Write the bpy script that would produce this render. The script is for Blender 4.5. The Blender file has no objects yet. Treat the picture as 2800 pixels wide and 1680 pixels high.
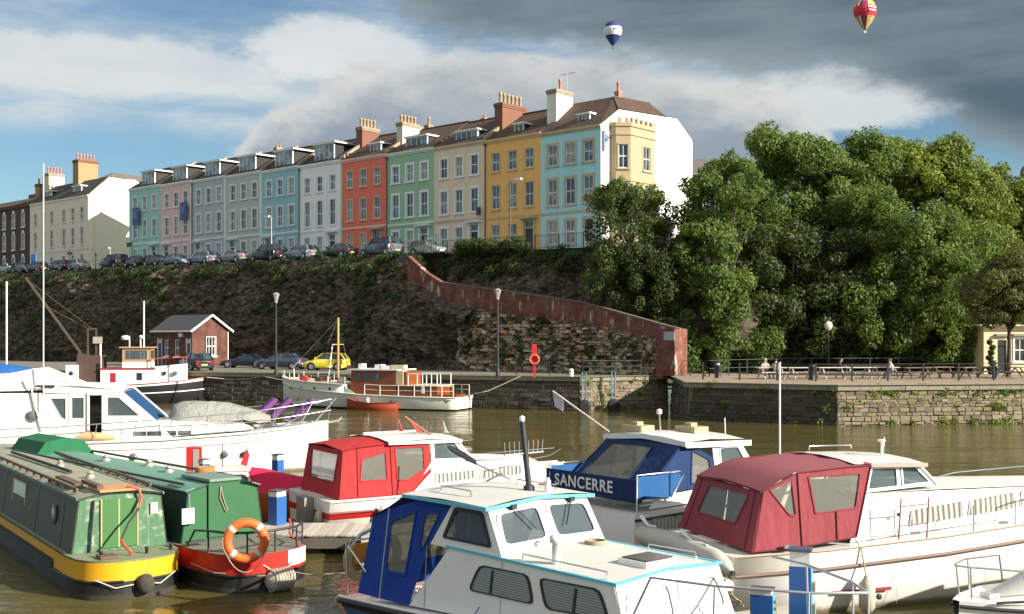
import bpy, math, random
import numpy as np
from mathutils import Vector, Matrix
R = math.radians
random.seed(7)
scn = bpy.context.scene
COL = scn.collection

# ------------------------------------------------------------------ camera
FPX, YH, CH = 3100.0, 925.0, 4.9          # focal length in photo pixels, horizon row, eye height above the water
cd = bpy.data.cameras.new('camera'); cam = bpy.data.objects.new('camera', cd); COL.objects.link(cam)
cam.location = (0, 0, CH); cam.rotation_euler = (R(90), 0, 0)
cd.sensor_width = 36; cd.lens = 36*FPX/2800; cd.shift_y = 85/2800
cd.clip_start = .1; cd.clip_end = 20000
scn.camera = cam
# ------------------------------------------------------------------ light
SUN_EL, SUN_D = R(25), Vector((.90, -.436, 0)).normalized()
sun_dir = Vector((SUN_D.x*math.cos(SUN_EL), SUN_D.y*math.cos(SUN_EL), math.sin(SUN_EL)))
sl = bpy.data.lights.new('sun', 'SUN'); sl.energy = 5.0; sl.angle = R(.55); sl.color = (1, .925, .81)
so = bpy.data.objects.new('sun', sl); COL.objects.link(so); so.rotation_euler = sun_dir.to_track_quat('Z', 'Y').to_euler()
so.location = (80, -40, 90)
scn.view_settings.view_transform = 'Standard'; scn.view_settings.look = 'None'
scn.view_settings.exposure = 1.0; scn.view_settings.gamma = 1.0
try: scn.view_settings.use_curve_mapping = False
except Exception: pass
scn.cycles.max_bounces = 7; scn.cycles.diffuse_bounces = 3; scn.cycles.glossy_bounces = 3; scn.cycles.transparent_max_bounces = 10
scn.cycles.transmission_bounces = 4

# node helpers -----------------------------------------------------
class NT:
    def __init__(s, tree): s.t = tree; s.n = tree.nodes; s.l = tree.links
    def node(s, typ, **kw):
        nd = s.n.new(typ)
        for k, v in kw.items(): setattr(nd, k, v)
        return nd
    def put(s, sock, v):
        if isinstance(v, bpy.types.NodeSocket): s.l.new(v, sock)
        elif v is not None:
            if hasattr(sock.default_value, '__len__') and not hasattr(v, '__len__'): v = (v, v, v)
            if hasattr(sock.default_value, '__len__') and len(sock.default_value) == 4 and len(v) == 3: v = (*v, 1)
            sock.default_value = v
    def math(s, op, a, b=None, c=None, clamp=False):
        nd = s.node('ShaderNodeMath', operation=op, use_clamp=clamp)
        for i, v in enumerate((a, b, c)):
            if v is not None: s.put(nd.inputs[i], v)
        return nd.outputs[0]
    def vmath(s, op, a, b=None):
        nd = s.node('ShaderNodeVectorMath', operation=op); s.put(nd.inputs[0], a)
        if b is not None: s.put(nd.inputs[1], b)
        return nd.outputs['Value'] if op in ('LENGTH', 'DOT_PRODUCT', 'DISTANCE') else nd.outputs[0]
    def noise(s, vec, scale, detail=4, rough=.55, w=None):
        nd = s.node('ShaderNodeTexNoise'); s.put(nd.inputs['Vector'], vec); s.put(nd.inputs['Scale'], scale)
        s.put(nd.inputs['Detail'], detail); s.put(nd.inputs['Roughness'], rough); return nd.outputs['Fac']
    def ramp(s, fac, pts, interp='LINEAR'):
        nd = s.node('ShaderNodeValToRGB'); cr = nd.color_ramp; cr.interpolation = interp
        while len(cr.elements) < len(pts): cr.elements.new(.5)
        for e, (p, c) in zip(cr.elements, pts):
            e.position = p; e.color = (c, c, c, 1) if not hasattr(c, '__len__') else (*c, 1)
        s.put(nd.inputs[0], fac); return nd.outputs[0]
    def smooth(s, v, a, b):
        nd = s.node('ShaderNodeMapRange', interpolation_type='SMOOTHSTEP')
        s.put(nd.inputs[0], v); s.put(nd.inputs[1], a); s.put(nd.inputs[2], b); return nd.outputs[0]
    def mix(s, fac, a, b, mode='MIX'):
        nd = s.node('ShaderNodeMix', data_type='RGBA', blend_type=mode, clamp_factor=True)
        s.put(nd.inputs[0], fac); s.put(nd.inputs[6], a); s.put(nd.inputs[7], b); return nd.outputs[2]
    def comb(s, x, y, z):
        nd = s.node('ShaderNodeCombineXYZ'); [s.put(nd.inputs[i], v) for i, v in enumerate((x, y, z))]; return nd.outputs[0]

# ------------------------------------------------------------------ sky with clouds, laid out by compass direction and elevation
wd = bpy.data.worlds.new('World'); scn.world = wd; wd.use_nodes = True
w = NT(wd.node_tree); w.n.clear()
tc = w.node('ShaderNodeTexCoord'); dirv = tc.outputs['Generated']
sep = w.node('ShaderNodeSeparateXYZ'); w.put(sep.inputs[0], w.vmath('NORMALIZE', dirv))
dx, dy, dz = sep.outputs
az = w.math('ARCTAN2', dx, dy); el = w.math('ARCSINE', dz)
sky = w.node('ShaderNodeTexSky', sky_type='NISHITA', sun_disc=False)
sky.sun_elevation = SUN_EL; sky.sun_rotation = math.atan2(SUN_D.x, SUN_D.y); sky.air_density = 1.0; sky.dust_density = .35; sky.ozone_density = 1.6
def pa(x): return math.atan((x-1400)/FPX)
def pe(x, y): return (YH-y)/FPX*math.cos(pa(x))
def curve(pts):                                             # cloud edge: elevation as a function of azimuth
    A0, A1 = -.62, .78
    fac = w.math('DIVIDE', w.math('SUBTRACT', az, A0), A1-A0)
    return w.ramp(fac, [((pa(x)-A0)/(A1-A0), pe(x, y)) for x, y in pts], 'B_SPLINE')
cvec = w.comb(az, w.math('MULTIPLY', el, 1.9), w.math('MULTIPLY', dy, .35))
n_big = w.noise(cvec, 5.5, 7, .58); n_mid = w.noise(cvec, 15, 7, .6); n_fine = w.noise(cvec, 34, 5, .6)
svec = w.comb(w.math('ADD', w.math('MULTIPLY', az, .42), w.math('MULTIPLY', el, -.25)), w.math('MULTIPLY', el, 2.3), w.math('MULTIPLY', dy, .2))
n_str = w.noise(svec, 13, 7, .62); n_str2 = w.noise(svec, 5.2, 5, .55)
K = 1/.1
def c(r, g, b, k=1.0): return tuple(((v/255)**2.2)*K*k*.70 for v in (r, g, b))
def edge(e, amp=.05, soft=.02):
    t = w.math('ADD', e, w.math('MULTIPLY', w.math('SUBTRACT', n_mid, .5), amp))
    t = w.math('ADD', t, w.math('MULTIPLY', w.math('SUBTRACT', n_fine, .5), amp*.45))
    return w.smooth(t, -soft, soft)
# A: high white sheet to the left, streaked
lowA = curve([(-300, 330), (200, 345), (420, 352), (800, 372), (1200, 400), (1900, 330), (2500, 300), (3200, 250)])
hiA = curve([(-300, -20), (200, 40), (420, 110), (640, 175), (800, 70), (1100, 60), (1900, 150), (3200, 100)])
a_low = edge(w.math('SUBTRACT', el, lowA), .03, .018)
a_top = w.math('SUBTRACT', 1.0, w.math('MULTIPLY', edge(w.math('SUBTRACT', el, hiA), .10, .05), .88))
a_den = w.smooth(w.math('ADD', w.math('MULTIPLY', n_str, .75), w.math('MULTIPLY', n_str2, .5)), .44, .74)
a_den = w.math('MULTIPLY', w.math('MULTIPLY', w.math('ADD', w.math('MULTIPLY', a_den, .80), .18), a_low), a_top, clamp=True)
base = w.mix(1.0, sky.outputs[0], (.64, .79, .84), 'MULTIPLY')
colA = w.mix(n_mid, c(188, 208, 222), c(238, 241, 239))
s1 = w.mix(a_den, base, colA)
# faint wisps low in the blue
wisp = w.math('MULTIPLY', w.smooth(n_str2, .55, .8), .3)
s1 = w.mix(wisp, s1, c(205, 222, 230))
# bright heap above the grey bank
def puff(x, y, ra, re, amp=.9):
    u = w.math('DIVIDE', w.math('SUBTRACT', az, pa(x)), ra); v = w.math('DIVIDE', w.math('SUBTRACT', el, pe(x, y)), re)
    d = w.math('SQRT', w.math('ADD', w.math('MULTIPLY', u, u), w.math('MULTIPLY', v, v)))
    d = w.math('ADD', d, w.math('MULTIPLY', w.math('SUBTRACT', n_mid, .5), amp)); d = w.math('ADD', d, w.math('MULTIPLY', w.math('SUBTRACT', n_fine, .5), amp*.5))
    return w.smooth(d, 1.12, .72)
s1 = w.mix(w.math('MULTIPLY', puff(930, 160, .085, .028, 1.0), .72), s1, c(242, 244, 242))
s1 = w.mix(w.math('MULTIPLY', puff(250, 190, .20, .026, 1.1), .6), s1, c(240, 242, 240))
s1 = w.mix(w.math('MULTIPLY', puff(2240, 285, .11, .030, .9), .9), s1, c(226, 233, 234))
# B: grey cumulus bank behind the terrace
topB = curve([(-300, 620), (500, 560), (660, 400), (740, 300), (860, 265), (930, 215), (1040, 175), (1300, 165), (1500, 150), (1900, 215), (2060, 240), (2200, 290), (2300, 420), (3200, 640)])
dB = w.math('SUBTRACT', topB, el)
mB = edge(dB, .055, .007)
litB = w.smooth(w.math('ADD', dB, w.math('MULTIPLY', w.math('SUBTRACT', n_mid, .5), .12)), .055, -.005)
colB = w.mix(litB, c(156, 170, 183), c(226, 228, 226)); colB = w.mix(w.math('MULTIPLY', w.smooth(n_big, .42, .62), .6), colB, c(200, 205, 207))
fadeB = w.math('ADD', .25, w.math('MULTIPLY', .75, w.smooth(el, .105, .165)))
s2 = w.mix(w.math('MULTIPLY', mB, fadeB), s1, colB)
# C: the dark sheet overhead to the right
botC = curve([(-300, -900), (700, -420), (980, -60), (1110, 75), (1290, 120), (1500, 130), (1700, 170), (1950, 215), (2120, 200), (2330, 210), (2520, 290), (2680, 370), (2850, 440), (3400, 470)])
dC = w.math('SUBTRACT', el, botC)
mC = edge(dC, .055, .016)
mC = w.math('MULTIPLY', mC, w.math('MULTIPLY', w.smooth(az, 1.25, .75), w.smooth(az, -.75, -.3)))   # the bank ends where the sun shines
colC = w.mix(w.smooth(w.noise(svec, 7, 5, .55), .35, .7), c(92, 114, 127), c(139, 154, 161))
colC = w.mix(w.math('MULTIPLY', w.smooth(dC, .035, -.005), .35), colC, c(186, 197, 203))
hiD = w.math('MULTIPLY', w.smooth(w.noise(cvec, 3.2, 6, .58), .40, .56), w.smooth(el, .29, .42))      # unseen brighter cloud, added overhead and behind to light the shaded fronts
s2 = w.mix(w.math('MULTIPLY', hiD, .9), s2, c(250, 246, 236, 1.25))
s3 = w.mix(mC, s2, colC)
bg = w.node('ShaderNodeBackground'); w.put(bg.inputs[0], s3); bg.inputs[1].default_value = .0645
wo = w.node('ShaderNodeOutputWorld'); w.l.new(bg.outputs[0], wo.inputs[0])

# ------------------------------------------------------------------ measuring helpers: photo pixel -> place in the world
def P(x, y, Z): return Vector(((x-1400)/FPX*Z, Z, CH+(YH-y)/FPX*Z))
def G(x, y, z=0.): return P(x, y, FPX*(CH-z)/(y-YH))
class Fr:
    def __init__(s, ox, oy, yaw): s.ox, s.oy, s.yaw = ox, oy, R(yaw); s.c, s.s = math.cos(s.yaw), math.sin(s.yaw)
    def w(s, x, y, z=0.): return Vector((s.ox+s.c*x-s.s*y, s.oy+s.s*x+s.c*y, z))
    def ony(s, px, py, ly):
        r = P(px, py, 1.0)-Vector((0, 0, CH)); o = (-s.ox*s.c-s.oy*s.s, s.ox*s.s-s.oy*s.c)
        d = (s.c*r.x+s.s*r.y, -s.s*r.x+s.c*r.y); t = (ly-o[1])/d[1]; return (o[0]+t*d[0], CH+t*r.z)

# ------------------------------------------------------------------ materials
MATS = {}
def mat(name, col, rough=.6, var=.15, scale=3., bump=0., metal=0., streak=0., dirt=0., dcol=(.05, .045, .035), spec=.5, bscale=None, coat=0., fold=False, scum=0.):
    if name in MATS: return MATS[name]
    m = bpy.data.materials.new(name); m.use_nodes = True; t = NT(m.node_tree); b = t.n['Principled BSDF']
    co = t.node('ShaderNodeTexCoord').outputs['Object']
    n1 = t.noise(co, scale, 5, .6)
    k = t.math('ADD', 1-var, t.math('MULTIPLY', n1, 2*var))
    colr = t.mix(1.0, col, t.comb(k, k, k), 'MULTIPLY')
    if streak:
        sv = t.vmath('MULTIPLY', co, (1, 1, .09)); n2 = t.noise(sv, scale*2.2, 4, .6)
        colr = t.mix(t.math('MULTIPLY', t.smooth(n2, .5, .78), streak), colr, dcol)
    if dirt:
        n3 = t.noise(co, scale*.55, 7, .68); colr = t.mix(t.math('MULTIPLY', t.smooth(n3, .5, .72), dirt), colr, dcol)
    if scum:                                                 # algae and grime along the waterline
        sp = t.node('ShaderNodeSeparateXYZ'); t.put(sp.inputs[0], co); zz = t.math('ADD', sp.outputs[2], t.math('MULTIPLY', t.math('SUBTRACT', t.noise(co, 5, 5, .65), .5), .14))
        colr = t.mix(t.math('MULTIPLY', t.smooth(zz, scum, scum*.3), .85), colr, (.16, .13, .06))
    t.put(b.inputs['Base Color'], colr); b.inputs['Metallic'].default_value = metal
    rv = t.math('ADD', rough-.08, t.math('MULTIPLY', n1, .16), clamp=True); t.put(b.inputs['Roughness'], rv)
    b.inputs['Specular IOR Level'].default_value = spec
    if coat: b.inputs['Coat Weight'].default_value = coat
    if bump:
        bn = t.node('ShaderNodeBump'); bn.inputs['Strength'].default_value = min(1, bump*2); bn.inputs['Distance'].default_value = bump*.1
        t.put(bn.inputs['Height'], t.noise(co, bscale or scale*4, 6, .65) if not fold else t.noise(t.vmath('MULTIPLY', co, (1.6, 1.6, .55)), 2.6, 2, .45)); t.l.new(bn.outputs[0], b.inputs['Normal'])
    MATS[name] = m; return m
def clearmat(name, tint=(.8, .82, .8), keep=.6, rough=.08, body=(.5, .5, .48), wob=0.):
    if name in MATS: return MATS[name]
    m = bpy.data.materials.new(name); m.use_nodes = True; t = NT(m.node_tree); b = t.n['Principled BSDF']
    t.put(b.inputs['Base Color'], body); b.inputs['Roughness'].default_value = rough
    tr = t.node('ShaderNodeBsdfTransparent'); t.put(tr.inputs[0], tint); mx = t.node('ShaderNodeMixShader'); mx.inputs[0].default_value = 1-keep
    t.l.new(tr.outputs[0], mx.inputs[1]); t.l.new(b.outputs[0], mx.inputs[2]); t.l.new(mx.outputs[0], t.n['Material Output'].inputs[0])
    if wob:
        co = t.node('ShaderNodeTexCoord').outputs['Object']; bn = t.node('ShaderNodeBump'); bn.inputs['Strength'].default_value = wob; bn.inputs['Distance'].default_value = .05
        t.put(bn.inputs['Height'], t.noise(co, 5, 3, .5)); t.l.new(bn.outputs[0], b.inputs['Normal'])
    MATS[name] = m; return m
def glassmat(name, col=(.02, .025, .03), rough=.06, var=.5):
    if name in MATS: return MATS[name]
    m = bpy.data.materials.new(name); m.use_nodes = True; t = NT(m.node_tree); b = t.n['Principled BSDF']
    co = t.node('ShaderNodeTexCoord').outputs['Object']; n1 = t.noise(co, .9, 3, .5)
    t.put(b.inputs['Base Color'], t.mix(t.smooth(n1, .45, .62), col, tuple(v*(1+var*6) for v in col))); b.inputs['Roughness'].default_value = rough; b.inputs['Specular IOR Level'].default_value = .9
    bn = t.node('ShaderNodeBump'); bn.inputs['Strength'].default_value = .25; bn.inputs['Distance'].default_value = .04
    t.put(bn.inputs['Height'], t.noise(co, 1.6, 2, .5)); t.l.new(bn.outputs[0], b.inputs['Normal'])
    MATS[name] = m; return m
def leafmat(name, cols, trans=.35):
    m = bpy.data.materials.new(name); m.use_nodes = True; t = NT(m.node_tree); b = t.n['Principled BSDF']
    co = t.node('ShaderNodeTexCoord').outputs['Object']
    n1 = t.noise(co, .32, 3, .6); n2 = t.noise(co, 3.0, 3, .6)
    f = t.math('ADD', t.math('MULTIPLY', n1, .6), t.math('MULTIPLY', n2, .4))
    cl = t.ramp(f, [(.36, cols[0]), (.5, cols[1]), (.64, cols[2])])
    t.put(b.inputs['Base Color'], cl); b.inputs['Roughness'].default_value = .55; b.inputs['Specular IOR Level'].default_value = .3
    tl = t.node('ShaderNodeBsdfTranslucent'); t.put(tl.inputs[0], t.mix(.5, cl, (.25, .32, .03)))
    mx = t.node('ShaderNodeMixShader'); mx.inputs[0].default_value = trans
    t.l.new(b.outputs[0], mx.inputs[1]); t.l.new(tl.outputs[0], mx.inputs[2]); t.l.new(mx.outputs[0], t.n['Material Output'].inputs[0])
    MATS[name] = m; return m

# ------------------------------------------------------------------ mesh helpers
class MB:
    def __init__(s): s.v, s.f, s.m, s.sm, s.cur = [], [], [], [], 0
    def mt(s, i): s.cur = i; return s
    def add(s, vs, fs, smooth=False):
        n = len(s.v); s.v += [tuple(v) for v in vs]; s.f += [tuple(i+n for i in f) for f in fs]
        s.m += [s.cur]*len(fs); s.sm += [smooth]*len(fs); return s
    def box(s, x0, x1, y0, y1, z0, z1):
        return s.add([(x0, y0, z0), (x1, y0, z0), (x1, y1, z0), (x0, y1, z0), (x0, y0, z1), (x1, y0, z1), (x1, y1, z1), (x0, y1, z1)],
                     [(3, 2, 1, 0), (4, 5, 6, 7), (0, 1, 5, 4), (1, 2, 6, 5), (2, 3, 7, 6), (3, 0, 4, 7)])
    def hexa(s, b, t):                                       # eight corners: bottom ring, top ring
        return s.add(list(b)+list(t), [(3, 2, 1, 0), (4, 5, 6, 7), (0, 1, 5, 4), (1, 2, 6, 5), (2, 3, 7, 6), (3, 0, 4, 7)])
    def prism(s, poly, d):
        n = len(poly); d = Vector(d); a = [Vector(p) for p in poly]; b = [p+d for p in a]
        return s.add(a+b, [tuple(range(n-1, -1, -1)), tuple(range(n, 2*n))]+[(i, (i+1) % n, n+(i+1) % n, n+i) for i in range(n)])
    def slab(s, poly, t):
        a = [Vector(p) for p in poly]; nrm = Vector((0, 0, 0))
        for i in range(len(a)): nrm += a[i].cross(a[(i+1) % len(a)])
        return s.prism(a, nrm.normalized()*t)
    def ring(s, outer, inner, t):                            # flat frame between two matching outlines, thickness t
        o = [Vector(p) for p in outer]; i_ = [Vector(p) for p in inner]; n = len(o); nrm = Vector((0, 0, 0))
        for k in range(n): nrm += o[k].cross(o[(k+1) % n])
        d = nrm.normalized()*t; vs = o+i_+[p+d for p in o]+[p+d for p in i_]; fs = []
        for k in range(n):
            j = (k+1) % n; fs += [(j, k, n+k, n+j), (2*n+k, 2*n+j, 3*n+j, 3*n+k), (k, j, 2*n+j, 2*n+k), (n+j, n+k, 3*n+k, 3*n+j)]
        return s.add(vs, fs)
    def beam(s, p, q, w, h=None, up=(0, 0, 1)):
        p, q = Vector(p), Vector(q); h = h or w; d = (q-p).normalized(); u = Vector(up)
        if abs(d.dot(u)) > .98: u = Vector((0, 1, 0))
        sx = d.cross(u).normalized()*w/2; sz = sx.cross(d).normalized()*h/2
        r = [(-1, -1), (1, -1), (1, 1), (-1, 1)]
        return s.hexa([p+sx*a+sz*b for a, b in r], [q+sx*a+sz*b for a, b in r])
    def tube(s, pts, r, n=6, closed=False, smooth=True):
        pts = [Vector(p) for p in pts]; m = len(pts); vs = []; rr = r if hasattr(r, '__len__') else [r]*m; prev = None
        for i, p in enumerate(pts):
            a = pts[i-1] if (i or closed) else p; b = pts[(i+1) % m] if (i < m-1 or closed) else p
            d = (b-a).normalized() if (b-a).length > 1e-9 else Vector((0, 0, 1))
            if prev is None: prev = Vector((0, 0, 1)) if abs(d.z) < .9 else Vector((1, 0, 0))
            x = d.cross(prev).normalized(); y = x.cross(d).normalized(); prev = y
            for k in range(n): an = 2*math.pi*k/n; vs.append(p+(x*math.cos(an)+y*math.sin(an))*rr[i])
        fs = [(i*n+k, i*n+(k+1) % n, ((i+1) % m)*n+(k+1) % n, ((i+1) % m)*n+k) for i in range(m if closed else m-1) for k in range(n)]
        s.add(vs, fs, smooth)
        if not closed: s.add(vs[:n], [tuple(range(n-1, -1, -1))]); s.add(vs[-n:], [tuple(range(n))])
        return s
    def lathe(s, prof, n=12, c=(0, 0, 0), axis='z', smooth=True):
        vs = []; c = Vector(c)
        for r, z in prof:
            for k in range(n):
                an = 2*math.pi*k/n; x, y = r*math.cos(an), r*math.sin(an)
                vs.append(c+(Vector((x, y, z)) if axis == 'z' else Vector((z, x, y)) if axis == 'x' else Vector((x, z, -y))))
        m = len(prof)
        s.add(vs, [(i*n+k, i*n+(k+1) % n, (i+1)*n+(k+1) % n, (i+1)*n+k) for i in range(m-1) for k in range(n)], smooth)
        s.add(vs[:n], [tuple(range(n-1, -1, -1))]); return s.add(vs[-n:], [tuple(range(n))])
    def grid(s, rows, smooth=True, flip=False):
        m = len(rows[0]); vs = [p for r in rows for p in r]
        fs = [(i*m+k, i*m+k+1, (i+1)*m+k+1, (i+1)*m+k) for i in range(len(rows)-1) for k in range(m-1)]
        if flip: fs = [f[::-1] for f in fs]
        return s.add(vs, fs, smooth)
    def mesh(s, name, mats):
        me = bpy.data.meshes.new(name); me.from_pydata(s.v, [], s.f)
        for m in (mats if isinstance(mats, (list, tuple)) else [mats]): me.materials.append(m)
        me.polygons.foreach_set('material_index', s.m); me.polygons.foreach_set('use_smooth', s.sm); me.update(); return me
    def build(s, name, mats, parent=None, loc=(0, 0, 0), rz=0.):
        o = bpy.data.objects.new(name, s.mesh(name, mats)); COL.objects.link(o); o.location = loc; o.rotation_euler = (0, 0, rz); o.parent = parent; return o
def put(name, me, parent=None, loc=(0, 0, 0), rot=(0, 0, 0), scale=(1, 1, 1)):
    o = bpy.data.objects.new(name, me); COL.objects.link(o); o.location = loc; o.rotation_euler = rot; o.scale = scale; o.parent = parent; return o
def tag(o, label, cat=None, group=None, kind=None):
    if label: o['label'] = label
    if cat: o['category'] = cat
    if group: o['group'] = group
    if kind: o['kind'] = kind
    return o
def thing(name, label, cat, loc=(0, 0, 0), rz=0., group=None):
    o = bpy.data.objects.new(name, None); o.empty_display_size = .3; COL.objects.link(o); o.location = loc; o.rotation_euler = (0, 0, rz)
    return tag(o, label, cat, group)
def copy_tree(o, parent=None, mats=None):
    cpy = o.copy(); COL.objects.link(cpy); cpy.parent = parent
    for ch in list(o.children): copy_tree(ch, cpy)
    return cpy
def struct(o): o['kind'] = 'structure'; return o
def lerp(a, b, t): return a+(b-a)*t
def npmesh(name, V, Fq, mats, mi=None, parent=None, smooth=False):
    """numpy quads/tris -> object"""
    me = bpy.data.meshes.new(name); k = Fq.shape[1]
    me.vertices.add(len(V)); me.vertices.foreach_set('co', np.asarray(V, np.float32).ravel())
    me.loops.add(Fq.size); me.loops.foreach_set('vertex_index', Fq.astype(np.int32).ravel())
    me.polygons.add(len(Fq)); me.polygons.foreach_set('loop_start', np.arange(0, Fq.size, k, dtype=np.int32))
    for m in (mats if isinstance(mats, (list, tuple)) else [mats]): me.materials.append(m)
    if mi is not None: me.polygons.foreach_set('material_index', np.asarray(mi, np.int32))
    me.polygons.foreach_set('use_smooth', np.full(len(Fq), smooth)); me.update(calc_edges=True); me.validate()
    o = bpy.data.objects.new(name, me); COL.objects.link(o); o.parent = parent; return o
def facade(mb, W, z0, z1, ops, depth=.14, x0=0.):
    """upright wall in the plane y=0 facing -y with recessed openings (xa, xb, za, zb)"""
    xs = sorted({x0, x0+W, *[v for o in ops for v in o[:2]]}); zs = sorted({z0, z1, *[v for o in ops for v in o[2:]]})
    for i in range(len(xs)-1):
        for j in range(len(zs)-1):
            cx, cz = (xs[i]+xs[i+1])/2, (zs[j]+zs[j+1])/2
            if any(o[0] < cx < o[1] and o[2] < cz < o[3] for o in ops): continue
            mb.add([(xs[i], 0, zs[j]), (xs[i+1], 0, zs[j]), (xs[i+1], 0, zs[j+1]), (xs[i], 0, zs[j+1])], [(0, 1, 2, 3)])
    for a, b, c_, d in ops:
        mb.add([(a, 0, c_), (b, 0, c_), (b, 0, d), (a, 0, d), (a, depth, c_), (b, depth, c_), (b, depth, d), (a, depth, d)],
               [(0, 4, 5, 1), (1, 5, 6, 2), (2, 6, 7, 3), (3, 7, 4, 0)])
    return mb
# ================================================================== THE SETTING
QZ = 2.26                                                    # height of the quay above the water
TER = Fr(7.64, 97.5, -41.6)                                  # frame of the terrace: x to the right along the fronts, y into the houses
def zs(x): return 12.45-x*.0162                              # street level, rising to the left
# ---- water
def water_mat():
    m = bpy.data.materials.new('harbour_water'); m.use_nodes = True; t = NT(m.node_tree); b = t.n['Principled BSDF']
    co = t.node('ShaderNodeTexCoord').outputs['Object']
    n0 = t.noise(co, .05, 4, .6)
    t.put(b.inputs['Base Color'], t.mix(n0, (.080, .068, .021), (.104, .090, .030)))
    b.inputs['Roughness'].default_value = .06; b.inputs['IOR'].default_value = 1.33; b.inputs['Specular IOR Level'].default_value = .34
    v1 = t.vmath('MULTIPLY', co, (.55, 1.0, 1)); h = t.math('ADD', t.math('MULTIPLY', t.noise(v1, 2.6, 3, .55), .6), t.math('MULTIPLY', t.noise(v1, 9, 2, .5), .12))
    h = t.math('ADD', h, t.math('MULTIPLY', t.noise(v1, .7, 2, .5), 1.1))
    bn = t.node('ShaderNodeBump'); bn.inputs['Strength'].default_value = .5; bn.inputs['Distance'].default_value = .12
    h = t.math('MULTIPLY', h, t.math('ADD', .35, t.math('MULTIPLY', t.smooth(t.noise(t.vmath('MULTIPLY', co, (.35, 1, 1)), .16, 4, .6), .35, .65), 1.0)))
    t.put(bn.inputs['Height'], h); t.l.new(bn.outputs[0], b.inputs['Normal']); return m
struct(MB().add([(-400, -60, 0), (400, -60, 0), (400, 108, 0), (-400, 108, 0)], [(0, 1, 2, 3)]).build('water', water_mat()))
struct(MB().add([(-3000, 60, -.4), (3000, 60, -.4), (3000, 6000, -.4), (-3000, 6000, -.4)], [(0, 1, 2, 3)]).build('ground', mat('far_ground', (.09, .1, .05), .9, .3, .05)))
# ---- quay deck and walls
EDGE = [(-75, 106), (-25.5, 88), (4.7, 77), (11.1, 80), (10.3, 67.6), (18.2, 63.3), (29.3, 65), (70, 71)]
cobble = mat('quay_paving', (.17, .155, .125), .85, .3, 1.2, .25, dirt=.5, dcol=(.075, .085, .035))
paving_r = mat('promenade_paving', (.27, .21, .15), .85, .22, .9, .2, dirt=.35, dcol=(.14, .12, .08))
INL = [(-75, 126), (-25.5, 126), (4.7, 112), (11.1, 112), (11.1, 112), (18.2, 112), (29.3, 112), (70, 112)]
mb = MB()
for i in range(3): mb.mt(0).add([(*EDGE[i], QZ), (*EDGE[i+1], QZ), (*INL[i+1], QZ), (*INL[i], QZ)], [(0, 1, 2, 3)])
for i in (4, 5, 6): mb.mt(1).add([(*EDGE[i], QZ), (*EDGE[i+1], QZ), (*INL[i+1], QZ), (*INL[i], QZ)], [(0, 1, 2, 3)])
mb.mt(1).add([(*EDGE[3], QZ), (*EDGE[4], QZ), (*INL[4], QZ)], [(0, 1, 2)])
struct(mb.build('quay', [cobble, paving_r]))
# grass verge strip behind the coping
gv = mat('verge_grass', (.095, .115, .035), .95, .35, 2., .5, dirt=.4, dcol=(.12, .10, .05))
def off(i, d):
    a, b = Vector(EDGE[i]), Vector(EDGE[i+1]); t = (b-a).normalized(); return Vector((-t.y, t.x))*d
mb = MB()
for i in (0, 1):
    o1, o2 = off(i, .5), off(i, 2.3); a, b = Vector(EDGE[i]), Vector(EDGE[i+1])
    mb.add([(*(a+o1), QZ+.012), (*(b+o1), QZ+.012), (*(b+o2), QZ+.012), (*(a+o2), QZ+.012)], [(0, 1, 2, 3)])
tag(mb.build('grass', gv), 'mown grass verge strip along the quay edge behind the motor yacht', 'grass', kind='stuff')
stone_cols = [mat('quay_stone_a', (.22, .175, .115), .9, .3, 2.5, .35, dirt=.5, dcol=(.10, .095, .045)), mat('quay_stone_b', (.25, .205, .14), .9, .3, 2.5, .35, dirt=.35, dcol=(.13, .11, .06)),
              mat('quay_stone_c', (.145, .115, .075), .9, .3, 2.5, .35, dirt=.5, dcol=(.06, .06, .03)), mat('quay_stone_d', (.21, .19, .085), .9, .3, 2.5, .35, dirt=.4, dcol=(.10, .11, .04))]
mortar = mat('quay_mortar', (.15, .125, .085), .95, .35, 2., .3, dirt=.5)
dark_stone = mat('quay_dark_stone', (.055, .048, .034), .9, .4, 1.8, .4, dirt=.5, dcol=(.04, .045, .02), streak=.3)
coping_m = mat('quay_coping', (.24, .215, .16), .85, .25, 1.6, .25, dirt=.5, dcol=(.10, .10, .045))
rng = random.Random(3)
def block_mesh(i):
    r = random.Random(i); mb = MB(); j = lambda a=.05: r.uniform(-a, a)
    b = [(-.5, 0, -.5), (.5, 0, -.5), (.5, 0, .5), (-.5, 0, .5)]
    f_ = [(-.45+j(), -1+j(.3), -.43+j()), (.45+j(), -1+j(.3), -.43+j()), (.45+j(), -1+j(.3), .43+j()), (-.45+j(), -1+j(.3), .43+j())]
    mb.add(b+f_, [(0, 1, 5, 4), (1, 2, 6, 5), (2, 3, 7, 6), (3, 0, 4, 7), (4, 5, 6, 7)]); return mb
BLK = [block_mesh(i) for i in range(6)]
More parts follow.
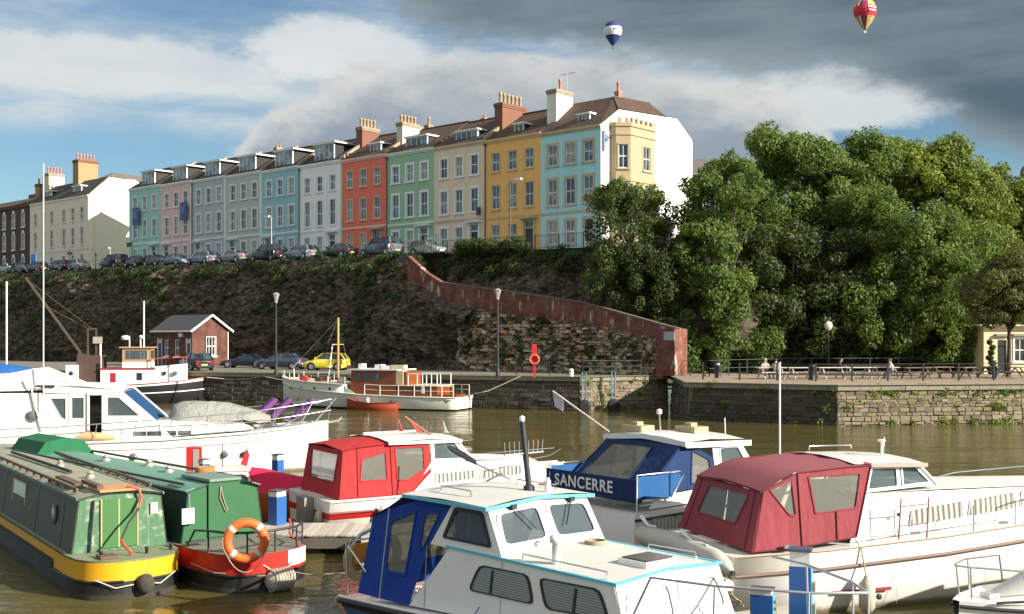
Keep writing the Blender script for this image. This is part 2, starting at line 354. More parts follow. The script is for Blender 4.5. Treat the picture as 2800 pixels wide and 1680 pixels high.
def quay_run(i, label, label_stone, single, rows, wid, batter=.26, mats=stone_cols):
    a, b = Vector(EDGE[i]), Vector(EDGE[i+1]); L = (b-a).length; ang = math.atan2(b.y-a.y, b.x-a.x)
    root = thing('quay_wall', label, 'wall', (a.x, a.y, 0), ang)
    H = QZ-.30
    MB().prism([(0, .02, -1.2), (0, .6, -1.2), (0, .6, H), (0, .02+batter*.9, H)], (L, 0, 0)).build('wall_core', mortar, root)
    x = 0.
    while x < L-.05:                                          # coping stones along the edge
        wv = min(rng.uniform(1.0, 1.7), L-x)
        MB().box(x+.008, x+wv-.012, .10+rng.uniform(-.015, .015), .62, H+.003, QZ+.018+rng.uniform(0, .012)).build('coping_stone', coping_m, root); x += wv
    meshes = None; joint = [MB() for _ in mats]
    n = 0; hs_ = [rng.uniform(.6, 1.45) for _ in range(rows)]; zc_ = -.35
    for r_ in range(rows):
        hz = hs_[r_]/sum(hs_)*(H+.35); z = zc_; zc_ += hz; x = -rng.uniform(0, .3)
        while x < L-.08:
            wv = rng.uniform(.5, 1.5)*wid; x0 = max(0, x); x1 = min(L, x+wv); x += wv
            if x1-x0 < .1: continue
            hh = hz*rng.uniform(.72, 1.0); k = rng.choices(range(len(mats)), [4, 3, 3, 2][:len(mats)])[0]; dp = rng.uniform(.05, .13)
            yb = .06+batter*(z+.35)/(H+.35)
            if single and n < 300 and z > -.25:
                key = (rng.randrange(6), k)
                if meshes is None: meshes = {}
                if key not in meshes: meshes[key] = BLK[key[0]].mesh('stone', mats[k])
                put('stone', meshes[key], root, ((x0+x1)/2, yb, z+hz/2+rng.uniform(-.02, .02)), (0, rng.uniform(-.09, .09), 0), (x1-x0-.02, dp, hh)); n += 1
            else:
                bm = BLK[rng.randrange(6)]; joint[k].add([((x0+x1)/2+v[0]*(x1-x0-.02), yb+v[1]*dp, z+hz/2+v[2]*hh) for v in bm.v], bm.f)
    allm = MB()
    for k, j in enumerate(joint): allm.mt(k).add(j.v, j.f)
    if allm.f: tag(allm.build('stones', list(mats), root), None, kind='stuff')
    return root
darkset = [dark_stone, mat('quay_dark_stone_b', (.075, .064, .045), .9, .4, 1.8, .4, dirt=.5, dcol=(.045, .05, .02))]  # dark copies of the quay stone: these runs' shade put into colour, besides moss
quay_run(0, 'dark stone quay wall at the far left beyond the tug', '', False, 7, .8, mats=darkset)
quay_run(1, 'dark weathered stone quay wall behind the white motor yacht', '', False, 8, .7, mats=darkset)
quay_run(2, 'short sunlit tan quay wall with two tyre fenders and ladders', '', True, 9, .42)
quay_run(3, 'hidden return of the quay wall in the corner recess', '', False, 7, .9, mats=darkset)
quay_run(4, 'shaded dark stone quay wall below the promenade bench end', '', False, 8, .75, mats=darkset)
quay_run(5, 'long sunlit stone quay wall under the promenade at right', '', True, 11, .44)
quay_run(6, 'sunlit stone quay wall running on beyond the right edge', '', False, 8, .8)

# ---- street on the cliff, terrain behind
asphalt = mat('street_asphalt', (.13, .125, .12), .9, .2, .6, .1)
pave = mat('pavement_flags', (.32, .30, .26), .85, .2, .8, .1)
X0, X1 = -150, 30
def tgrid(name, y0, y1, dz, m, n=24, x0=X0, x1=X1):
    rows = [[TER.w(lerp(x0, x1, i/n), y, zs(lerp(x0, x1, i/n))+dz) for i in range(n+1)] for y in (y0, y1)]
    return struct(MB().grid(rows, False).build(name, m))
tgrid('street', -7.2, -2.2, -.16, asphalt, x1=-12.5)
tgrid('street_end', -5.45, -2.2, -.16, asphalt, x0=-12.5, x1=4)
tgrid('pavement', -2.2, .3, -.02, pave, x1=4)
tgrid('hill', .3, 120, -.06, mat('hill_ground', (.08, .09, .04), .95, .3, .2), x1=1.5)
kb = MB(); n = 30
for i in range(n): 
    xa, xb = lerp(-150, 4, i/n), lerp(-150, 4, (i+1)/n)
    kb.hexa([TER.w(xa, -2.32, zs(xa)-.2), TER.w(xb, -2.32, zs(xb)-.2), TER.w(xb, -2.19, zs(xb)-.2), TER.w(xa, -2.19, zs(xa)-.2)],
            [TER.w(xa, -2.32, zs(xa)-.015), TER.w(xb, -2.32, zs(xb)-.015), TER.w(xb, -2.19, zs(xb)-.015), TER.w(xa, -2.19, zs(xa)-.015)])
struct(kb.build('kerb', pave))
# ---- the cliff
from mathutils import noise as mn
def fbm(x, y, z, o=5): return mn.fractal(Vector((x, y, z)), .9, 2.1, o)
def rock_mat():
    m = bpy.data.materials.new('cliff_rock'); m.use_nodes = True; t = NT(m.node_tree); b = t.n['Principled BSDF']
    co = t.node('ShaderNodeTexCoord').outputs['Object']
    v = t.vmath('MULTIPLY', co, (1, 1, 1.8))
    n1 = t.noise(v, .35, 6, .65); n2 = t.noise(v, 1.7, 6, .7); n3 = t.noise(co, .6, 5, .7)
    cl = t.ramp(n2, [(.30, (.012, .010, .008)), (.42, (.055, .045, .032)), (.54, (.13, .105, .075)), (.70, (.30, .25, .18))])
    cl = t.mix(t.math('MULTIPLY', t.smooth(n1, .46, .68), .55), cl, t.mix(n2, (.055, .034, .022), (.20, .125, .078)))
    cl = t.mix(t.math('MULTIPLY', t.smooth(n3, .48, .64), .7), cl, t.mix(n2, (.012, .017, .006), (.06, .065, .022)))
    t.put(b.inputs['Base Color'], cl); b.inputs['Roughness'].default_value = .95; b.inputs['Specular IOR Level'].default_value = .2
    bn = t.node('ShaderNodeBump'); bn.inputs['Strength'].default_value = .9; bn.inputs['Distance'].default_value = .4
    t.put(bn.inputs['Height'], t.math('ADD', t.math('MULTIPLY', n2, .7), t.math('MULTIPLY', t.noise(v, 5, 5, .7), .3))); t.l.new(bn.outputs[0], b.inputs['Normal']); return m
rock = rock_mat()
def pwl(x, pts):                                               # piecewise linear
    if x <= pts[0][0]: return pts[0][1]
    for (a, b), (c_, d) in zip(pts, pts[1:]):
        if x <= c_: return b+(d-b)*(x-a)/(c_-a)
    return pts[-1][1]
BTOP = [(-12.85, 11.9), (-10.58, 10.36), (-8.82, 9.52), (-.98, 8.54), (6.39, 7.52), (8.11, 7.08), (13.6, 5.75), (15.17, 5.41)]
BBOT = [(-12.85, 9.97), (-7.52, 7.8), (-2.16, 6.96), (6.39, 6.14), (7.77, 5.9), (13.6, 4.9), (15.2, 4.6)]
def cliff_pt(x, u):                                           # u 0 foot .. 1 top
    k2 = min(1, max(0, (x+14.5)/1.6)); zt = lerp(zs(x)-.25, pwl(x, BBOT)+.15, k2); z = lerp(QZ-.3, zt, u)
    y = lerp(lerp(-11.3, -7.4, u**1.25), lerp(-12.2, -10.5, u), k2)
    d = fbm(x*.16, u*1.6, 1.7)*1.3+abs(fbm(x*.5, u*6, 8.1))*.9+abs(fbm(x*1.1, u*14, 4))*.5+fbm(x*2.6, u*26, 4)*.2+k2*.3*abs(fbm(x*.9, u*2, 6))
    gl = math.sin(x*.33+2*u)*.35
    k = min(1, u*8)*min(1, (1-u)*7+.12*(1-k2))
    return TER.w(x+fbm(x*.5, u*4, 9)*.3*k, y-(d+gl)*k*.9, z)
NX, NU = 520, 64
CX0, CX1 = -150, -4.6
rows = [[cliff_pt(lerp(CX0, CX1, i/NX), u/NU) for i in range(NX+1)] for u in range(NU+1)]
struct(MB().grid(rows, False).build('cliff', rock))
# upper cliff behind the stepped brick wall, right half
def cliff2_pt(x, u):
    z = lerp(4.0, zs(x)-.22, u); y = lerp(-8.9, -5.6, u**1.2)+max(0, x-7)*.55
    d = fbm(x*.22, u*1.8, 5.7)*.9+fbm(x*.8, u*6, 2.1)*.4; k = min(1, u*8)*min(1, (1-u)*7)
    return TER.w(x, y-d*k, z-max(0, x-7)*.5*u)
rows = [[cliff2_pt(lerp(-13.5, 16, i/80), u/26) for i in range(81)] for u in range(27)]
struct(MB().grid(rows, False).build('upper_cliff', rock))
tgrid('terrace_verge', -5.85, -5.45, -.2, mat('verge_soil', (.06, .06, .03), .95, .4, 1.), x0=-12.5, x1=7)
# ================================================================== THE TERRACE
white_p = mat('white_paint', (.80, .80, .78), .5, .06, 2., dirt=.12, dcol=(.45, .42, .38))
cream_st = mat('bath_stone', (.50, .42, .28), .8, .14, 1.5, .08, dirt=.35, dcol=(.26, .22, .15))
def tilemat(name, a, b, moss):
    m = bpy.data.materials.new(name); m.use_nodes = True; t = NT(m.node_tree); bs = t.n['Principled BSDF']
    co = t.node('ShaderNodeTexCoord').outputs['Object']; br = t.node('ShaderNodeTexBrick')
    sp = t.node('ShaderNodeSeparateXYZ'); t.put(sp.inputs[0], co); t.put(br.inputs['Vector'], t.comb(sp.outputs[0], t.math('ADD', sp.outputs[2], t.math('MULTIPLY', sp.outputs[1], .35)), 0.))
    t.put(br.inputs['Color1'], a); t.put(br.inputs['Color2'], b); t.put(br.inputs['Mortar'], (.012, .011, .01)); br.inputs['Scale'].default_value = 3.2
    br.inputs['Mortar Size'].default_value = .03; br.inputs['Brick Width'].default_value = .8; br.inputs['Row Height'].default_value = .5
    n = t.noise(co, .9, 6, .65); cl = t.mix(t.math('MULTIPLY', t.smooth(n, .48, .7), .6), br.outputs[0], moss); t.put(bs.inputs['Base Color'], cl); bs.inputs['Roughness'].default_value = .8
    bn = t.node('ShaderNodeBump'); bn.inputs['Strength'].default_value = .6; bn.inputs['Distance'].default_value = .05; t.put(bn.inputs['Height'], br.outputs['Fac']); bn.invert = True
    t.l.new(bn.outputs[0], bs.inputs['Normal']); MATS[name] = m; return m
slate = tilemat('roof_slate', (.028, .027, .028), (.042, .04, .04), (.03, .027, .022))
clay = tilemat('roof_clay_tile', (.065, .036, .026), (.10, .055, .036), (.10, .062, .026))
grey_slate = tilemat('roof_grey_slate', (.14, .13, .12), (.19, .175, .155), (.17, .14, .09))
lead = mat('roof_lead', (.22, .23, .25), .5, .15, 2.)
brick_ch = mat('chimney_brick', (.20, .085, .05), .85, .25, 6., .15, dirt=.4, dcol=(.10, .06, .04))
pot_m = mat('chimney_pot_clay', (.40, .27, .155), .8, .15, 4.); pot_r = mat('chimney_pot_red', (.5, .2, .14), .8, .15, 4.)
coping_h = mat('party_wall_coping', (.30, .25, .17), .85, .2, 2., .1, dirt=.4, dcol=(.15, .12, .07))
PANES = [glassmat('window_glass_dark', (.018, .022, .026)), glassmat('window_glass_curtain', (.10, .105, .11), .1), glassmat('window_glass_sky', (.05, .075, .10), .05), glassmat('window_glass_blind', (.24, .24, .225), .12, .08)]  # sky pane: the reflected sky is put into its base colour
door_m = {k: mat('door_'+k, c_, .4, .05, 3.) for k, c_ in dict(black=(.012, .012, .014), dark=(.03, .02, .018), white=(.7, .7, .7), blue=(.02, .03, .09)).items()}
rh = random.Random(21)
def render_col(name, c_): c_ = tuple(min(.84, (v*.88+.065)*k) for v, k in zip(c_, (1.30, 1.20, 1.10))); return mat('stucco_'+name, c_, .85, .07, .8, .05, streak=.28, dirt=.16, dcol=tuple(v*.6 for v in c_))
def window_meshes(w_, h_, sur, sw, bars=1, sill=True):
    """sash window: origin at the middle of the opening's foot, opening w_ x h_; returns frame mesh builder (0 surround, 1 sash) and pane builder"""
    f_ = MB(); a = w_/2
    if sw:
        f_.mt(0); f_.box(-a-sw, -a-.001, -.05, .03, -.02, h_+sw); f_.box(a+.001, a+sw, -.05, .03, -.02, h_+sw); f_.box(-a, a, -.048, .03, h_+.001, h_+sw-.002)
    if sill: f_.mt(0); f_.box(-a-sw-.08, a+sw+.08, -.12, .03, -.16, -.021)
    f_.mt(1); t = .06
    f_.box(-a, -a+t, .05, .12, 0, h_); f_.box(a-t, a, .05, .12, 0, h_); f_.box(-a+t, a-t, .052, .12, 0, t); f_.box(-a+t, a-t, .052, .12, h_-t, h_)
    f_.box(-a+t, a-t, .055, .118, h_*.5-.035, h_*.5+.035)
    for i in range(bars):
        x = -a+w_*(i+1)/(bars+1); f_.box(x-.02, x+.02, .07, .117, t, h_*.5-.036); f_.box(x-.02, x+.02, .07, .117, h_*.5+.036, h_-t)
    p = MB().box(-a+.01, a-.01, .10, .116, .01, h_-.01)
    return f_, p
def chimney(root, x, y, z0, z1, wx, wy, m, pots, potm, pot_h=.7, cap=None):
    s = MB(); s.mt(0).box(x-wx/2, x+wx/2, y-wy/2, y+wy/2, z0, z1-.42); s.mt(1).box(x-wx/2-.06, x+wx/2+.06, y-wy/2-.06, y+wy/2+.06, z1-.42, z1-.24)
    s.mt(1).box(x-wx/2-.1, x+wx/2+.1, y-wy/2-.1, y+wy/2+.1, z1-.24, z1-.08); s.mt(1).box(x-wx/2-.02, x+wx/2+.02, y-wy/2-.02, y+wy/2+.02, z1-.08, z1)
    ch = s.build('chimney', [m, cap or m], root); me = MB().lathe([(.13, 0), (.13, pot_h*.75), (.17, pot_h*.8), (.15, pot_h), (.09, pot_h)], 8).mesh('chimney_pot', potm)
    for i in range(pots):
        put('chimney_pot', me, ch, (x+rh.uniform(-.03, .03), y-wy/2+wy*(i+.5)/pots, z1))
    return ch
def dormer(root, x, y, z, w_, h_, panes, frame_m, glass, roof_over=.35, depth=3.0, cheek=None):
    d = MB(); a = w_/2; t = .09
    d.mt(0); d.box(x-a, x-a+t, y, y+.12, z, z+h_); d.box(x+a-t, x+a, y, y+.12, z, z+h_); d.box(x-a+t, x+a-t, y, y+.119, z, z+t); d.box(x-a+t, x+a-t, y, y+.119, z+h_-t, z+h_)
    for i in range(1, panes):
        xx = x-a+t+(w_-2*t)*i/panes; d.box(xx-.035, xx+.035, y+.01, y+.118, z+t, z+h_-t)
    d.mt(1); d.box(x-a+.01, x-a+.06, y+.121, y+depth, z, z+h_-.01); d.box(x+a-.06, x+a-.01, y+.121, y+depth, z, z+h_-.01)
    d.mt(0); d.box(x-a-roof_over*.4, x+a+roof_over, y-.22, y+depth, z+h_+.001, z+h_+.15); d.mt(2); d.box(x-a-roof_over*.4+.02, x+a+roof_over-.02, y-.2, y+depth, z+h_+.152, z+h_+.19)
    o = d.build('dormer', [frame_m, cheek or slate, lead], root)
    for i in range(panes):
        xa = x-a+t+(w_-2*t)*i/panes+.03; xb = x-a+t+(w_-2*t)*(i+1)/panes-.03
        MB().box(xa, xb, y+.06, y+.075, z+t, z+h_-t).build('pane', glass, o)
    return o
def make_door(root, b, door, surround):
    dm = door_m[door[1]]
    d = MB(); d.mt(0).box(b-.46, b+.46, .07, .12, .13, 2.25); d.mt(0).box(b-.38, b+.38, .05, .069, .25, 1.1); d.box(b-.38, b+.38, .05, .069, 1.25, 2.1)
    d.mt(1).box(b-.52, b-.461, .03, .13, .12, 3.0); d.box(b+.461, b+.52, .03, .13, .12, 3.0); d.box(b-.46, b+.46, .03, .13, 2.251, 2.36); d.box(b-.46, b+.46, .03, .13, 2.92, 3.0)
    do = d.build('door', [dm, surround], root); MB().box(b-.45, b+.45, .08, .1, 2.37, 2.915).build('fanlight', PANES[0], do)
    hd = MB(); hd.box(b-.75, b-.53, -.12, .02, .1, 3.05); hd.box(b+.53, b+.75, -.12, .02, .1, 3.05); hd.box(b-.95, b+.95, -.55, .02, 3.12, 3.26); hd.box(b-.8, b+.8, -.3, .02, 3.051, 3.119)
    hd.build('door_surround', door[2] if len(door) > 2 else surround, root)
EAVE = 10.8
def terrace_house(px0, px1, label, colname, colr, surround, sw, dorm, door, trim, roofm, party, zoff=0., win=.92, top=(7.8, 1.72), first=(4.3, 2.2), ground=(.75, 2.05), end=None, pil=None, quoin=None):
    x0 = TER.ony(px0, 600, 0.)[0]; x1 = TER.ony(px1, 600, 0.)[0]; W = x1-x0; zb = zs((x0+x1)/2)+zoff
    root = thing('terraced_house', label, 'house', TER.w(x0, 0, zb), TER.yaw, 'coloured terraced houses on the cliff')
    body = render_col(colname, colr); bays = [W*.2, W*.5, W*.8]; ops = []; H = EAVE+.0
    for zt, hh in (top, first): ops += [(b-win/2, b+win/2, zt, zt+hh) for b in bays]
    for i, b in enumerate(bays):
        if i == door[0]: ops.append((b-.52, b+.52, .12, 3.0))
        else: ops.append((b-win/2, b+win/2, ground[0], ground[0]+ground[1]))
    mb = facade(MB(), W, -1.2, H, ops)
    if not end:
        mb.add([(0, 0, -1.2), (0, 9.5, -1.2), (0, 9.5, H), (0, 0, H), (W, 0, -1.2), (W, 9.5, -1.2), (W, 9.5, H), (W, 0, H)], [(0, 3, 2, 1), (4, 5, 6, 7), (1, 2, 6, 5)])
    else:
        prof = [(0, -1.2), (0, H), (2.6, 12.45), (10.0, 12.85), (11.8, 13.0), (14.43, 11.3), (14.43, -1.2)]
        mb.add([(W, y, z) for y, z in prof]+[(0, y, z) for y, z in prof], [tuple(range(7)), tuple(range(13, 6, -1)), (5, 6, 13, 12)])
        mb.add([(W, 14.43, 11.3), (W, 11.8, 13.0), (0, 11.8, 13.0), (0, 14.43, 11.3)], [(0, 1, 2, 3)])
    wl = mb.build('wall', body if not end else [body, end], root)
    if end:
        for p in wl.data.polygons:
            if p.center.x > W-.01: p.material_index = 1
    # windows: share meshes inside the house
    cache = {}
    for (zt, hh) in (top, first, ground):
        fm, pm = window_meshes(win, hh, surround, sw, 1)
        cache[zt] = (fm.mesh('window', [surround, white_p]), [pm.mesh('pane', g) for g in PANES])
    for (zt, hh) in (top, first, ground):
        for i, b in enumerate(bays):
            if zt == ground[0] and i == door[0]: continue
            o = put('window', cache[zt][0], root, (b, 0, zt)); put('pane', rh.choice(cache[zt][1]), o)
    # door with fanlight, hood
    if door[0] >= 0: make_door(root, bays[door[0]], door, surround)
    MB().box(.0, W, -.07, .02, 3.38, 3.6).build('string_course', trim, root)
    MB().box(-.02, W+.0, -.16, .12, H-.18, H+.02).box(0, W, -.07, .119, H-.34, H-.181).build('cornice', trim, root)
    if pil: MB().box(W-.38, W-.003, -.05, .02, -.5, H-.35).build('pilaster', pil, root)
    if quoin: MB().box(.003, .30, -.04, .02, -.5, H-.35).build('downpipe_strip', quoin, root)
    # roof
    r = MB()
    if not end:
        r.mt(0).prism([(0, -.12, H+.02), (0, 5.0, 14.0), (0, 5.0, 13.8), (0, .15, H-.02)], (W, 0, 0)); r.prism([(0, 5.0, 14.0), (0, 9.4, 12.2), (0, 9.4, 12.0), (0, 5.0, 13.8)], (W, 0, 0))
        r.mt(1).beam((0, 5.0, 14.02), (W, 5.0, 14.02), .22, .12)
    else:
        t = [(W-1.6, 4.1, 14.05), (W-1.6, 9.6, 14.3)]
        r.mt(0).add([(0, -.12, H+.02), (W+.05, -.12, H+.02), (W+.05, 2.6, 12.5), t[0], (0, 4.1, 14.05)], [(0, 1, 2, 3, 4)])
        r.add([(W+.05, 2.6, 12.5), (W+.05, 10.0, 12.9), t[1], t[0]], [(0, 1, 2, 3)])
        r.add([(0, 4.1, 14.05), t[0], t[1], (0, 9.6, 14.3)], [(0, 1, 2, 3)])
        r.add([t[1], (W+.05, 10.0, 12.9), (W+.05, 11.8, 13.05), (W+.05, 14.6, 11.2), (0, 14.6, 11.2), (0, 9.6, 14.3)], [(0, 1, 2, 3, 4, 5)])
        r.mt(1).beam((W+.05, 2.6, 12.55), t[0], .2, .1); r.beam(t[0], t[1], .2, .1)
    ro = r.build('roof', [roofm, mat('ridge_tile', (.10, .07, .05), .8)], root)
    if party:                                              # raised party wall at the left side of the roof
        MB().prism([(-.18, -.1, H+.05), (-.18, 5.0, 14.1), (-.18, 5.0, 14.42), (-.18, -.1, H+.38)], (.36, 0, 0)).build('party_wall', coping_h, root)
    if dorm:
        kind, cx, w_, h_ = dorm[:4]
        dormer(root, W*cx, .5 if kind == 'box' else .9, H+.12, w_, h_, dorm[4], dorm[5] if len(dorm) > 5 else white_p, PANES[2] if kind != 'box' else PANES[1], .4 if kind == 'box' else .16)
    return root, W, zb
WS = white_p
lil = (.74, .75, .80)
pale_tr = lambda n, c_: render_col(n+'_trim', tuple(.5*v+.42 for v in c_))
HOUSES = []
def H_(*a, **k): HOUSES.append(terrace_house(*a, **k)); return HOUSES[-1]
c_ = (.24, .50, .50); H_(353, 440, 'pale teal terraced house at the left end of the row', 'teal', c_, pale_tr('teal', c_), .17, ('box', .5, 3.1, 1.85, 4), (2, 'dark'), pale_tr('teal', c_), slate, False, pil=None)
c_ = (.58, .43, .46); H_(440, 525, 'pale pink terraced house between teal and blue grey ones', 'pink', c_, pale_tr('pink', c_), .17, ('box', .5, 3.1, 1.85, 4), (0, 'black'), pale_tr('pink', c_), slate, True, pil=pale_tr('pink', c_))
c_ = (.30, .40, .47); H_(525, 618, 'blue grey terraced house right of the pink one', 'blue_grey', c_, pale_tr('blue_grey', c_), .2, ('box', .5, 3.1, 1.85, 4), (0, 'white'), pale_tr('blue_grey', c_), slate, True, pil=pale_tr('blue_grey', c_))
c_ = (.33, .43, .45); H_(618, 716, 'grey green terraced house left of the mid blue one', 'grey_green', c_, pale_tr('grey_green', c_), .2, ('box', .5, 3.2, 1.9, 4), (0, 'dark'), pale_tr('grey_green', c_), slate, True, pil=pale_tr('grey_green', c_))
c_ = (.19, .42, .53); H_(716, 818, 'mid blue terraced house with white window surrounds left of the white house', 'blue', c_, pale_tr('blue', c_), .2, ('box', .5, 3.2, 1.9, 4), (0, 'white'), pale_tr('blue', c_), slate, True)
c_ = lil; H_(818, 933, 'white terraced house left of the orange red house', 'white', c_, render_col('white2', (.7, .7, .74)), .08, ('box', .52, 3.3, 1.95, 4), (2, 'black'), render_col('white2', (.7, .7, .74)), slate, True, win=.9, first=(4.0, 2.7), top=(7.7, 1.6))
c_ = (.64, .105, .06); hO = H_(933, 1057, 'orange red terraced house with stone door surround', 'orange', c_, render_col('stone_orange', (.55, .36, .22)), .1, ('small', .62, 1.7, 1.25, 3), (2, 'dark', cream_st), render_col('pale_orange', (.62, .42, .34)), clay, True, quoin=cream_st, win=.9)
c_ = (.21, .41, .30); hG = H_(1057, 1187, 'sage green terraced house with bright white window surrounds', 'green', c_, WS, .2, ('wide', .5, 3.1, 1.35, 4), (2, 'black'), render_col('pale_green', (.5, .62, .55)), clay, True, top=(7.75, 1.65), first=(4.2, 2.3))
c_ = (.60, .52, .42); hB = H_(1187, 1326, 'beige terraced house between green and yellow ones', 'beige', c_, WS, .17, ('wide', .52, 2.9, 1.2, 4), (2, 'black'), render_col('beige_trim', (.42, .36, .28)), clay, False, top=(7.7, 1.85), first=(4.2, 2.2))
c_ = (.66, .39, .10); hY = H_(1326, 1479, 'mustard yellow terraced house with black door', 'yellow', c_, render_col('yellow_trim', (.5, .36, .16)), .05, ('small', .5, 1.15, 1.15, 2), (2, 'black', cream_st), render_col('yellow_trim', (.5, .36, .16)), clay, True, win=.98)
c_ = (.29, .60, .72); hL = H_(1479, 1643, 'light blue end terrace house with tall blank white gable wall', 'light_blue', c_, cream_st, .2, ('small', .62, 1.3, 1.15, 3), (-1, 'dark'), cream_st, clay, False, end=mat('gable_white', (.80, .79, .76), .7, .05, .5, .04, streak=.22, dirt=.2, dcol=(.5, .47, .4)), win=1.0, top=(7.75, 1.8), first=(4.2, 2.3))
# chimneys
r_, W, zb = hO; chimney(r_, .0, 3.7, 11.5, 14.75, 1.0, 2.4, brick_ch, 5, pot_m, .95, coping_h)
r_, W, zb = hG; chimney(r_, .0, 3.0, 11.5, 14.35, .9, 2.4, mat('chimney_render', (.62, .56, .46), .8, .12, 2., dirt=.25), 5, pot_m, .8, coping_h)
chimney(r_, -.2, 6.2, 13.0, 14.7, .5, .6, coping_h, 1, pot_m, .8)
r_, W, zb = hB; chimney(r_, .6, 6.6, 13.0, 14.6, .5, .5, mat('chimney_stub', (.6, .25, .15), .8), 1, pot_r, .3)
r_, W, zb = hY; chimney(r_, .0, 3.6, 11.5, 14.7, 1.0, 3.4, brick_ch, 6, pot_m, 1.0, brick_ch)
chimney(r_, W*.62, 6.8, 13.0, 14.6, .6, .9, brick_ch, 2, pot_r, .7)
r_, W, zb = hL; chimney(r_, .1, 2.6, 11.3, 15.0, 1.1, 2.4, mat('chimney_white', (.74, .72, .64), .75, .08, 2., dirt=.2, dcol=(.4, .36, .28)), 1, pot_r, 1.1, coping_h)
chimney(r_, W*.62, 6.0, 14.0, 15.0, .35, .35, pot_r, 1, pot_r, .8)
r_, W, zb = HOUSES[3]; chimney(r_, W*.3, 6.0, 13.3, 14.7, .5, .8, coping_h, 2, pot_m, .3)
for (r_, W, zb), xx in ((hG, .12), (hY, .1), (HOUSES[5], .12), (HOUSES[2], .1)):
    MB().tube([(xx, -.1, -.3), (xx, -.1, EAVE-.5)], .055, 6).box(xx-.12, xx+.12, -.2, -.0, EAVE-.5, EAVE-.3).build('downpipe', mat('downpipe_dark', (.07, .075, .07), .6), r_)
r_, W, zb = hB; MB().box(W-.75, W-.45, -.42, -.14, 3.75, 4.5).box(W-.62, W-.58, -.14, .02, 4.3, 4.36).build('wall_lantern', mat('downpipe_dark', (.07, .075, .07), .6), r_)
# antenna on the big white chimney
r_, W, zb = hL
an = MB().tube([(.3, 3.4, 15.0), (.3, 3.4, 16.9)], .025, 5).tube([(-.5, 3.4, 16.7), (1.3, 3.4, 16.7)], .02, 4)
for i in range(6): an.tube([(-.4+.3*i, 3.05, 16.7), (-.4+.3*i, 3.75, 16.7)], .012, 4)
an.build('aerial', mat('aerial_metal', (.4, .4, .4), .4, metal=.8), r_)
# castellated stone bay tower against the gable of the light blue house
r_, W, zb = hL
tower = thing('bay_tower', 'castellated tan stone bay tower against the white gable wall', 'tower', TER.w(0.0, 0, zb), TER.yaw)
y0, y1 = 1.35, 6.9; pr = 1.5; ch_ = .95
pl = [(.01, y0), (.6, y0), (pr, y0+ch_), (pr, y1-ch_), (.6, y1), (.01, y1)]
st = mat('tower_stone', (.38, .30, .185), .8, .12, 1.2, .08, dirt=.25, dcol=(.34, .26, .13), streak=.12)
HT = 10.75
# real openings on the three outer faces
faces = [(pl[1], pl[2]), (pl[2], pl[3]), (pl[3], pl[4])]
def tower_face(a, b, wins):
    a, b = Vector((*a, 0)), Vector((*b, 0)); L = (b-a).length; ang = math.atan2(b.y-a.y, b.x-a.x)
    mbw = facade(MB(), L, -1.2, HT, wins); M = Matrix.Translation(a) @ Matrix.Rotation(ang, 4, 'Z')
    return [tuple(M @ Vector(v)) for v in mbw.v], mbw.f, ang, a
tw = MB(); sashes = []
for k, (a, b) in enumerate(faces):
    L = (Vector(b)-Vector(a)).length
    ws = [] if k == 2 else ([(L/2-.42, L/2+.42, z, z+h_) for z, h_ in ((7.15, 2.05), (3.3, 2.2))] if k == 0 else [(L*.66-.5, L*.66+.5, z, z+h_) for z, h_ in ((7.15, 2.05), (3.3, 2.2))])
    vs, fs, ang, o0 = tower_face(a, b, ws); tw.add(vs, fs)
    for wn in ws: sashes.append((o0, ang, wn))
tw.add([(*pl[0], -1.2), (*pl[1], -1.2), (*pl[1], HT), (*pl[0], HT)], [(0, 1, 2, 3)]); tw.add([(*pl[4], -1.2), (*pl[5], -1.2), (*pl[5], HT), (*pl[4], HT)], [(0, 1, 2, 3)])
tw.add([(*p, HT-.02) for p in pl], [tuple(range(6))]); tw.build('tower_wall', st, tower)
for o0, ang, wn in sashes:
    fm, pm = window_meshes(wn[1]-wn[0], wn[3]-wn[2], st, .1, 1)
    cpos = o0+Vector((math.cos(ang), math.sin(ang), 0))*((wn[0]+wn[1])/2)
    o = put('window', fm.mesh('window', [st, white_p]), tower, (cpos.x, cpos.y, wn[2]), (0, 0, ang)); put('pane', pm.mesh('pane', PANES[0]), o)
cr = MB()
def ringband(z0, z1, out):
    q = [(.01, y0-out), (.6+out*.4, y0-out), (pr+out, y0+ch_-out*.4), (pr+out, y1-ch_+out*.4), (.6+out*.4, y1+out), (.01, y1+out)]
    cr.prism([(*p, z0) for p in q], (0, 0, z1-z0))

def band(z0, z1, out):
    global cr; cr = MB(); ringband(z0, z1, out); cr.build('string_band', st, tower)
band(HT, HT+.35, .1); band(HT-.75, HT-.6, .08); band(6.0, 6.2, .08)
for a, b in faces:                                          # merlons
    a, b = Vector(a), Vector(b); L = (b-a).length; d = (b-a).normalized(); n = max(2, round(L/.75))
    for i in range(n):
        p = a+d*(L*(i+.25)/n); q = a+d*(L*(i+.75)/n); nn = Vector((d.y, -d.x))*.05; m2 = -Vector((d.y, -d.x))*.2
        MB().prism([(*(p+nn), HT+.352), (*(q+nn), HT+.352), (*(q+m2), HT+.352), (*(p+m2), HT+.352)], (0, 0, .42)).build('merlon', st, tower)
MB().box(.015, .16, .18, .42, HT-2.2, HT-.5).lathe([(.02, 0), (.34, .02), (.34, .08), (.05, .1)], 14, (.03, .62, HT-1.05), 'x').build('wall_plaque', mat('plaque_blue', (.12, .17, .26), .5), tower)

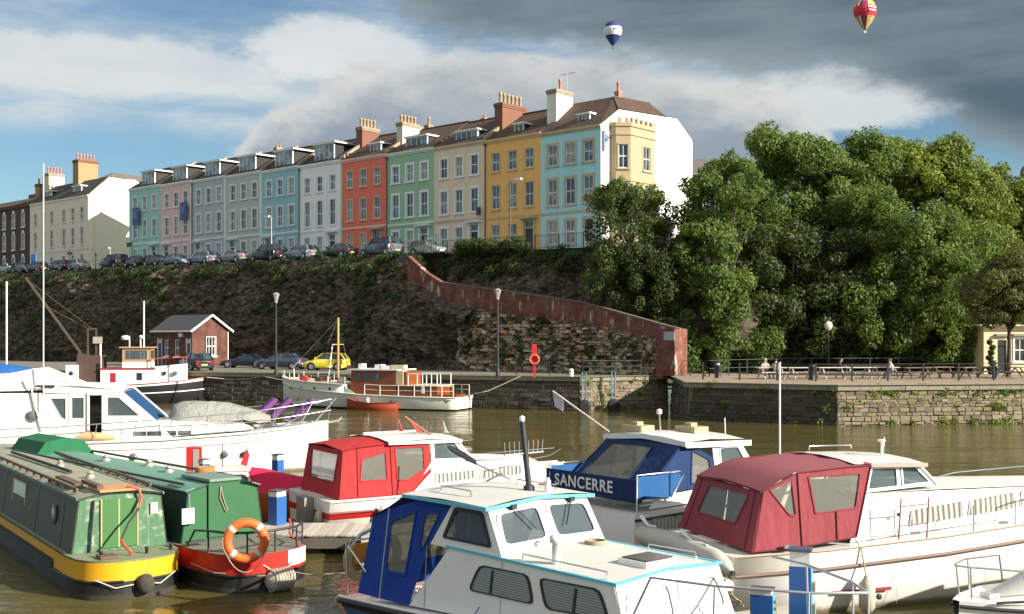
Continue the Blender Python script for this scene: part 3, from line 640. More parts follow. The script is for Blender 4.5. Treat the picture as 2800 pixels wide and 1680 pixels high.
# ---- detached cream house further left
xa, xb = TER.ony(82, 553, 0)[0], TER.ony(241, 532, 0)[0]; W = xb-xa; zb = zs((xa+xb)/2)
root = thing('cream_house', 'pale cream detached house with sunlit white side wall left of the terrace', 'house', TER.w(xa, 0, zb), TER.yaw)
crm = render_col('cream', (.62, .58, .50)); H = 10.6; win = .85
bays = [W*.12, W*.28, W*.44, W*.66, W*.82-.2, W*.93-.1]; bays = [W*v for v in (.10, .25, .39, .60, .75, .90)]
ops = [(b-win/2, b+win/2, z, z+h_) for b in bays for z, h_ in ((7.3, 1.75), (3.9, 2.4), (.6, 1.9))]
mb = facade(MB(), W, -1.2, H, ops)
mb.add([(0, 0, -1.2), (0, 10, -1.2), (0, 10, H), (0, 0, H)], [(0, 3, 2, 1)])
prof = [(0, -1.2), (0, H), (3.0, 13.4), (7.2, 13.4), (8.2, 12.9), (11.2, 12.9), (14, 12.9), (14, -1.2)]
mb.add([(W, y, z) for y, z in prof], [tuple(range(8))]); mb.add([(0, 10, -1.2), (W, 14, -1.2), (W, 14, 12.9), (0, 10, 12.9)], [(0, 3, 2, 1)])
mb.build('wall', crm, root)
for z, h_ in ((7.3, 1.75), (3.9, 2.4), (.6, 1.9)):
    fm, pm = window_meshes(win, h_, crm, .05, 1); f_ = fm.mesh('window', [crm, white_p]); p_ = pm.mesh('pane', PANES[1])
    for b in bays: o = put('window', f_, root, (b, 0, z)); put('pane', p_, o)
MB().box(0, W, -.06, .02, 3.2, 3.4).build('string_course', crm, root); MB().box(0, W, -.12, .1, H-.2, H+.05).build('cornice', crm, root)
r = MB(); r.mt(0).prism([(0, -.1, H+.06), (0, 3.0, 13.45), (0, 3.0, 13.25), (0, .1, H)], (W, 0, 0)); r.mt(0).prism([(0, 3.0, 13.45), (0, 9.5, 13.2), (0, 9.5, 13.0), (0, 3.0, 13.25)], (W-3, 0, 0))
r.mt(1).add([(W+.1, 3.0, 13.46), (W+.1, 14, 13.0), (W-3, 11, 14.4), (W-3, 5.5, 14.6)], [(0, 1, 2, 3)]); r.add([(W+.1, 3.0, 13.46), (W-3, 5.5, 14.6), (W-3, 3.0, 13.46)], [(0, 1, 2)]); r.add([(W-3, 3.0, 13.4), (W-3, 5.5, 14.6), (W-3, 11, 14.4), (W-3, 11, 13)], [(0, 1, 2, 3)])
r.build('roof', [grey_slate if False else slate, grey_slate], root)
dormer(root, W*.22, .9, H+.35, 2.2, 1.3, 3, white_p, PANES[1], .15, 2.2); dormer(root, W*.72, .9, H+.35, 2.4, 1.3, 3, white_p, PANES[1], .15, 2.2)
chimney(root, W*.02+.5, 3.3, 11.5, 15.4, 1.5, 2.4, mat('chimney_cream', (.66, .58, .42), .8), 5, pot_r, 1.0, coping_h)
chimney(root, W*.56, 3.6, 12.5, 16.5, 1.6, 3.0, mat('chimney_buff', (.36, .23, .11), .85, .15, 3.), 6, pot_r, .9, brick_ch)
fm, pm = window_meshes(1.5, 1.7, crm, .06, 3); f_ = fm.mesh('window', [crm, white_p]); p_ = pm.mesh('pane', PANES[0])
for z in (10.2, 6.3, 2.6): o = put('window', f_, root, (W+.06, 8.0, z), (0, 0, R(90))); put('pane', p_, o, (0, -.055, 0))
MB().tube([(W+.06, .9, -1), (W+.06, .9, H-.4)], .06, 6).build('downpipe', crm, root)
# ---- dark brick house at the left edge
xa2, xb2 = TER.ony(-130, 580, 0)[0], TER.ony(81, 553, 0)[0]; W = xb2-xa2; zb = zs((xa2+xb2)/2)
root = thing('brick_house', 'dark brown brick house with white windows at the left edge', 'house', TER.w(xa2, 0, zb), TER.yaw)
dbr = mat('dark_brick', (.085, .05, .038), .9, .25, 3., .1); H = 10.2
bays = [W-2.1-3.1*i for i in range(8)]
ops = [(b-.5, b+.5, z, z+h_) for b in bays for z, h_ in ((7.1, 2.1), (3.8, 2.3), (.5, 2.1))]
mb = facade(MB(), W, -1.2, H, ops); mb.add([(W, 0, -1.2), (W, 10, -1.2), (W, 10, H), (W, 0, H)], [(0, 1, 2, 3)]); mb.build('wall', dbr, root)
for z, h_ in ((7.1, 2.1), (3.8, 2.3), (.5, 2.1)):
    fm, pm = window_meshes(1.0, h_, white_p, .06, 2); fm.mt(0).box(-.3, .3, -.06, .02, h_+.1, h_+.5); f_ = fm.mesh('window', [white_p, white_p]); p_ = pm.mesh('pane', PANES[1])
    for b in bays: o = put('window', f_, root, (b, 0, z)); put('pane', p_, o)
MB().box(0, W, -.15, .1, H-.2, H+.3).build('parapet', dbr, root)
r = MB(); r.prism([(0, .2, H), (0, 4.0, 12.2), (0, 8, H)], (W, 0, 0)); r.build('roof', clay, root)
chimney(root, W-1.2, 3.0, 10.5, 14.4, 1.2, 3.2, mat('chimney_buff'), 5, pot_r, 1.2, brick_ch) if False else chimney(root, W-1.2, 3.0, 10.5, 13.6, 1.2, 2.6, MATS['chimney_buff'], 4, pot_r, 1.2, brick_ch)
MB().box(W-12, W-3.5, 5.5, 9, 10, 13.2).build('rear_wing', brick_ch, root)
# estate agents' boards fixed to two fronts
def board(px, py, label, x):
    lx, z = TER.ony(px, py, -.4)
    o = thing('sign_board', label, 'sign', TER.w(lx, -.4, z), TER.yaw)
    MB().box(-.75, .75, -.03, .03, -1.1, 1.1).build('panel', mat('board_blue', (.03, .06, .20), .4, .1), o)
    MB().box(-.55, .2, -.036, -.031, -.2, .6).build('panel_print', mat('board_print', (.10, .16, .34), .4, .1), o); MB().box(-.03, .03, .031, .4, -.1, .1).build('bracket', white_p, o)
board(371, 592, 'dark blue sale board high on the pale teal house', 0); board(501, 578, 'dark blue sale board high on the pale pink house', 0)
# ================================================================== TREES AND GREENERY
bark = mat('tree_bark', (.075, .06, .045), .95, .3, 3., .5)
LEAF = {'green': leafmat('leaf_green', [(0.050, 0.088, 0.020), (0.101, 0.163, 0.034), (0.189, 0.254, 0.060)]),
        'dark': leafmat('leaf_dark', [(0.020, 0.037, 0.012), (0.042, 0.069, 0.020), (0.089, 0.120, 0.037)], .25),  # darkened beyond the foliage's own tone: shade under the trees put into colour
        'lime': leafmat('leaf_lime', [(0.076, 0.117, 0.020), (0.158, 0.215, 0.034), (0.271, 0.312, 0.057)]),
        'brown': leafmat('leaf_autumn', [(0.060, 0.070, 0.024), (0.128, 0.132, 0.044), (0.225, 0.178, 0.070)])}
def leaves(rs, puffs, n, size):
    """leaf quads over a list of ellipsoid puffs (centre, radii): arrays of vertices and faces"""
    C = np.array([p[0] for p in puffs]); Rr = np.array([p[1] for p in puffs])
    wgt = (Rr.prod(1))**(2/3); wgt /= wgt.sum(); idx = rs.choice(len(puffs), n, p=wgt)
    d = rs.normal(size=(n, 3)); d /= np.linalg.norm(d, axis=1, keepdims=True)
    rad = 1-np.abs(rs.normal(0, .2, n))[:, None]; rad += rs.normal(0, .09, (n, 1)); ctr = C[idx]+d*Rr[idx]*rad
    nr = d+rs.normal(0, .55, (n, 3)); nr /= np.linalg.norm(nr, axis=1, keepdims=True)
    a = np.cross(nr, rs.normal(size=(n, 3))); a /= np.linalg.norm(a, axis=1, keepdims=True); b = np.cross(nr, a)
    sz = size*rs.uniform(.6, 1.35, (n, 1)); a *= sz; b *= sz*.62
    V = np.stack([ctr-a, ctr-b*.9+nr*sz*.15, ctr+a, ctr+b*.9+nr*sz*.15], 1).reshape(-1, 3)
    return V, np.arange(4*n).reshape(-1, 4)
def tree(label, base, crown, n, leaf, seed, size=.2, npuff=60, puff=(.9, 1.9), trunk=.35, name='tree', group='trees on the slope behind the promenade', trunk_top=.55):
    """crown: list of (centre, radii) big lobes in world space; puffs crowd their outer shells"""
    rs = np.random.RandomState(seed); base = Vector(base)
    root = thing(name, label, 'tree', base, 0, group); puffs = []
    vol = np.array([np.prod(r) for _, r in crown])**(2/3.); vol = vol/vol.sum()
    for (c0, r0), v in zip(crown, vol):
        c0 = np.array(c0)-np.array(base); r0 = np.array(r0)
        for _ in range(max(3, int(npuff*1.9*v))):
            d = rs.normal(size=3); d /= np.linalg.norm(d); d[2] = abs(d[2]) if rs.rand() < .35 else d[2]
            pr_ = rs.uniform(puff[0]*.6, puff[1]*.85); puffs.append((c0+d*r0*rs.uniform(.35, 1.0)**.6, np.array([pr_, pr_, pr_*.95])*rs.uniform(.7, 1.3, 3)))
    V, F_ = leaves(rs, puffs, int(n*2.1), size*.68)
    npmesh('crown', V, F_, LEAF[leaf], None, root)
    # trunk and limbs
    t = MB(); ctr = sum((Vector(c0)-base for c0, _ in crown), Vector())/len(crown); hgt = ctr.z
    top = Vector((ctr.x*.5, ctr.y*.5, hgt*trunk_top)); mid = top*.5+Vector((rs.uniform(-.3, .3), rs.uniform(-.3, .3), 0))
    t.tube([(0, 0, -.4), mid*.3, mid, top], [trunk*1.35, trunk, trunk*.85, trunk*.7], 8)
    order = rs.permutation(len(puffs))[:min(16, len(puffs))]
    for k in order:
        e = Vector(puffs[k][0]); m = top.lerp(e, .5)+Vector((0, 0, .4)); t.tube([top*rs.uniform(.85, 1), m, e], [trunk*.42, trunk*.25, .04], 5)
    t.build('trunk', bark, root); return root
def lobe(px, py, Z, rx, ry, rz): return (tuple(P(px, py, Z)), (rx, ry, rz))
def gbase(px, Z, z=QZ): return ((px-1400)/FPX*Z, Z, z)
# pixel of lobe centre, depth, radii in metres (about 34 photo pixels to the metre at 90 m)
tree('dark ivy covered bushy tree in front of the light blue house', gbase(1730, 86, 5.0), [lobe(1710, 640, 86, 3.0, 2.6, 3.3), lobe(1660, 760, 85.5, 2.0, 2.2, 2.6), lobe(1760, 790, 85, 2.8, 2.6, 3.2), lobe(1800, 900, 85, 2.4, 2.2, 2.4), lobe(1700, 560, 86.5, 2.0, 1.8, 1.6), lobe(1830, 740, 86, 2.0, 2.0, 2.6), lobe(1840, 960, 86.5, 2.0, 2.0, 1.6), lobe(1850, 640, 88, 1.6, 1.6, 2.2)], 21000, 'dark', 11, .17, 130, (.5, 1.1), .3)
tree('young yellow green bush topping the dark tree before the tower', gbase(1700, 87.3, 8.0), [lobe(1690, 545, 87.3, 2.2, 1.5, 1.3), lobe(1790, 560, 87.4, .9, .8, 1.6)], 3200, 'lime', 12, .15, 40, (.35, .7), .12)
tree('leafy tree with pale hanging sprays beside the end of the brick wall', gbase(1960, 84, QZ), [lobe(1975, 560, 86, 3.0, 2.8, 3.3), lobe(1935, 700, 85, 2.6, 2.4, 3.3), lobe(1985, 830, 83, 1.9, 1.8, 3.2), lobe(1880, 860, 85.5, 2.2, 2.2, 3.0), lobe(2010, 480, 87, 1.8, 1.8, 1.4), lobe(1930, 960, 85, 2.6, 1.6, 1.6), lobe(2050, 950, 86, 2.4, 1.6, 1.8)], 24000, 'green', 13, .2, 110, (.6, 1.25), .3)
tree('tallest green tree of the slope left of centre in the clump', gbase(2230, 96, QZ), [lobe(2190, 440, 97, 4.0, 3.4, 2.6), lobe(2330, 470, 97, 3.6, 3.2, 3.2), lobe(2120, 430, 97, 2.6, 2.4, 2.4), lobe(2250, 640, 95, 5.0, 3.4, 4.5), lobe(2080, 660, 95, 2.8, 2.8, 4.0), lobe(2060, 560, 96, 2.4, 2.4, 2.4), lobe(2380, 640, 96, 3.0, 2.6, 3.4), lobe(2260, 540, 98, 3.6, 2.4, 2.6)], 33000, 'green', 14, .23, 150, (.75, 1.6), .45)
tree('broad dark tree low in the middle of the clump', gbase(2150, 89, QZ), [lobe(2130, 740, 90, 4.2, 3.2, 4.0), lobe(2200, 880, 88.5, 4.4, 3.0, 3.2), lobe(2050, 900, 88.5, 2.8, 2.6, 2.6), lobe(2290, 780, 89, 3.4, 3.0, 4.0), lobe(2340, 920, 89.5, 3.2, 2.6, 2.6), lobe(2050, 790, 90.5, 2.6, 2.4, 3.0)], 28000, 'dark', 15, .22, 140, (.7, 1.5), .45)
tree('rounded mid green tree leaning forward right of the lamp post', gbase(2480, 88, QZ), [lobe(2500, 680, 88, 4.2, 3.4, 3.6), lobe(2570, 790, 86.5, 3.8, 3.0, 3.4), lobe(2430, 850, 87, 3.8, 3.0, 3.6), lobe(2550, 930, 86.5, 3.2, 2.6, 2.2), lobe(2380, 620, 90, 2.8, 2.6, 3.0), lobe(2640, 900, 88, 2.4, 2.2, 2.6), lobe(2620, 700, 90, 2.6, 2.4, 3.0)], 32000, 'green', 16, .21, 150, (.7, 1.5), .45)
tree('tall bright green tree with sloping crown right of the tallest one', gbase(2580, 98, QZ), [lobe(2500, 490, 99, 4.2, 3.4, 3.0), lobe(2600, 540, 98, 3.8, 3.2, 3.6), lobe(2680, 600, 97, 3.0, 3.0, 3.4), lobe(2450, 440, 100, 2.4, 2.4, 1.6), lobe(2700, 760, 95, 3.0, 2.8, 4.4), lobe(2610, 430, 99, 1.6, 1.6, 1.3), lobe(2400, 540, 100, 2.8, 2.4, 2.8), lobe(2600, 680, 97, 3.2, 2.6, 3.0)], 34000, 'lime', 17, .23, 150, (.75, 1.6), .45)
tree('yellowing green tree cut off by the right edge', gbase(2830, 100, QZ), [lobe(2770, 620, 100, 3.0, 2.8, 3.6), lobe(2850, 600, 100, 4.0, 3.2, 4.2), lobe(2735, 510, 100, 1.2, 1.2, 2.0), lobe(2800, 740, 98, 3.4, 3.0, 3.4)], 17000, 'lime', 18, .23, 110, (.75, 1.5), .4)
tree('small autumn tinted tree on the promenade before the cream lodge', gbase(2757, 77, QZ), [lobe(2740, 790, 77.5, 2.8, 2.4, 2.0), lobe(2790, 740, 77.5, 2.4, 2.2, 1.8), lobe(2690, 830, 77, 1.4, 1.6, 1.4), lobe(2830, 820, 77, 2.4, 2.2, 1.6), lobe(2760, 850, 76.8, 2.4, 2.0, 1.2)], 15000, 'brown', 19, .15, 90, (.45, .95), .17, group='promenade trees', trunk_top=.60)
# dense undergrowth at the foot of the trees, shade put into its leaf colour: leaves nobody could count
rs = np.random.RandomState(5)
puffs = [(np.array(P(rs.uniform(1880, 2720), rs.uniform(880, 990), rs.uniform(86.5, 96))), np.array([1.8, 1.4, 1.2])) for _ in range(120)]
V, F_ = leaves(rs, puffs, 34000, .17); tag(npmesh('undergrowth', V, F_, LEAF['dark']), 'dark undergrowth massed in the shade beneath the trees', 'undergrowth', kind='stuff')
# slope behind the trees
rows = [[Vector((lerp(8, 75, i/30), lerp(92, 108, u/8)+fbm(i*.3, u*.4, 2)*1.2, lerp(QZ-.2, 13.0, u/8))) for i in range(31)] for u in range(9)]
struct(MB().grid(rows, True).build('wooded_slope', rock))
# ivy and shrubs on the cliff
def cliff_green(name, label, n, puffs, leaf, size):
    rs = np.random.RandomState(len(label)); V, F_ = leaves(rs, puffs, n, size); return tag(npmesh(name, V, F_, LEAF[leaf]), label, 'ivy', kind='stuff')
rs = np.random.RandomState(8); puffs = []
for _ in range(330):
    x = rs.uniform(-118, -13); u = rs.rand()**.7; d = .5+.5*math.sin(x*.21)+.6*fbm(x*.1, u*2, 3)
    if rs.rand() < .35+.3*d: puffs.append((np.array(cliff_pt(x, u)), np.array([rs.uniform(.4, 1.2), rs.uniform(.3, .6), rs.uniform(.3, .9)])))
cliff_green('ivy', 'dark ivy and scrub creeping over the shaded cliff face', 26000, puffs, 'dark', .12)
puffs = []
for _ in range(110): 
    x = rs.uniform(-110, -13); puffs.append((np.array(cliff_pt(x, rs.uniform(.86, 1.0))), np.array([rs.uniform(.4, 1.1), .4, rs.uniform(.2, .5)])))
for _ in range(70):
    x = rs.uniform(-13, 6); puffs.append((np.array(cliff2_pt(x, rs.uniform(.72, 1.0))), np.array([rs.uniform(.5, 1.2), .5, rs.uniform(.3, .7)])))
for _ in range(30):
    x = rs.uniform(-11, -4); puffs.append((np.array(TER.w(x, rs.uniform(-6.5, -5.5), zs(x)+rs.uniform(-.1, .5))), np.array([.9, .6, .6])))
cliff_green('bramble', 'bramble and grass hanging along the cliff top below the railings', 26000, puffs, 'dark', .12)
# ================================================================== CLIFF WALLS
def brickmat(name, a, b, mo, sc=4.2, white=0.):
    m = bpy.data.materials.new(name); m.use_nodes = True; t = NT(m.node_tree); bs = t.n['Principled BSDF']; co = t.node('ShaderNodeTexCoord').outputs['Object']
    sp = t.node('ShaderNodeSeparateXYZ'); t.put(sp.inputs[0], co); br = t.node('ShaderNodeTexBrick'); t.put(br.inputs['Vector'], t.comb(t.math('ADD', sp.outputs[0], sp.outputs[1]), sp.outputs[2], 0.))
    t.put(br.inputs['Color1'], a); t.put(br.inputs['Color2'], b); t.put(br.inputs['Mortar'], mo); br.inputs['Scale'].default_value = sc; br.inputs['Mortar Size'].default_value = .025; br.inputs['Brick Width'].default_value = .95; br.inputs['Row Height'].default_value = .32
    n = t.noise(co, 1.1, 6, .65); cl = t.mix(t.math('MULTIPLY', t.smooth(n, .4, .62), .75), br.outputs[0], tuple(v*.38 for v in a))
    if white:
        n2 = t.noise(t.vmath('MULTIPLY', co, (1, 1, .25)), 1.5, 6, .7); cl = t.mix(t.math('MULTIPLY', t.smooth(n2, .555, .63), white), cl, (.42, .38, .34))
    t.put(bs.inputs['Base Color'], cl); bs.inputs['Roughness'].default_value = .9
    bn = t.node('ShaderNodeBump'); bn.inputs['Strength'].default_value = .4; bn.inputs['Distance'].default_value = .03; bn.invert = True; t.put(bn.inputs['Height'], br.outputs['Fac']); t.l.new(bn.outputs[0], bs.inputs['Normal']); MATS[name] = m; return m
redbrick = brickmat('red_brick', (.24, .082, .052), (.17, .058, .04), (.14, .085, .065), 3.6, .95)
dark_cop = mat('dark_coping', (.13, .10, .075), .9, .25, 2., .2)
root = thing('brick_wall', 'red brick parapet wall with white stains stepping down the cliff', 'wall', TER.w(0, 0, 0), TER.yaw)
mb = MB(); cp = []
for (x0, z0), (x1, z1) in zip(BTOP, BTOP[1:]):
    mb.hexa([(x0, -10.62, pwl(x0, BBOT)-.3), (x1, -10.62, pwl(x1, BBOT)-.3), (x1, -10.2, pwl(x1, BBOT)-.3), (x0, -10.2, pwl(x0, BBOT)-.3)], [(x0, -10.62, z0), (x1, -10.62, z1), (x1, -10.2, z1), (x0, -10.2, z0)])
mb.build('wall_face', redbrick, root)
for i, ((x0, z0), (x1, z1)) in enumerate(zip(BTOP, BTOP[1:])):
    L = math.hypot(x1-x0, z1-z0); n = max(1, round(L/1.1))
    for k in range(n):
        a, b = lerp(x0, x1, k/n), lerp(x0, x1, (k+.97)/n); za, zb_ = lerp(z0, z1, k/n), lerp(z0, z1, (k+.97)/n)
        MB().hexa([(a, -10.68, za+.002), (b, -10.68, zb_+.002), (b, -10.14, zb_+.002), (a, -10.14, za+.002)], [(a, -10.66, za+.13), (b, -10.66, zb_+.13), (b, -10.16, zb_+.13), (a, -10.16, za+.13)]).build('coping_stone', redbrick if i < 2 else dark_cop, root)
MB().box(13.7, 15.3, -11.75, -10.18, QZ-.2, 5.55).build('end_pier', redbrick, root)
MB().box(14.4, 15.28, -11.79, -11.751, 4.75, 5.35).build('notice_plate', mat('plate_grey', (.35, .38, .42), .5), root)
# rubble masonry under it
rubset = [mat('rubble_a', (.34, .26, .17), .95, .35, 3., .4, dirt=.4, dcol=(.08, .07, .04)), mat('rubble_b', (.48, .39, .28), .95, .35, 3., .4, dirt=.3, dcol=(.10, .08, .05)),
          mat('rubble_c', (.17, .13, .09), .95, .35, 3., .4, dirt=.5, dcol=(.05, .05, .025)), mat('rubble_d', (.40, .22, .115), .95, .35, 3., .4, dirt=.4, dcol=(.09, .06, .04))]
root = thing('stone_wall', 'rough rubble stone retaining wall below the red brick parapet', 'wall', TER.w(0, 0, 0), TER.yaw)
core = MB(); xs_ = [lerp(-6.2, 13.75, i/120) for i in range(121)]
def rub_y(x, z): return lerp(-11.65, -10.66, (z-QZ)/max(1, pwl(x, BBOT)-QZ))+fbm(x*.3, z*.4, 3)*.3+fbm(x*1.1, z*1.6, 7)*.16
core.grid([[(x, rub_y(x, lerp(QZ-.2, pwl(x, BBOT)+.1, u/30))+.04+fbm(x*2, u*.5, 1)*.08, lerp(QZ-.2, pwl(x, BBOT)+.1, u/30)) for x in xs_] for u in range(31)]); core.build('wall_core', rock, root)
rr = random.Random(31); cand = []
z = QZ-.1; 
while z < 8.2:
    hz = rr.uniform(.13, .30); x = -6.2
    while x < 13.6:
        wv = rr.uniform(.18, .70); xm = x+wv/2
        if z+hz < pwl(xm, BBOT)+.05 and rr.random() < .78: cand.append((x, x+wv, z, z+hz*rr.uniform(.8, 1)))
        x += wv+.02
    z += hz
cand.sort(key=lambda q: -(q[1]-q[0])*(q[3]-q[2])); mcache = {}; rest = MB()
for i, (x0, x1, z0, z1) in enumerate(cand):
    k = rr.choices(range(4), [4, 3, 4, 2])[0]; xm, zm = (x0+x1)/2, (z0+z1)/2; dp = rr.uniform(.08, .26); y = rub_y(xm, zm)+.03; g = rr.randrange(6)
    if i < 300:
        if (g, k) not in mcache: mcache[(g, k)] = BLK[g].mesh('stone', rubset[k])
        put('stone', mcache[(g, k)], root, (xm, y, zm), (0, rr.uniform(-.3, .3), rr.uniform(-.3, .3)), (x1-x0, dp, z1-z0))
    else: rest.mt(k).add([(xm+v[0]*(x1-x0), y+v[1]*dp, zm+v[2]*(z1-z0)) for v in BLK[g].v], BLK[g].f)
tag(rest.build('stones', rubset, root), None, kind='stuff')
rs = np.random.RandomState(78); puffs = []
for i_ in (2, 4, 5, 5, 5, 6):
    for _ in range(16):
        a_, b_ = Vector(EDGE[i_]), Vector(EDGE[i_+1]); q_ = a_.lerp(b_, rs.rand()); z_ = rs.choice([QZ-.2, QZ-.45, .1, 1.0], p=[.45, .25, .2, .1])+rs.uniform(-.1, .1); o_ = off(i_, -.02-.0*z_); puffs.append((np.array((q_.x+o_.x, q_.y+o_.y+.12*z_, z_)), np.array([rs.uniform(.12, .5), .12, rs.uniform(.08, .3)])))
cliff_green('quay_weeds', 'weeds and moss tufts hanging on the quay walls', 5200, puffs, 'lime', .07)
rs = np.random.RandomState(77); puffs = []
for _ in range(40): x = rs.uniform(-6, 13); z = rs.uniform(QZ+.3, pwl(x, BBOT)); puffs.append((np.array(TER.w(x, rub_y(x, z)-.1, z)), np.array([.45, .25, .4])))
cliff_green('wall_weeds', 'tufts of green weeds growing out of the rubble wall', 2600, puffs, 'dark', .12)

# ================================================================== STREET FURNITURE
black_iron = mat('black_iron', (.018, .02, .022), .5, .2, 5.); galv = mat('galvanised_steel', (.38, .39, .41), .45, .15, 5., metal=.7); white_m = mat('white_enamel', (.78, .78, .76), .4, .06, 4.)
lampglass = mat('lamp_lens', (.32, .31, .27), .35, .1, 3.)
def quay_lamp(px, Z, h_, label, globe=False):
    p = P(px, 900, Z); root = thing('lamp_post', label, 'lamp post', (p.x, Z, QZ), 0, 'lamp posts along the quay')
    MB().lathe([(.16, 0), (.16, .1), (.11, .5), (.075, .9), (.055, h_-.7), (.05, h_-.6)], 8).build('post', black_iron, root)
    if globe:
        MB().lathe([(.02, h_-.62), (.16, h_-.55), (.27, h_-.38), (.30, h_-.22), (.26, h_-.05), (.14, h_+.06), (.02, h_+.1)], 14).build('lamp_globe', mat('globe_lens', (.85, .8, .55), .3, .05), root)
    else:
        MB().lathe([(.10, h_-.6), (.10, h_-.45), (.22, h_-.02), (.2, h_)], 6, smooth=False).build('lantern', lampglass, root); MB().lathe([(.25, h_+.002), (.26, h_+.04), (.12, h_+.11), (.03, h_+.16)], 6, smooth=False).build('lantern_cap', lampglass, root)
quay_lamp(755, 81, 5.75, 'dark lamp post with white lantern between the parked cars'); quay_lamp(1361, 77.8, 5.9, 'dark lamp post with white lantern before the brick parapet'); quay_lamp(2265, 84, 3.6+.2, 'lamp post with round cream globe behind the white picnic tables', True)
def street_lamp(px, ly, h_, arm, label):
    lx, _ = TER.ony(px, 700, ly); root = thing('street_lamp', label, 'lamp post', TER.w(lx, ly, zs(lx)-.15), TER.yaw, 'street lamps on the cliff road')
    MB().tube([(0, 0, 0), (0, 0, 1.2), (0, 0, h_)], [.10, .08, .055], 8).build('post', galv if arm < 0 else mat('brown_post', (.10, .075, .06), .6), root)
    MB().tube([(0, 0, h_-.04), (arm*.4, 0, h_+.04), (arm, 0, h_+.06)], .035, 6).build('arm', galv, root)
    MB().box(min(arm*.6, arm*1.6), max(arm*.6, arm*1.6), -.13, .13, h_+.0, h_+.15).build('lamp_head', white_m, root)
street_lamp(1395, -5.3, 6.0, .8, 'tall street lamp with white head before the yellow house'); street_lamp(742, -6.4, 4.6, -.6, 'grey street lamp on the cliff road before the mid blue house'); street_lamp(301, -6.4, 2.5, -.25, 'short lamp post beside the sunlit side of the cream house')
def sign_post(px, ly, h_, label, boards):
    lx, _ = TER.ony(px, 700, ly); root = thing('sign_post', label, 'sign', TER.w(lx, ly, zs(lx)-.15), TER.yaw)
    MB().tube([(0, 0, 0), (0, 0, h_)], .05, 6).build('post', black_iron, root)
    for (x0, x1, z0, z1) in boards: MB().box(x0, x1, -.03, .03, z0, z1).build('sign_panel', mat('sign_dark', (.03, .05, .055), .5), root)
sign_post(362, -5.8, 3.2, 'dark finger sign post at the teal house corner', [(-1.3, .06, 2.6, 3.15)]); sign_post(191, -5.8, 2.9, 'cross armed finger post before the cream house', [(-.75, .75, 2.15, 2.45)]); sign_post(262, -5.8, 2.1, 'small thin sign post right of the cream house front', [(-.15, .15, 1.7, 2.1)])
o = thing('notice_board', 'bright blue notice panel before the dark brick and cream houses', 'sign', TER.w(TER.ony(92, 720, -5.5)[0], -5.5, zs(-100)), TER.yaw)
MB().box(-.75, .75, -.04, .04, 1.0, 2.3).build('panel', mat('notice_blue', (.03, .22, .55), .4), o); MB().box(-.7, -.6, -.03, .03, 0, .999).build('leg', galv, o); MB().box(.6, .7, -.03, .03, 0, .999).build('leg', galv, o)
# railings -------------------------------------------------------------
def railing(label, pts, h_, gap, rails, bars=0, m=black_iron, pw=.06, rw=.035, group=None):
    p0 = Vector(pts[0]); root = thing('railing', label, 'railing', p0); A = [Vector(p)-p0 for p in pts]; bb = MB()
    for a, b in zip(A, A[1:]):
        L = (b-a).length; n = max(1, round(L/gap))
        for i in range(n+1 if b is A[-1] else n):
            q = a.lerp(b, i/n); MB().box(q.x-pw/2, q.x+pw/2, q.y-pw/2, q.y+pw/2, q.z, q.z+h_).build('post', m, root)
        for r_ in rails: MB().beam(a+Vector((0, 0, h_*r_)), b+Vector((0, 0, h_*r_)), rw, rw).build('rail', m, root)
        if bars:
            k = int(L/bars)
            for i in range(k): q = a.lerp(b, (i+.5)/k); bb.box(q.x-.012, q.x+.012, q.y-.012, q.y+.012, q.z+.08, q.z+h_*.97)
    if bb.f: tag(bb.build('bars', m, root), None, kind='stuff')
    return root
def tp(lx, ly, dz=0.): return TER.w(lx, ly, zs(lx)+dz)
railing('thin dark railing along the cliff top behind the parked cars', [tp(-118, -7.1, -.2), tp(-70, -7.1, -.2), tp(-13.5, -7.1, -.2)], 1.15, 3.0, (.98, .55), m=mat('rail_grey', (.06, .07, .075), .5))
railing('black barred railings before the yellow and light blue houses', [tp(-13, -5.6, -.2), tp(2.5, -5.6, -.2)], 1.25, 2.4, (.97, .12), .16)
railing('grey gate railings at the head of the brick wall', [tp(-14.6, -6.9, -.2), tp(-12.2, -7.4, -.2)], 1.6, 1.2, (.97, .1), .14, mat('gate_grey', (.16, .17, .175), .5))
railing('black quay railing between the life ring stand and the brick pier', [(.3, 79.3, QZ), (4.9, 77.8, QZ), (11.4, 80.7, QZ), (13.4, 77.0, QZ)], 1.12, 2.3, (.97, .62, .3))
railing('near black promenade railing before the picnic tables', [(12.2, 72.4, QZ), (18.6, 69.4, QZ), (30, 70.6, QZ), (44, 72.6, QZ)], 1.1, 2.2, (.95, .5), pw=.1)
railing('far thin promenade railing under the trees', [(13.4, 77.0, QZ), (20, 84, QZ), (34, 87, QZ), (50, 89, QZ)], 1.15, 2.5, (.98, .5), m=mat('rail_grey', (.06, .07, .075), .5))
# life ring stand
p = G(1461, 1033, QZ); red_e = mat('red_enamel', (.55, .02, .018), .4, .1, 4.); root = thing('lifebuoy_stand', 'bright red life ring stand on the quay edge', 'life ring', p)
MB().box(-.08, .08, -.06, .06, 0, 1.0).box(-.16, .16, -.06, .06, 1.5, 2.25).build('post', red_e, root); MB().box(-.28, .28, .0, .055, .95, 1.48).build('backboard', red_e, root)
MB().tube([(.30*math.cos(a*R(15)), -.12, 1.22+.30*math.sin(a*R(15))) for a in range(24)], .075, 6, True).build('ring', mat('ring_white_red', (.62, .12, .09), .5, .3, 3.), root)
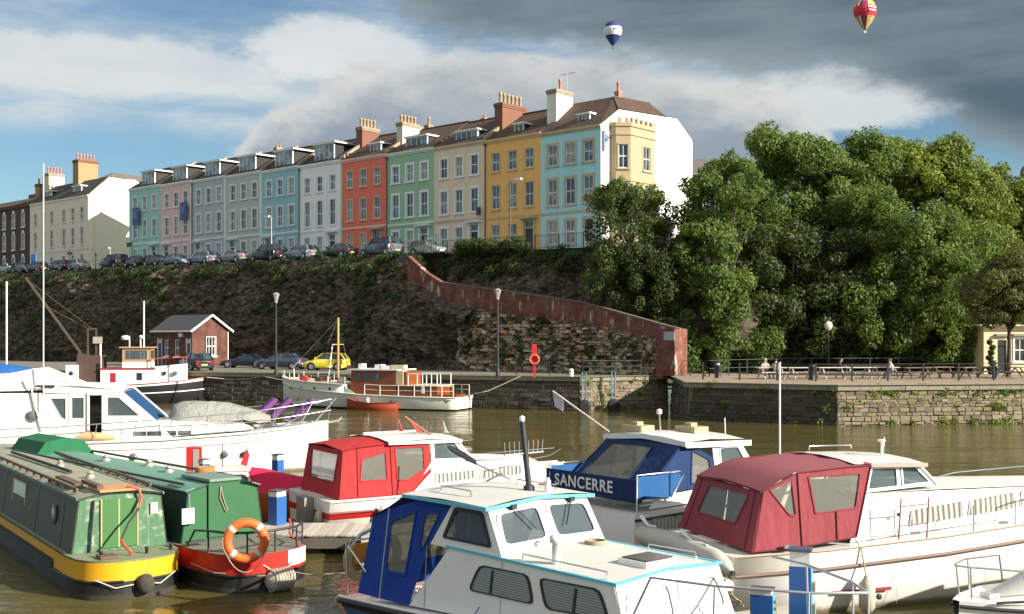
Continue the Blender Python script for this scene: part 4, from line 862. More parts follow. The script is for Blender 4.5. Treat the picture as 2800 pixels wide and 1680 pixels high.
# bollards and bins
def bollard(px, py, label, r_, h_, m, cap=None):
    root = thing('bollard', label, 'bollard', G(px, py, QZ)); MB().lathe([(r_*1.15, 0), (r_, .06), (r_*.92, h_*.8), (r_*1.1, h_*.86), (r_*1.0, h_), (r_*.3, h_+.04)], 10).build('body', m, root)
    if cap: MB().lathe([(r_*.6, h_+.041), (r_*.5, h_+.09), (.02, h_+.1)], 10).build('cap', cap, root)
bollard(1562, 1030, 'squat white mooring bollard on the quay edge', .16, .5, white_m); bollard(1963, 1034, 'black square bollard left of the picnic tables', .22, .85, black_iron, white_m)
bollard(2221, 1040, 'black litter bin shaped bollard before the picnic tables', .24, .95, black_iron); bollard(2722, 1036, 'black bollard before the cream lodge', .22, .8, black_iron); bollard(1927, 1031, 'low pale stone bollard at the start of the promenade', .12, .35, coping_m)
# blue ladder posts with tyre fenders on the short quay wall
def dolphin(px, label, Z):
    X = (px-1400)/FPX*Z; root = thing('fender_pile', label, 'fender', (X, Z, 0)); bl = mat('pile_blue', (.10, .22, .28), .6, .2, 3., dirt=.3)
    MB().tube([(-.12, 0, -.3), (-.12, 0, QZ+.35)], .05, 6).tube([(.12, 0, -.3), (.12, 0, QZ+.35)], .05, 6).build('pile', bl, root)
    for i in range(5): MB().beam((-.12, 0, .9+i*.32), (.12, 0, .9+i*.32), .035).build('rung', bl, root)
    MB().lathe([(.2, -.1), (.42, -.12), (.46, 0), (.42, .12), (.2, .1)], 14, (0, -.28, .32), 'y').build('tyre', mat('tyre_rubber', (.015, .015, .015), .8), root)
dolphin(1597, 'left blue ladder pile with tyre fender on the tan quay wall', 76.4); dolphin(1677, 'right blue ladder pile with tyre fender on the tan quay wall', 77.4)

# ================================================================== CARS
tyre_m = mat('car_tyre', (.012, .012, .012), .85); rim_m = mat('car_rim', (.42, .43, .45), .35, .1, metal=.8); cglass = glassmat('car_glass', (.012, .018, .022), .04); hl_m = mat('head_lamp', (.6, .62, .62), .15); tl_m = mat('tail_lamp', (.35, .01, .01), .2); trim_m = mat('car_trim', (.02, .02, .022), .6); plate_m = mat('number_plate', (.6, .5, .12), .5)
def paint(name, c_): return mat('paint_'+name, c_ if name == 'yellow' else tuple(v*.55 for v in c_), .28, .04, 2., coat=.6, metal=.15)
KIND = {'hatch': dict(L=3.7, W=1.62, H=1.44, cowl=.85, rf=.15, rr=-1.35, rb=-1.75, belt=.92, nose=.72, tail=.95),
        'sedan': dict(L=4.4, W=1.72, H=1.42, cowl=.85, rf=.15, rr=-.95, rb=-1.55, belt=.94, nose=.70, tail=.98),
        'estate': dict(L=4.5, W=1.74, H=1.46, cowl=.9, rf=.2, rr=-1.75, rb=-2.15, belt=.95, nose=.72, tail=.95),
        'suv': dict(L=4.6, W=1.82, H=1.78, cowl=1.0, rf=.4, rr=-1.85, rb=-2.15, belt=1.12, nose=.92, tail=1.1),
        'coupe': dict(L=4.1, W=1.72, H=1.28, cowl=.55, rf=-.1, rr=-.8, rb=-1.6, belt=.86, nose=.62, tail=.88)}
def make_car(kind, pm):
    k = KIND[kind]; L, W, H = k['L']/2, k['W']/2, k['H']; root = thing('parked_car', 'x', 'car')
    st = [(-L, .36, k['tail']-.22, .80), (-L+.06, .26, k['tail']-.04, .92), (-L+.4, .22, k['tail'], 1), (k['rb']+.15, .2, k['belt'], 1), (0, .2, k['belt'], 1.0), (k['cowl'], .2, k['belt']-.02, 1), (L-.5, .2, k['nose']+.06, .98), (L-.12, .24, k['nose']-.06, .9), (L, .34, k['nose']-.2, .74)]
    rows = []
    for x, zl, zb_, ww in st:
        w_ = W*ww; h_ = zb_-zl; rows.append([(x, -w_*.2, zl), (x, -w_*.9, zl), (x, -w_*.99, zl+h_*.22), (x, -w_, zl+h_*.55), (x, -w_*.96, zl+h_*.86), (x, -w_*.86, zb_), (x, 0, zb_+.03), (x, w_*.86, zb_), (x, w_*.96, zl+h_*.86), (x, w_, zl+h_*.55), (x, w_*.99, zl+h_*.22), (x, w_*.9, zl), (x, w_*.2, zl), (x, -w_*.2, zl)])
    b = MB().grid(rows); b.add(rows[0][:-1], [tuple(range(13))]); b.add(rows[-1][:-1], [tuple(range(12, -1, -1))]); b.build('body', pm, root)
    zb_ = k['belt']; gb = [(k['rb'], W*.86), (k['cowl'], W*.86)]; gt = [(k['rr'], W*.66), (k['rf'], W*.66)]; e = .03
    bot = [(k['rb'], -W*.84, zb_-.02), (k['cowl'], -W*.84, zb_-.02), (k['cowl'], W*.84, zb_-.02), (k['rb'], W*.84, zb_-.02)]; top = [(k['rr'], -W*.66, H-.05), (k['rf'], -W*.66, H-.05), (k['rf'], W*.66, H-.05), (k['rr'], W*.66, H-.05)]
    MB().hexa(bot, top).build('window_glass', cglass, root)
    xm = (k['rf']+k['rr'])/2; rf = MB(); rf.grid([[(x, y*W*.68, H-.055+(.045 if abs(y) < .9 else 0)*(1 if i in (1, 2) else .3)) for y in (-1, -.6, 0, .6, 1)] for i, x in enumerate((k['rr']-.05, k['rr']+.3, k['rf']-.3, k['rf']+.05))]); rf.build('roof', pm, root)
    pi = MB()
    for s in (-1, 1):
        for (xa, xb, wd) in ((k['cowl'], k['rf'], .07), (xm+.12, xm+.05, .08), (k['rb'], k['rr'], .12)): pi.beam((xa, s*W*.855, zb_-.03), (xb, s*W*.675, H-.05), wd, .05)
    pi.build('pillars', pm, root)
    tm = MB().lathe([(.18, -.09), (.29, -.1), (.31, -.04), (.31, .04), (.29, .1), (.18, .09)], 14, axis='y').mesh('wheel', tyre_m); rm = MB().lathe([(.05, -.105), (.19, -.1), (.19, .1), (.05, .105)], 10, axis='y', smooth=False).mesh('rim', rim_m); ar = MB().lathe([(.3, -.012), (.36, -.012), (.36, .012), (.3, .012)], 14, axis='y').mesh('wheel_arch', trim_m)
    for x in (-L+.72, L-.78):
        for s in (-1, 1):
            wh = put('wheel', tm, root, (x, s*(W-.075), .31)); put('rim', rm, wh); put('wheel_arch', ar, root, (x, s*(W-.005), .33))
    for s in (-1, 1):
        MB().box(L-.11, L-.005, s*W*.52-.15, s*W*.52+.15, k['nose']-.24, k['nose']-.08).build('head_lamp', hl_m, root); MB().box(-L-.004, -L+.09, s*W*.66-.11, s*W*.66+.11, k['tail']-.42, k['tail']-.14).build('tail_lamp', tl_m, root)
        MB().box(k['cowl']-.22, k['cowl']-.08, s*(W*.9)-.06+s*.1, s*(W*.9)+.06+s*.1, zb_+.02, zb_+.16).build('mirror', pm, root)
    MB().box(-L-.012, L+.012, -W*.62, W*.62, .3, .42).build('bumper', trim_m, root); MB().box(-L-.016, -L-.013, -.26, .26, .44, .55).build('number_plate', plate_m, root); MB().box(L+.013, L+.016, -.26, .26, .32, .42).build('number_plate', white_m, root)
    return root
PROTO = {}
def car(kind, pname, pc, loc, yaw, label, group='cars parked on the cliff road'):
    pm = paint(pname, pc)
    if kind not in PROTO: PROTO[kind] = o = make_car(kind, pm); PROTO[kind+'_m'] = pm
    else:
        o = copy_tree(PROTO[kind])
        for ch in o.children:
            if ch.data and ch.data.materials[0] == PROTO[kind+'_m']: ch.material_slots[0].link = 'OBJECT'; ch.material_slots[0].material = pm
    o.location = loc; o.rotation_euler = (0, 0, yaw); tag(o, label, 'car', group); return o
SILVER, BLK_, DKB, LTB, WHT = (.42, .44, .46), (.015, .016, .02), (.02, .03, .06), (.17, .24, .34), (.7, .7, .7)
for px, kind, pn, pc, lab in [(22, 'sedan', 'white', WHT, 'leftmost pale car on the cliff road before the dark brick house'), (62, 'hatch', 'graphite', (.06, .06, .065), 'small graphite hatchback before the dark brick house'), (104, 'sedan', 'black', BLK_, 'black saloon under the blue notice panel'),
        (165, 'estate', 'ink', (.02, .022, .028), 'black estate car before the cream house'), (218, 'hatch', 'silver', SILVER, 'silver hatchback at the right corner of the cream house'), (312, 'suv', 'black', BLK_, 'tall black off roader before the gap beside the teal house'),
        (372, 'hatch', 'navy', DKB, 'dark navy hatchback before the pale teal house'), (428, 'hatch', 'ink', (.02, .022, .028), 'dark hatchback at the boundary of teal and pink houses'), (482, 'sedan', 'steel_blue', LTB, 'steel blue saloon before the pale pink house'), (556, 'estate', 'ice_blue', (.26, .34, .42), 'pale blue estate car before the blue grey house'),
        (640, 'sedan', 'silver', SILVER, 'silver saloon before the grey green house'), (735, 'suv', 'navy', DKB, 'dark blue off roader before the mid blue house'), (822, 'estate', 'silver_blue', (.36, .42, .48), 'silver blue estate car before the white house'), (925, 'sedan', 'navy', DKB, 'dark navy saloon before the boundary of white and orange houses'), (1042, 'suv', 'slate_blue', (.20, .27, .34), 'large slate blue people carrier before the orange and green houses')]:
    lx, _ = TER.ony(px, 720, -6.1); car(kind, pn, pc, TER.w(lx, -6.1, zs(lx)-.155), TER.yaw+(math.pi if (px//10) % 3 else 0), lab)
lx, _ = TER.ony(1170, 700, -4.6); car('hatch', 'pale_green', (.4, .5, .45), TER.w(lx, -4.6, zs(lx)-.155), TER.yaw, 'pale green hatchback partly hidden before the beige house')
g2 = 'cars parked on the quay below the cliff'
p = G(893, 1013, QZ); car('hatch', 'yellow', (.72, .60, .05), (p.x, p.y, QZ), R(172), 'bright yellow small hatchback on the quay', g2)
p = P(770, 900, 96); car('sedan', 'grey_blue', (.07, .10, .16), (p.x, p.y, QZ), R(160), 'grey blue saloon next to the yellow car on the quay', g2)
p = P(668, 900, 101); car('coupe', 'night_blue', (.012, .018, .045), (p.x, p.y, QZ), R(176), 'low dark blue coupe beside the brick hut', g2)
p = P(533, 900, 93); car('estate', 'charcoal', (.025, .027, .03), (p.x, p.y, QZ), R(125), 'black estate car with red tail light beyond the tug bow', g2)

# ================================================================== BRICK HUT, LODGE, FAR BUILDINGS
Zc = 105; cx = (525-1400)/FPX*Zc
root = thing('brick_hut', 'small red brick hut with grey slate gable roof on the quay', 'hut', (cx, Zc, QZ), TER.yaw)
hb = brickmat('hut_brick', (.15, .052, .034), (.12, .042, .03), (.14, .10, .08), 3.6); Ls, Ws, He, Hr = 6.4, 4.0, 3.45, 4.75  # brick darkened: the shadow lying over the hut is put into its colour
mb = facade(MB(), Ls, 0, He, [(2.1-.4, 2.1+.4, .95, 2.5), (3.9-.4, 3.9+.4, .95, 2.5), (.5, 1.3, .02, 2.6), (5.45, 6.2, .02, 2.6)], .12)
wl = [(v[0]-Ls, v[1], v[2]) for v in mb.v]; m2 = MB().add(wl, mb.f)
g = facade(MB(), Ws, 0, He, [(1.5, 2.5, 1.0, 2.75)], .12); M = Matrix.Rotation(R(90), 4, 'Z'); m2.add([tuple(M @ Vector(v)) for v in g.v], g.f)
m2.add([(0, 0, He), (0, Ws, He), (0, Ws/2, Hr)], [(0, 1, 2)]); m2.add([(-Ls, 0, 0), (-Ls, Ws, 0), (-Ls, Ws, He), (-Ls, Ws/2, Hr), (-Ls, 0, He)], [(4, 3, 2, 1, 0)]); m2.add([(-Ls, Ws, 0), (0, Ws, 0), (0, Ws, He), (-Ls, Ws, He)], [(3, 2, 1, 0)])
m2.build('wall', hb, root)
rf = MB().prism([(0.3, -.3, He-.12), (.3, Ws/2, Hr+.12), (.3, Ws/2, Hr+.0), (.3, -.24, He-.22)], (-Ls-.6, 0, 0)).prism([(.3, Ws+.3, He-.12), (.3, Ws/2, Hr+.12), (.3, Ws/2, Hr+.0), (.3, Ws+.24, He-.22)], (-Ls-.6, 0, 0)); rf.build('roof', mat('hut_slate', (.05, .05, .054), .7, .2, 3., .1), root)
for s in (0, 1): a = (.32, -.32 if not s else Ws+.32, He-.2); MB().beam(a, (.32, Ws/2, Hr+.05), .06, .18).build('barge_board', white_m, root)
MB().box(-Ls-.3, .28, -.36, -.28, He-.24, He-.1).build('gutter', white_m, root)
fm, pm = window_meshes(.8, 1.55, white_m, .0, 1)
for x in (2.1, 3.9): o = put('window', fm.mesh('window', [white_m, white_m]), root, (x-Ls, 0, .95)); put('pane', pm.mesh('pane', PANES[0]), o)
fm, pm = window_meshes(1.0, 1.75, white_m, .04, 2); o = put('window', fm.mesh('window', [white_m, white_m]), root, (.06, 2.0, 1.0), (0, 0, R(90))); put('pane', pm.mesh('pane', PANES[0]), o)
for x0, x1 in ((.5, 1.3), (5.45, 6.2)):
    d = MB().mt(0).box(x0+.08-Ls, x1-.08-Ls, .06, .1, .02, 2.2); d.mt(1).box(x0-Ls, x0+.07-Ls, -.02, .12, .02, 2.6).box(x1-.07-Ls, x1-Ls, -.02, .12, .02, 2.6).box(x0+.071-Ls, x1-.071-Ls, -.02, .12, 2.201, 2.3); d.build('door', [door_m['blue'], white_m], root); MB().box(x0+.08-Ls, x1-.08-Ls, .07, .09, 2.31, 2.59).build('fanlight', PANES[1], root)
MB().box(-1.7, -1.4, -.35, -.05, 2.75, 3.1).build('flood_lamp', white_m, root); MB().tube([(.05, Ws-.12, 0), (.05, Ws-.12, He-.2)], .05, 6).build('downpipe', white_m, root)
# lodge at the right
Zl = 84; lx0 = (2690-1400)/FPX*Zl
root = thing('lodge', 'sunlit cream stone lodge with dark door at the right edge', 'building', (lx0, Zl, QZ), R(4)); cl_ = mat('lodge_render', (.66, .55, .34), .8, .08, 1.2, .04, dirt=.1)
ops = [(1.05, 1.75, .02, 2.5), (2.35, 3.25, .9, 2.6), (4.6, 5.5, .9, 2.6)]; mb = facade(MB(), 7.5, 0, 3.55, ops, .15); mb.add([(0, 0, 0), (0, 6, 0), (0, 6, 3.55), (0, 0, 3.55), (7.5, 0, 0), (7.5, 6, 0), (7.5, 6, 3.55), (7.5, 0, 3.55)], [(0, 3, 2, 1), (4, 5, 6, 7), (1, 2, 6, 5)]); mb.build('wall', cl_, root)
MB().box(1.08, 1.72, .08, .13, .03, 2.0).build('door', door_m['black'], root); MB().box(1.1, 1.7, .09, .12, 2.05, 2.48).build('fanlight', PANES[0], root)
fm, pm = window_meshes(.9, 1.7, white_p, .12, 1)
for x in (2.8, 5.05): o = put('window', fm.mesh('window', [white_p, white_p]), root, (x, 0, .9)); put('pane', pm.mesh('pane', PANES[0]), o)
for x0, x1 in ((.85, 1.95), (2.15, 3.45), (4.4, 5.7)): MB().box(x0, x1, -.25, .02, 2.78, 2.95).build('window_hood', mat('hood_grey', (.2, .2, .18), .7), root)
MB().prism([(-.5, -.5, 3.551), (8, -.5, 3.551), (8, 6.5, 3.551), (-.5, 6.5, 3.551)], (0, 0, .12)).build('eaves', white_p, root)
MB().add([(-.55, -.55, 3.672), (8.05, -.55, 3.672), (8.05, 6.55, 3.672), (-.55, 6.55, 3.672), (2.6, 3, 5.3), (5, 3, 5.3)], [(0, 1, 5, 4), (1, 2, 5), (2, 3, 4, 5), (3, 0, 4)]).build('roof', clay, root)
# clipped topiary by the lodge
rs = np.random.RandomState(3); bp = gbase(2710, 82); root = thing('topiary', 'dark clipped spiral topiary beside the lodge door', 'shrub', bp)
V, F_ = leaves(rs, [(np.array([.12*math.sin(i*2.1), 0, .45+i*.38]), np.array([.30-.02*i, .3-.02*i, .2])) for i in range(6)], 1500, .08); npmesh('foliage', V, F_, LEAF['dark'], None, root); MB().lathe([(.2, 0), (.26, .3), (.24, .32)], 8).tube([(0, 0, .3), (0, 0, 2.2)], .04, 5).build('pot', black_iron, root)
# pink house and church turret behind the trees
def plain_house(name, label, px0, px1, Z, ytop, depth, m, roofm, yaw, cols, rows_, z0=12.0):
    a = P(px0, ytop, Z); W = (px1-px0)/FPX*Z/math.cos(R(yaw)); H = a.z-z0; root = thing(name, label, 'house', (a.x, Z, z0), R(yaw))
    ops = [(W*(i+.5)/cols-.45, W*(i+.5)/cols+.45, H*(j+.35)/rows_, H*(j+.35)/rows_+1.5) for i in range(cols) for j in range(rows_)]
    mb = facade(MB(), W, -2, H, ops, .15); mb.add([(0, 0, -2), (0, depth, -2), (0, depth, H), (0, 0, H), (W, 0, -2), (W, depth, -2), (W, depth, H), (W, 0, H)], [(0, 3, 2, 1), (4, 5, 6, 7)]); mb.build('wall', m, root)
    MB().prism([(0-.2, -.3, H), (-.2, depth/2, H+2.2), (-.2, depth+.3, H)], (W+.4, 0, 0)).build('roof', roofm, root); fm, pm = window_meshes(.9, 1.5, white_p, .1, 1); f_, p_ = fm.mesh('window', [white_p, white_p]), pm.mesh('pane', PANES[0])
    for o_ in ops: o = put('window', f_, root, ((o_[0]+o_[1])/2, 0, o_[2])); put('pane', p_, o)
    return root
plain_house('pink_house', 'pale pink house glimpsed through the leaves right of the white gable', 1890, 1990, 112, 480, 8, mat('stucco_pale_pink', (.72, .52, .46), .8, .06), grey_slate, -12, 3, 4)
plain_house('far_house', 'pale pink house front glimpsed high between the tree crowns', 2360, 2440, 116, 470, 8, mat('stucco_pale_rose', (.72, .54, .48), .8, .06), clay, -8, 3, 4)
p = P(2795, 560, 300); root = thing('church_turret', 'far dark lead turret rising at the right edge above the trees', 'tower', p)
MB().box(-2.2, 4.5, -2, 2, -22, 4).build('tower_base', mat('turret_stone', (.28, .25, .27), .8), root); MB().lathe([(1.5, 4.0), (1.5, 8.2), (1.8, 8.3), (1.5, 9.4), (.7, 10.4), (.05, 12)], 8, (1.2, 0, 0), smooth=False).build('lantern_turret', mat('turret_lead', (.09, .09, .15), .6), root)

# ================================================================== PICNIC TABLES AND PEOPLE
wood_pale = mat('weathered_table_wood', (.52, .47, .40), .8, .2, 5., .1); wood_dk = mat('dark_table_wood', (.17, .115, .08), .8, .25, 5., .1)
def make_table(m, name='picnic_table'):
    root = thing(name, 'x', 'picnic table')
    for i in range(5): MB().box(-.95, .95, -.36+i*.145, -.36+i*.145+.135, .70, .745).build('table_plank', m, root)
    for s in (-1, 1):
        for i in range(2): MB().box(-.95, .95, s*.72-.14+i*.145, s*.72-.14+i*.145+.13, .42, .46).build('bench_plank', m, root)
        for x in (-.65, .65): MB().beam((x, s*.16, .70), (x, s*.66, .0), .06, .09).build('leg', m, root)
    for x in (-.65, .65): MB().beam((x+.07, -.84, .385), (x+.07, .84, .385), .05, .07).build('cross_beam', m, root)
    return root
tb = None; tabs = [(2108, 73.5, 2, 'leftmost'), (2190, 73.6, 1, 'second'), (2272, 73.8, 3, 'third'), (2345, 74, 2, 'fourth'), (2418, 74.2, 1, 'fifth')]
for px, Z, a, od in tabs:
    o = make_table(wood_pale) if tb is None else copy_tree(tb); tb = tb or o; p = P(px, 900, Z); o.location = (p.x, Z, QZ); o.rotation_euler = (0, 0, R(a+8)); tag(o, f'pale wooden picnic table, {od} of the row behind the promenade railing', 'picnic table', 'pale picnic tables')
tb = None
for i, (px, Z) in enumerate([(2505, 73.5), (2570, 75), (2640, 74), (2700, 76), (2775, 74.5)]):
    o = make_table(wood_dk) if tb is None else copy_tree(tb); tb = tb or o; p = P(px, 900, Z); o.location = (p.x, Z, QZ); o.rotation_euler = (0, 0, R(12+i*17)); tag(o, f'dark wooden picnic table, {["first", "second", "third", "fourth", "last"][i]} from the pale row towards the lodge', 'picnic table', 'dark picnic tables')
def person(label, loc, yaw, shirt, trous, lean=0., head=(0, 0), hair=(.05, .035, .02)):
    root = thing('person', label, 'person', loc, yaw)
    J = {'hip': (0, 0, .50), 'chest': (.10+lean*.4, 0, .86), 'sh': (.13+lean*.55, 0, .98), 'neck': (.15+lean*.6, 0, 1.08), 'head': (.19+lean*.7, 0, 1.2), 'crown': (.17+lean*.7, 0, 1.31)}
    vs, es, rad = [], [], []
    def v(p, r_): vs.append(p); rad.append(r_); return len(vs)-1
    h = v(J['hip'], .17); b1 = v((.06+lean*.2, 0, .68), .155); c1 = v(J['chest'], .175); s1 = v(J['sh'], .12); n1 = v(J['neck'], .06); hd = v(J['head'], .105); cr_ = v(J['crown'], .08)
    es += [(h, b1), (b1, c1), (c1, s1), (s1, n1), (n1, hd), (hd, cr_)]
    for s in (-1, 1):
        hp = v((.06, s*.11, .50), .11); kn = v((.48, s*.14, .50), .08); ft = v((.50, s*.14, .10), .055); toe = v((.66, s*.15, .05), .045); es += [(h, hp), (hp, kn), (kn, ft), (ft, toe)]
        sh = v((J['sh'][0], s*.2, .96), .075); elb = v((J['sh'][0]+.10, s*.27, .72), .052); wr = v((J['sh'][0]+.34, s*.16, .76), .036); hnd = v((J['sh'][0]+.44, s*.13, .77), .04); es += [(c1, sh), (sh, elb), (elb, wr), (wr, hnd)]
    me = bpy.data.meshes.new('b'); me.from_pydata(vs, es, []); ob = bpy.data.objects.new('b', me); COL.objects.link(ob); md = ob.modifiers.new('s', 'SKIN'); ob.modifiers.new('u', 'SUBSURF').levels = 1
    for i, r_ in enumerate(rad): me.skin_vertices[0].data[i].radius = (r_, r_)
    me.skin_vertices[0].data[0].use_root = True
    dg = bpy.context.evaluated_depsgraph_get(); nm = bpy.data.meshes.new_from_object(ob.evaluated_get(dg)); bpy.data.objects.remove(ob)
    for m in (mat('shirt_%d' % (shirt[0]*999), shirt, .9), mat('trousers_%d' % (trous[2]*999), trous, .9), mat('skin', (.45, .28, .2), .6), mat('shoes', (.03, .025, .02), .6)): nm.materials.append(m)
    for p in nm.polygons:
        c0 = p.center; i = 0; p.use_smooth = True
        if c0.z > 1.07: i = 2
        elif c0.z < .11 and c0.x > .3: i = 3
        elif c0.z < .60 and not (c0.x < .05 and c0.z > .56): i = 1
        if c0.x > J['sh'][0]+.36 and c0.z > .65 and abs(c0.y) < .25: i = 2
        p.material_index = i
    nm.name = 'body'; put('body', nm, root); hx = J['crown'][0]
    MB().lathe([(.02, 1.345), (.085, 1.31), (.112, 1.24), (.105, 1.18), (.06, 1.16)], 10, (hx-.035, 0, 0)).build('hair', mat('hair_%d' % (hair[0]*1000), hair, .8), root)
    hx = J['head'][0]; MB().beam((hx+.09, 0, 1.215), (hx+.125, 0, 1.19), .025).build('nose', MATS['skin'], root); return root
def seat(px, Z, yaw, label, *a, **k): p = P(px, 900, Z); return person(label, (p.x, Z, QZ), R(yaw), *a, **k)
seat(2088, 74.3, -75, 'person in pale beige top seated at the leftmost picnic table', (.55, .48, .38), (.2, .19, .18), .1, hair=(.35, .3, .25)); seat(2122, 72.9, 80, 'person in grey brown jacket seated at the leftmost picnic table with back turned', (.30, .26, .22), (.06, .06, .08), .15)
seat(2284, 74.4, -20, 'person in black jacket leaning over the third picnic table', (.02, .02, .025), (.05, .05, .06), .28); seat(2442, 73.4, 170, 'person in light pinkish top seated at the fifth picnic table', (.5, .42, .40), (.05, .06, .09), .05, hair=(.12, .07, .04))

# ================================================================== HOT AIR BALLOONS
def balloon(px, py, Z, r_, label, colours, bandm, basket):
    c0 = P(px, py, Z); root = thing('hot_air_balloon', label, 'balloon', c0, 0, 'hot air balloons'); n = 24
    prof = [(.03, 1.0), (.35, .965), (.62, .84), (.83, .60), (.96, .30), (1.0, 0), (.95, -.30), (.82, -.60), (.62, -.95), (.40, -1.28), (.22, -1.52), (.16, -1.60)]
    env = MB(); 
    for i in range(len(prof)-1):
        for k in range(n):
            a0, a1 = 2*math.pi*k/n, 2*math.pi*(k+1)/n; (ra, za), (rb, zb_) = prof[i], prof[i+1]; env.mt(colours(i, k))
            env.add([(ra*math.cos(a0), ra*math.sin(a0), za), (rb*math.cos(a0), rb*math.sin(a0), zb_), (rb*math.cos(a1), rb*math.sin(a1), zb_), (ra*math.cos(a1), ra*math.sin(a1), za)], [(0, 1, 2, 3)], True)
    env.v = [(x*r_, y*r_, z*r_) for x, y, z in env.v]; env.build('envelope', bandm, root); q = r_
    MB().prism([(-.1*q, -.08*q, -1.98*q), (.1*q, -.08*q, -1.98*q), (.1*q, .08*q, -1.98*q), (-.1*q, .08*q, -1.98*q)], (0, 0, .17*q)).build('basket', basket, root)
    for sx in (-1, 1):
        for sy in (-1, 1): MB().tube([(sx*.09*q, sy*.07*q, -1.81*q), (sx*.13*q, sy*.1*q, -1.58*q)], .012*q, 4).build('rope', basket, root)
    return root
fab = lambda n, c_: mat('balloon_'+n, c_, .7, .05, .3)
bb = [fab('navy', (.022, .038, .17)), fab('white', (.72, .72, .70))]
b1 = balloon(1676, 84, 560, 25*560/FPX, 'blue and white banded hot air balloon under the grey cloud', lambda i, k: 1 if 4 <= i <= 6 else 0, bb, mat('basket_wicker', (.2, .13, .07), .9))
rb = 25*560/FPX; MB().box(-.06*rb+.1*rb, .14*rb, -1.035*rb, -1.0*rb, -.12*rb, .06*rb).build('emblem', bb[0], b1)
cols4 = [fab('red', (.62, .02, .05)), fab('purple', (.09, .05, .2)), fab('yellow', (.62, .55, .12)), fab('cream', (.75, .68, .5)), fab('olive', (.3, .3, .08))]
b2 = balloon(2365, 30, 480, 31*480/FPX, 'red hot air balloon with striped crown and white lettering', lambda i, k: 0 if 4 <= i <= 6 else [0, 1, 2, 4, 2, 0, 3, 1][k % 8], cols4, mat('basket_pale', (.6, .5, .5), .8))
rb = 31*480/FPX; wl_ = mat('balloon_letter', (.85, .75, .74), .7)
for j, (zz, xs0) in enumerate([(.12, [.02, .14, .27, .39, .51, .62, .72]), (-.16, [.1, .22, .35, .47, .58, .68])]):
    for x in xs0:
        y = -math.sqrt(max(.05, 1.02-x*x)); an = math.atan2(x, -y)
        MB().hexa([((x-.045)*rb, y*rb+x*.045*rb-.03*rb, (zz-.07)*rb), ((x+.045)*rb, y*rb+x*.045*rb-.03*rb, (zz-.07)*rb), ((x+.045)*rb, y*rb+.05*rb, (zz-.07)*rb), ((x-.045)*rb, y*rb+.05*rb, (zz-.07)*rb)], [((x-.045)*rb, y*rb+x*.045*rb-.03*rb, (zz+.07)*rb), ((x+.045)*rb, y*rb+x*.045*rb-.03*rb, (zz+.07)*rb), ((x+.045)*rb, y*rb+.05*rb, (zz+.07)*rb), ((x-.045)*rb, y*rb+.05*rb, (zz+.07)*rb)]).build('letter', wl_, b2)
# ================================================================== BOATS
gel = mat('white_gelcoat', (.78, .77, .73), .34, .06, 1.3, streak=.22, dirt=.2, dcol=(.52, .47, .37), coat=.25); gel_old = mat('aged_gelcoat', (.70, .67, .58), .45, .1, 1.5, streak=.35, dirt=.3, dcol=(.42, .36, .24))
hgel = mat('hull_gelcoat', (.78, .77, .73), .34, .06, 1.3, streak=.25, dirt=.2, dcol=(.52, .47, .37), coat=.25, scum=.16); gel_grey = mat('grey_deck', (.56, .55, .51), .6, .08, 2.5, dirt=.15, dcol=(.35, .32, .27)); cyan_e = mat('cyan_trim', (.12, .48, .66), .4, .06, 3.); hull_blue = mat('hull_blue', (.02, .12, .30), .35, .1, 2.)
rub_m = mat('rubber_black', (.02, .02, .024), .6, .2, 4.); steel = mat('stainless', (.62, .62, .63), .25, .05, 3., metal=.9); alu = mat('window_alloy', (.42, .42, .43), .4, .1, 4., metal=.7)
def canvas(name, c_): return mat('canvas_'+name, c_, .8, .11, 1.6, .5, dirt=.0, spec=.3, fold=True)
cv_blue, cv_navy, cv_red, cv_maroon = canvas('blue', (.010, .05, .30)), canvas('navy', (.008, .028, .10)), canvas('red', (.40, .024, .026)), canvas('maroon', (.23, .040, .050))
vinyl = clearmat('clear_vinyl', (.88, .86, .80), .62, .08, (.26, .26, .23), .3); bglass = clearmat('boat_glass', (.70, .75, .75), .68, .03, (.16, .20, .22)); dglass = glassmat('boat_dark_glass', (.03, .035, .038), .05)
def blindmat(name, a, b, sc, vert=True):
    m = bpy.data.materials.new(name); m.use_nodes = True; t = NT(m.node_tree); bs = t.n['Principled BSDF']; co = t.node('ShaderNodeTexCoord').outputs['Object']; wv = t.node('ShaderNodeTexWave'); wv.bands_direction = 'X' if vert else 'Z'
    t.put(wv.inputs['Vector'], co); wv.inputs['Scale'].default_value = sc; wv.inputs['Distortion'].default_value = 1.2; wv.inputs['Detail'].default_value = 2; t.put(bs.inputs['Base Color'], t.mix(wv.outputs['Fac'], a, b)); bs.inputs['Roughness'].default_value = .12; bs.inputs['Coat Weight'].default_value = .8; MATS[name] = m; return m
curtain = blindmat('curtained_pane', (.10, .11, .10), (.50, .48, .41), 2.4); blind = blindmat('blind_pane', (.40, .42, .42), (.62, .64, .63), 9., False); blind_d = blindmat('shaded_blind_pane', (.12, .13, .13), (.27, .285, .28), 9., False); curtain_g = blindmat('grey_curtain_pane', (.16, .16, .15), (.40, .39, .36), 3.)  # blind_d: copy of blind with the side windows' shade put into its colour
def rpoly(pts, r_, n=3):
    P_ = [Vector(p) for p in pts]; out = []; m = len(P_)
    for i in range(m):
        p = P_[i]; a = (P_[i-1]-p); b = (P_[(i+1) % m]-p); ra = min(r_, a.length*.45); rb_ = min(r_, b.length*.45); a, b = p+a.normalized()*ra, p+b.normalized()*rb_
        for k in range(n): t = k/(n-1); out.append(a*(1-t)**2+p*2*t*(1-t)+b*t*t)
    return out
def rep(pts, n=3): return [Vector(p) for p in pts for _ in range(n)]
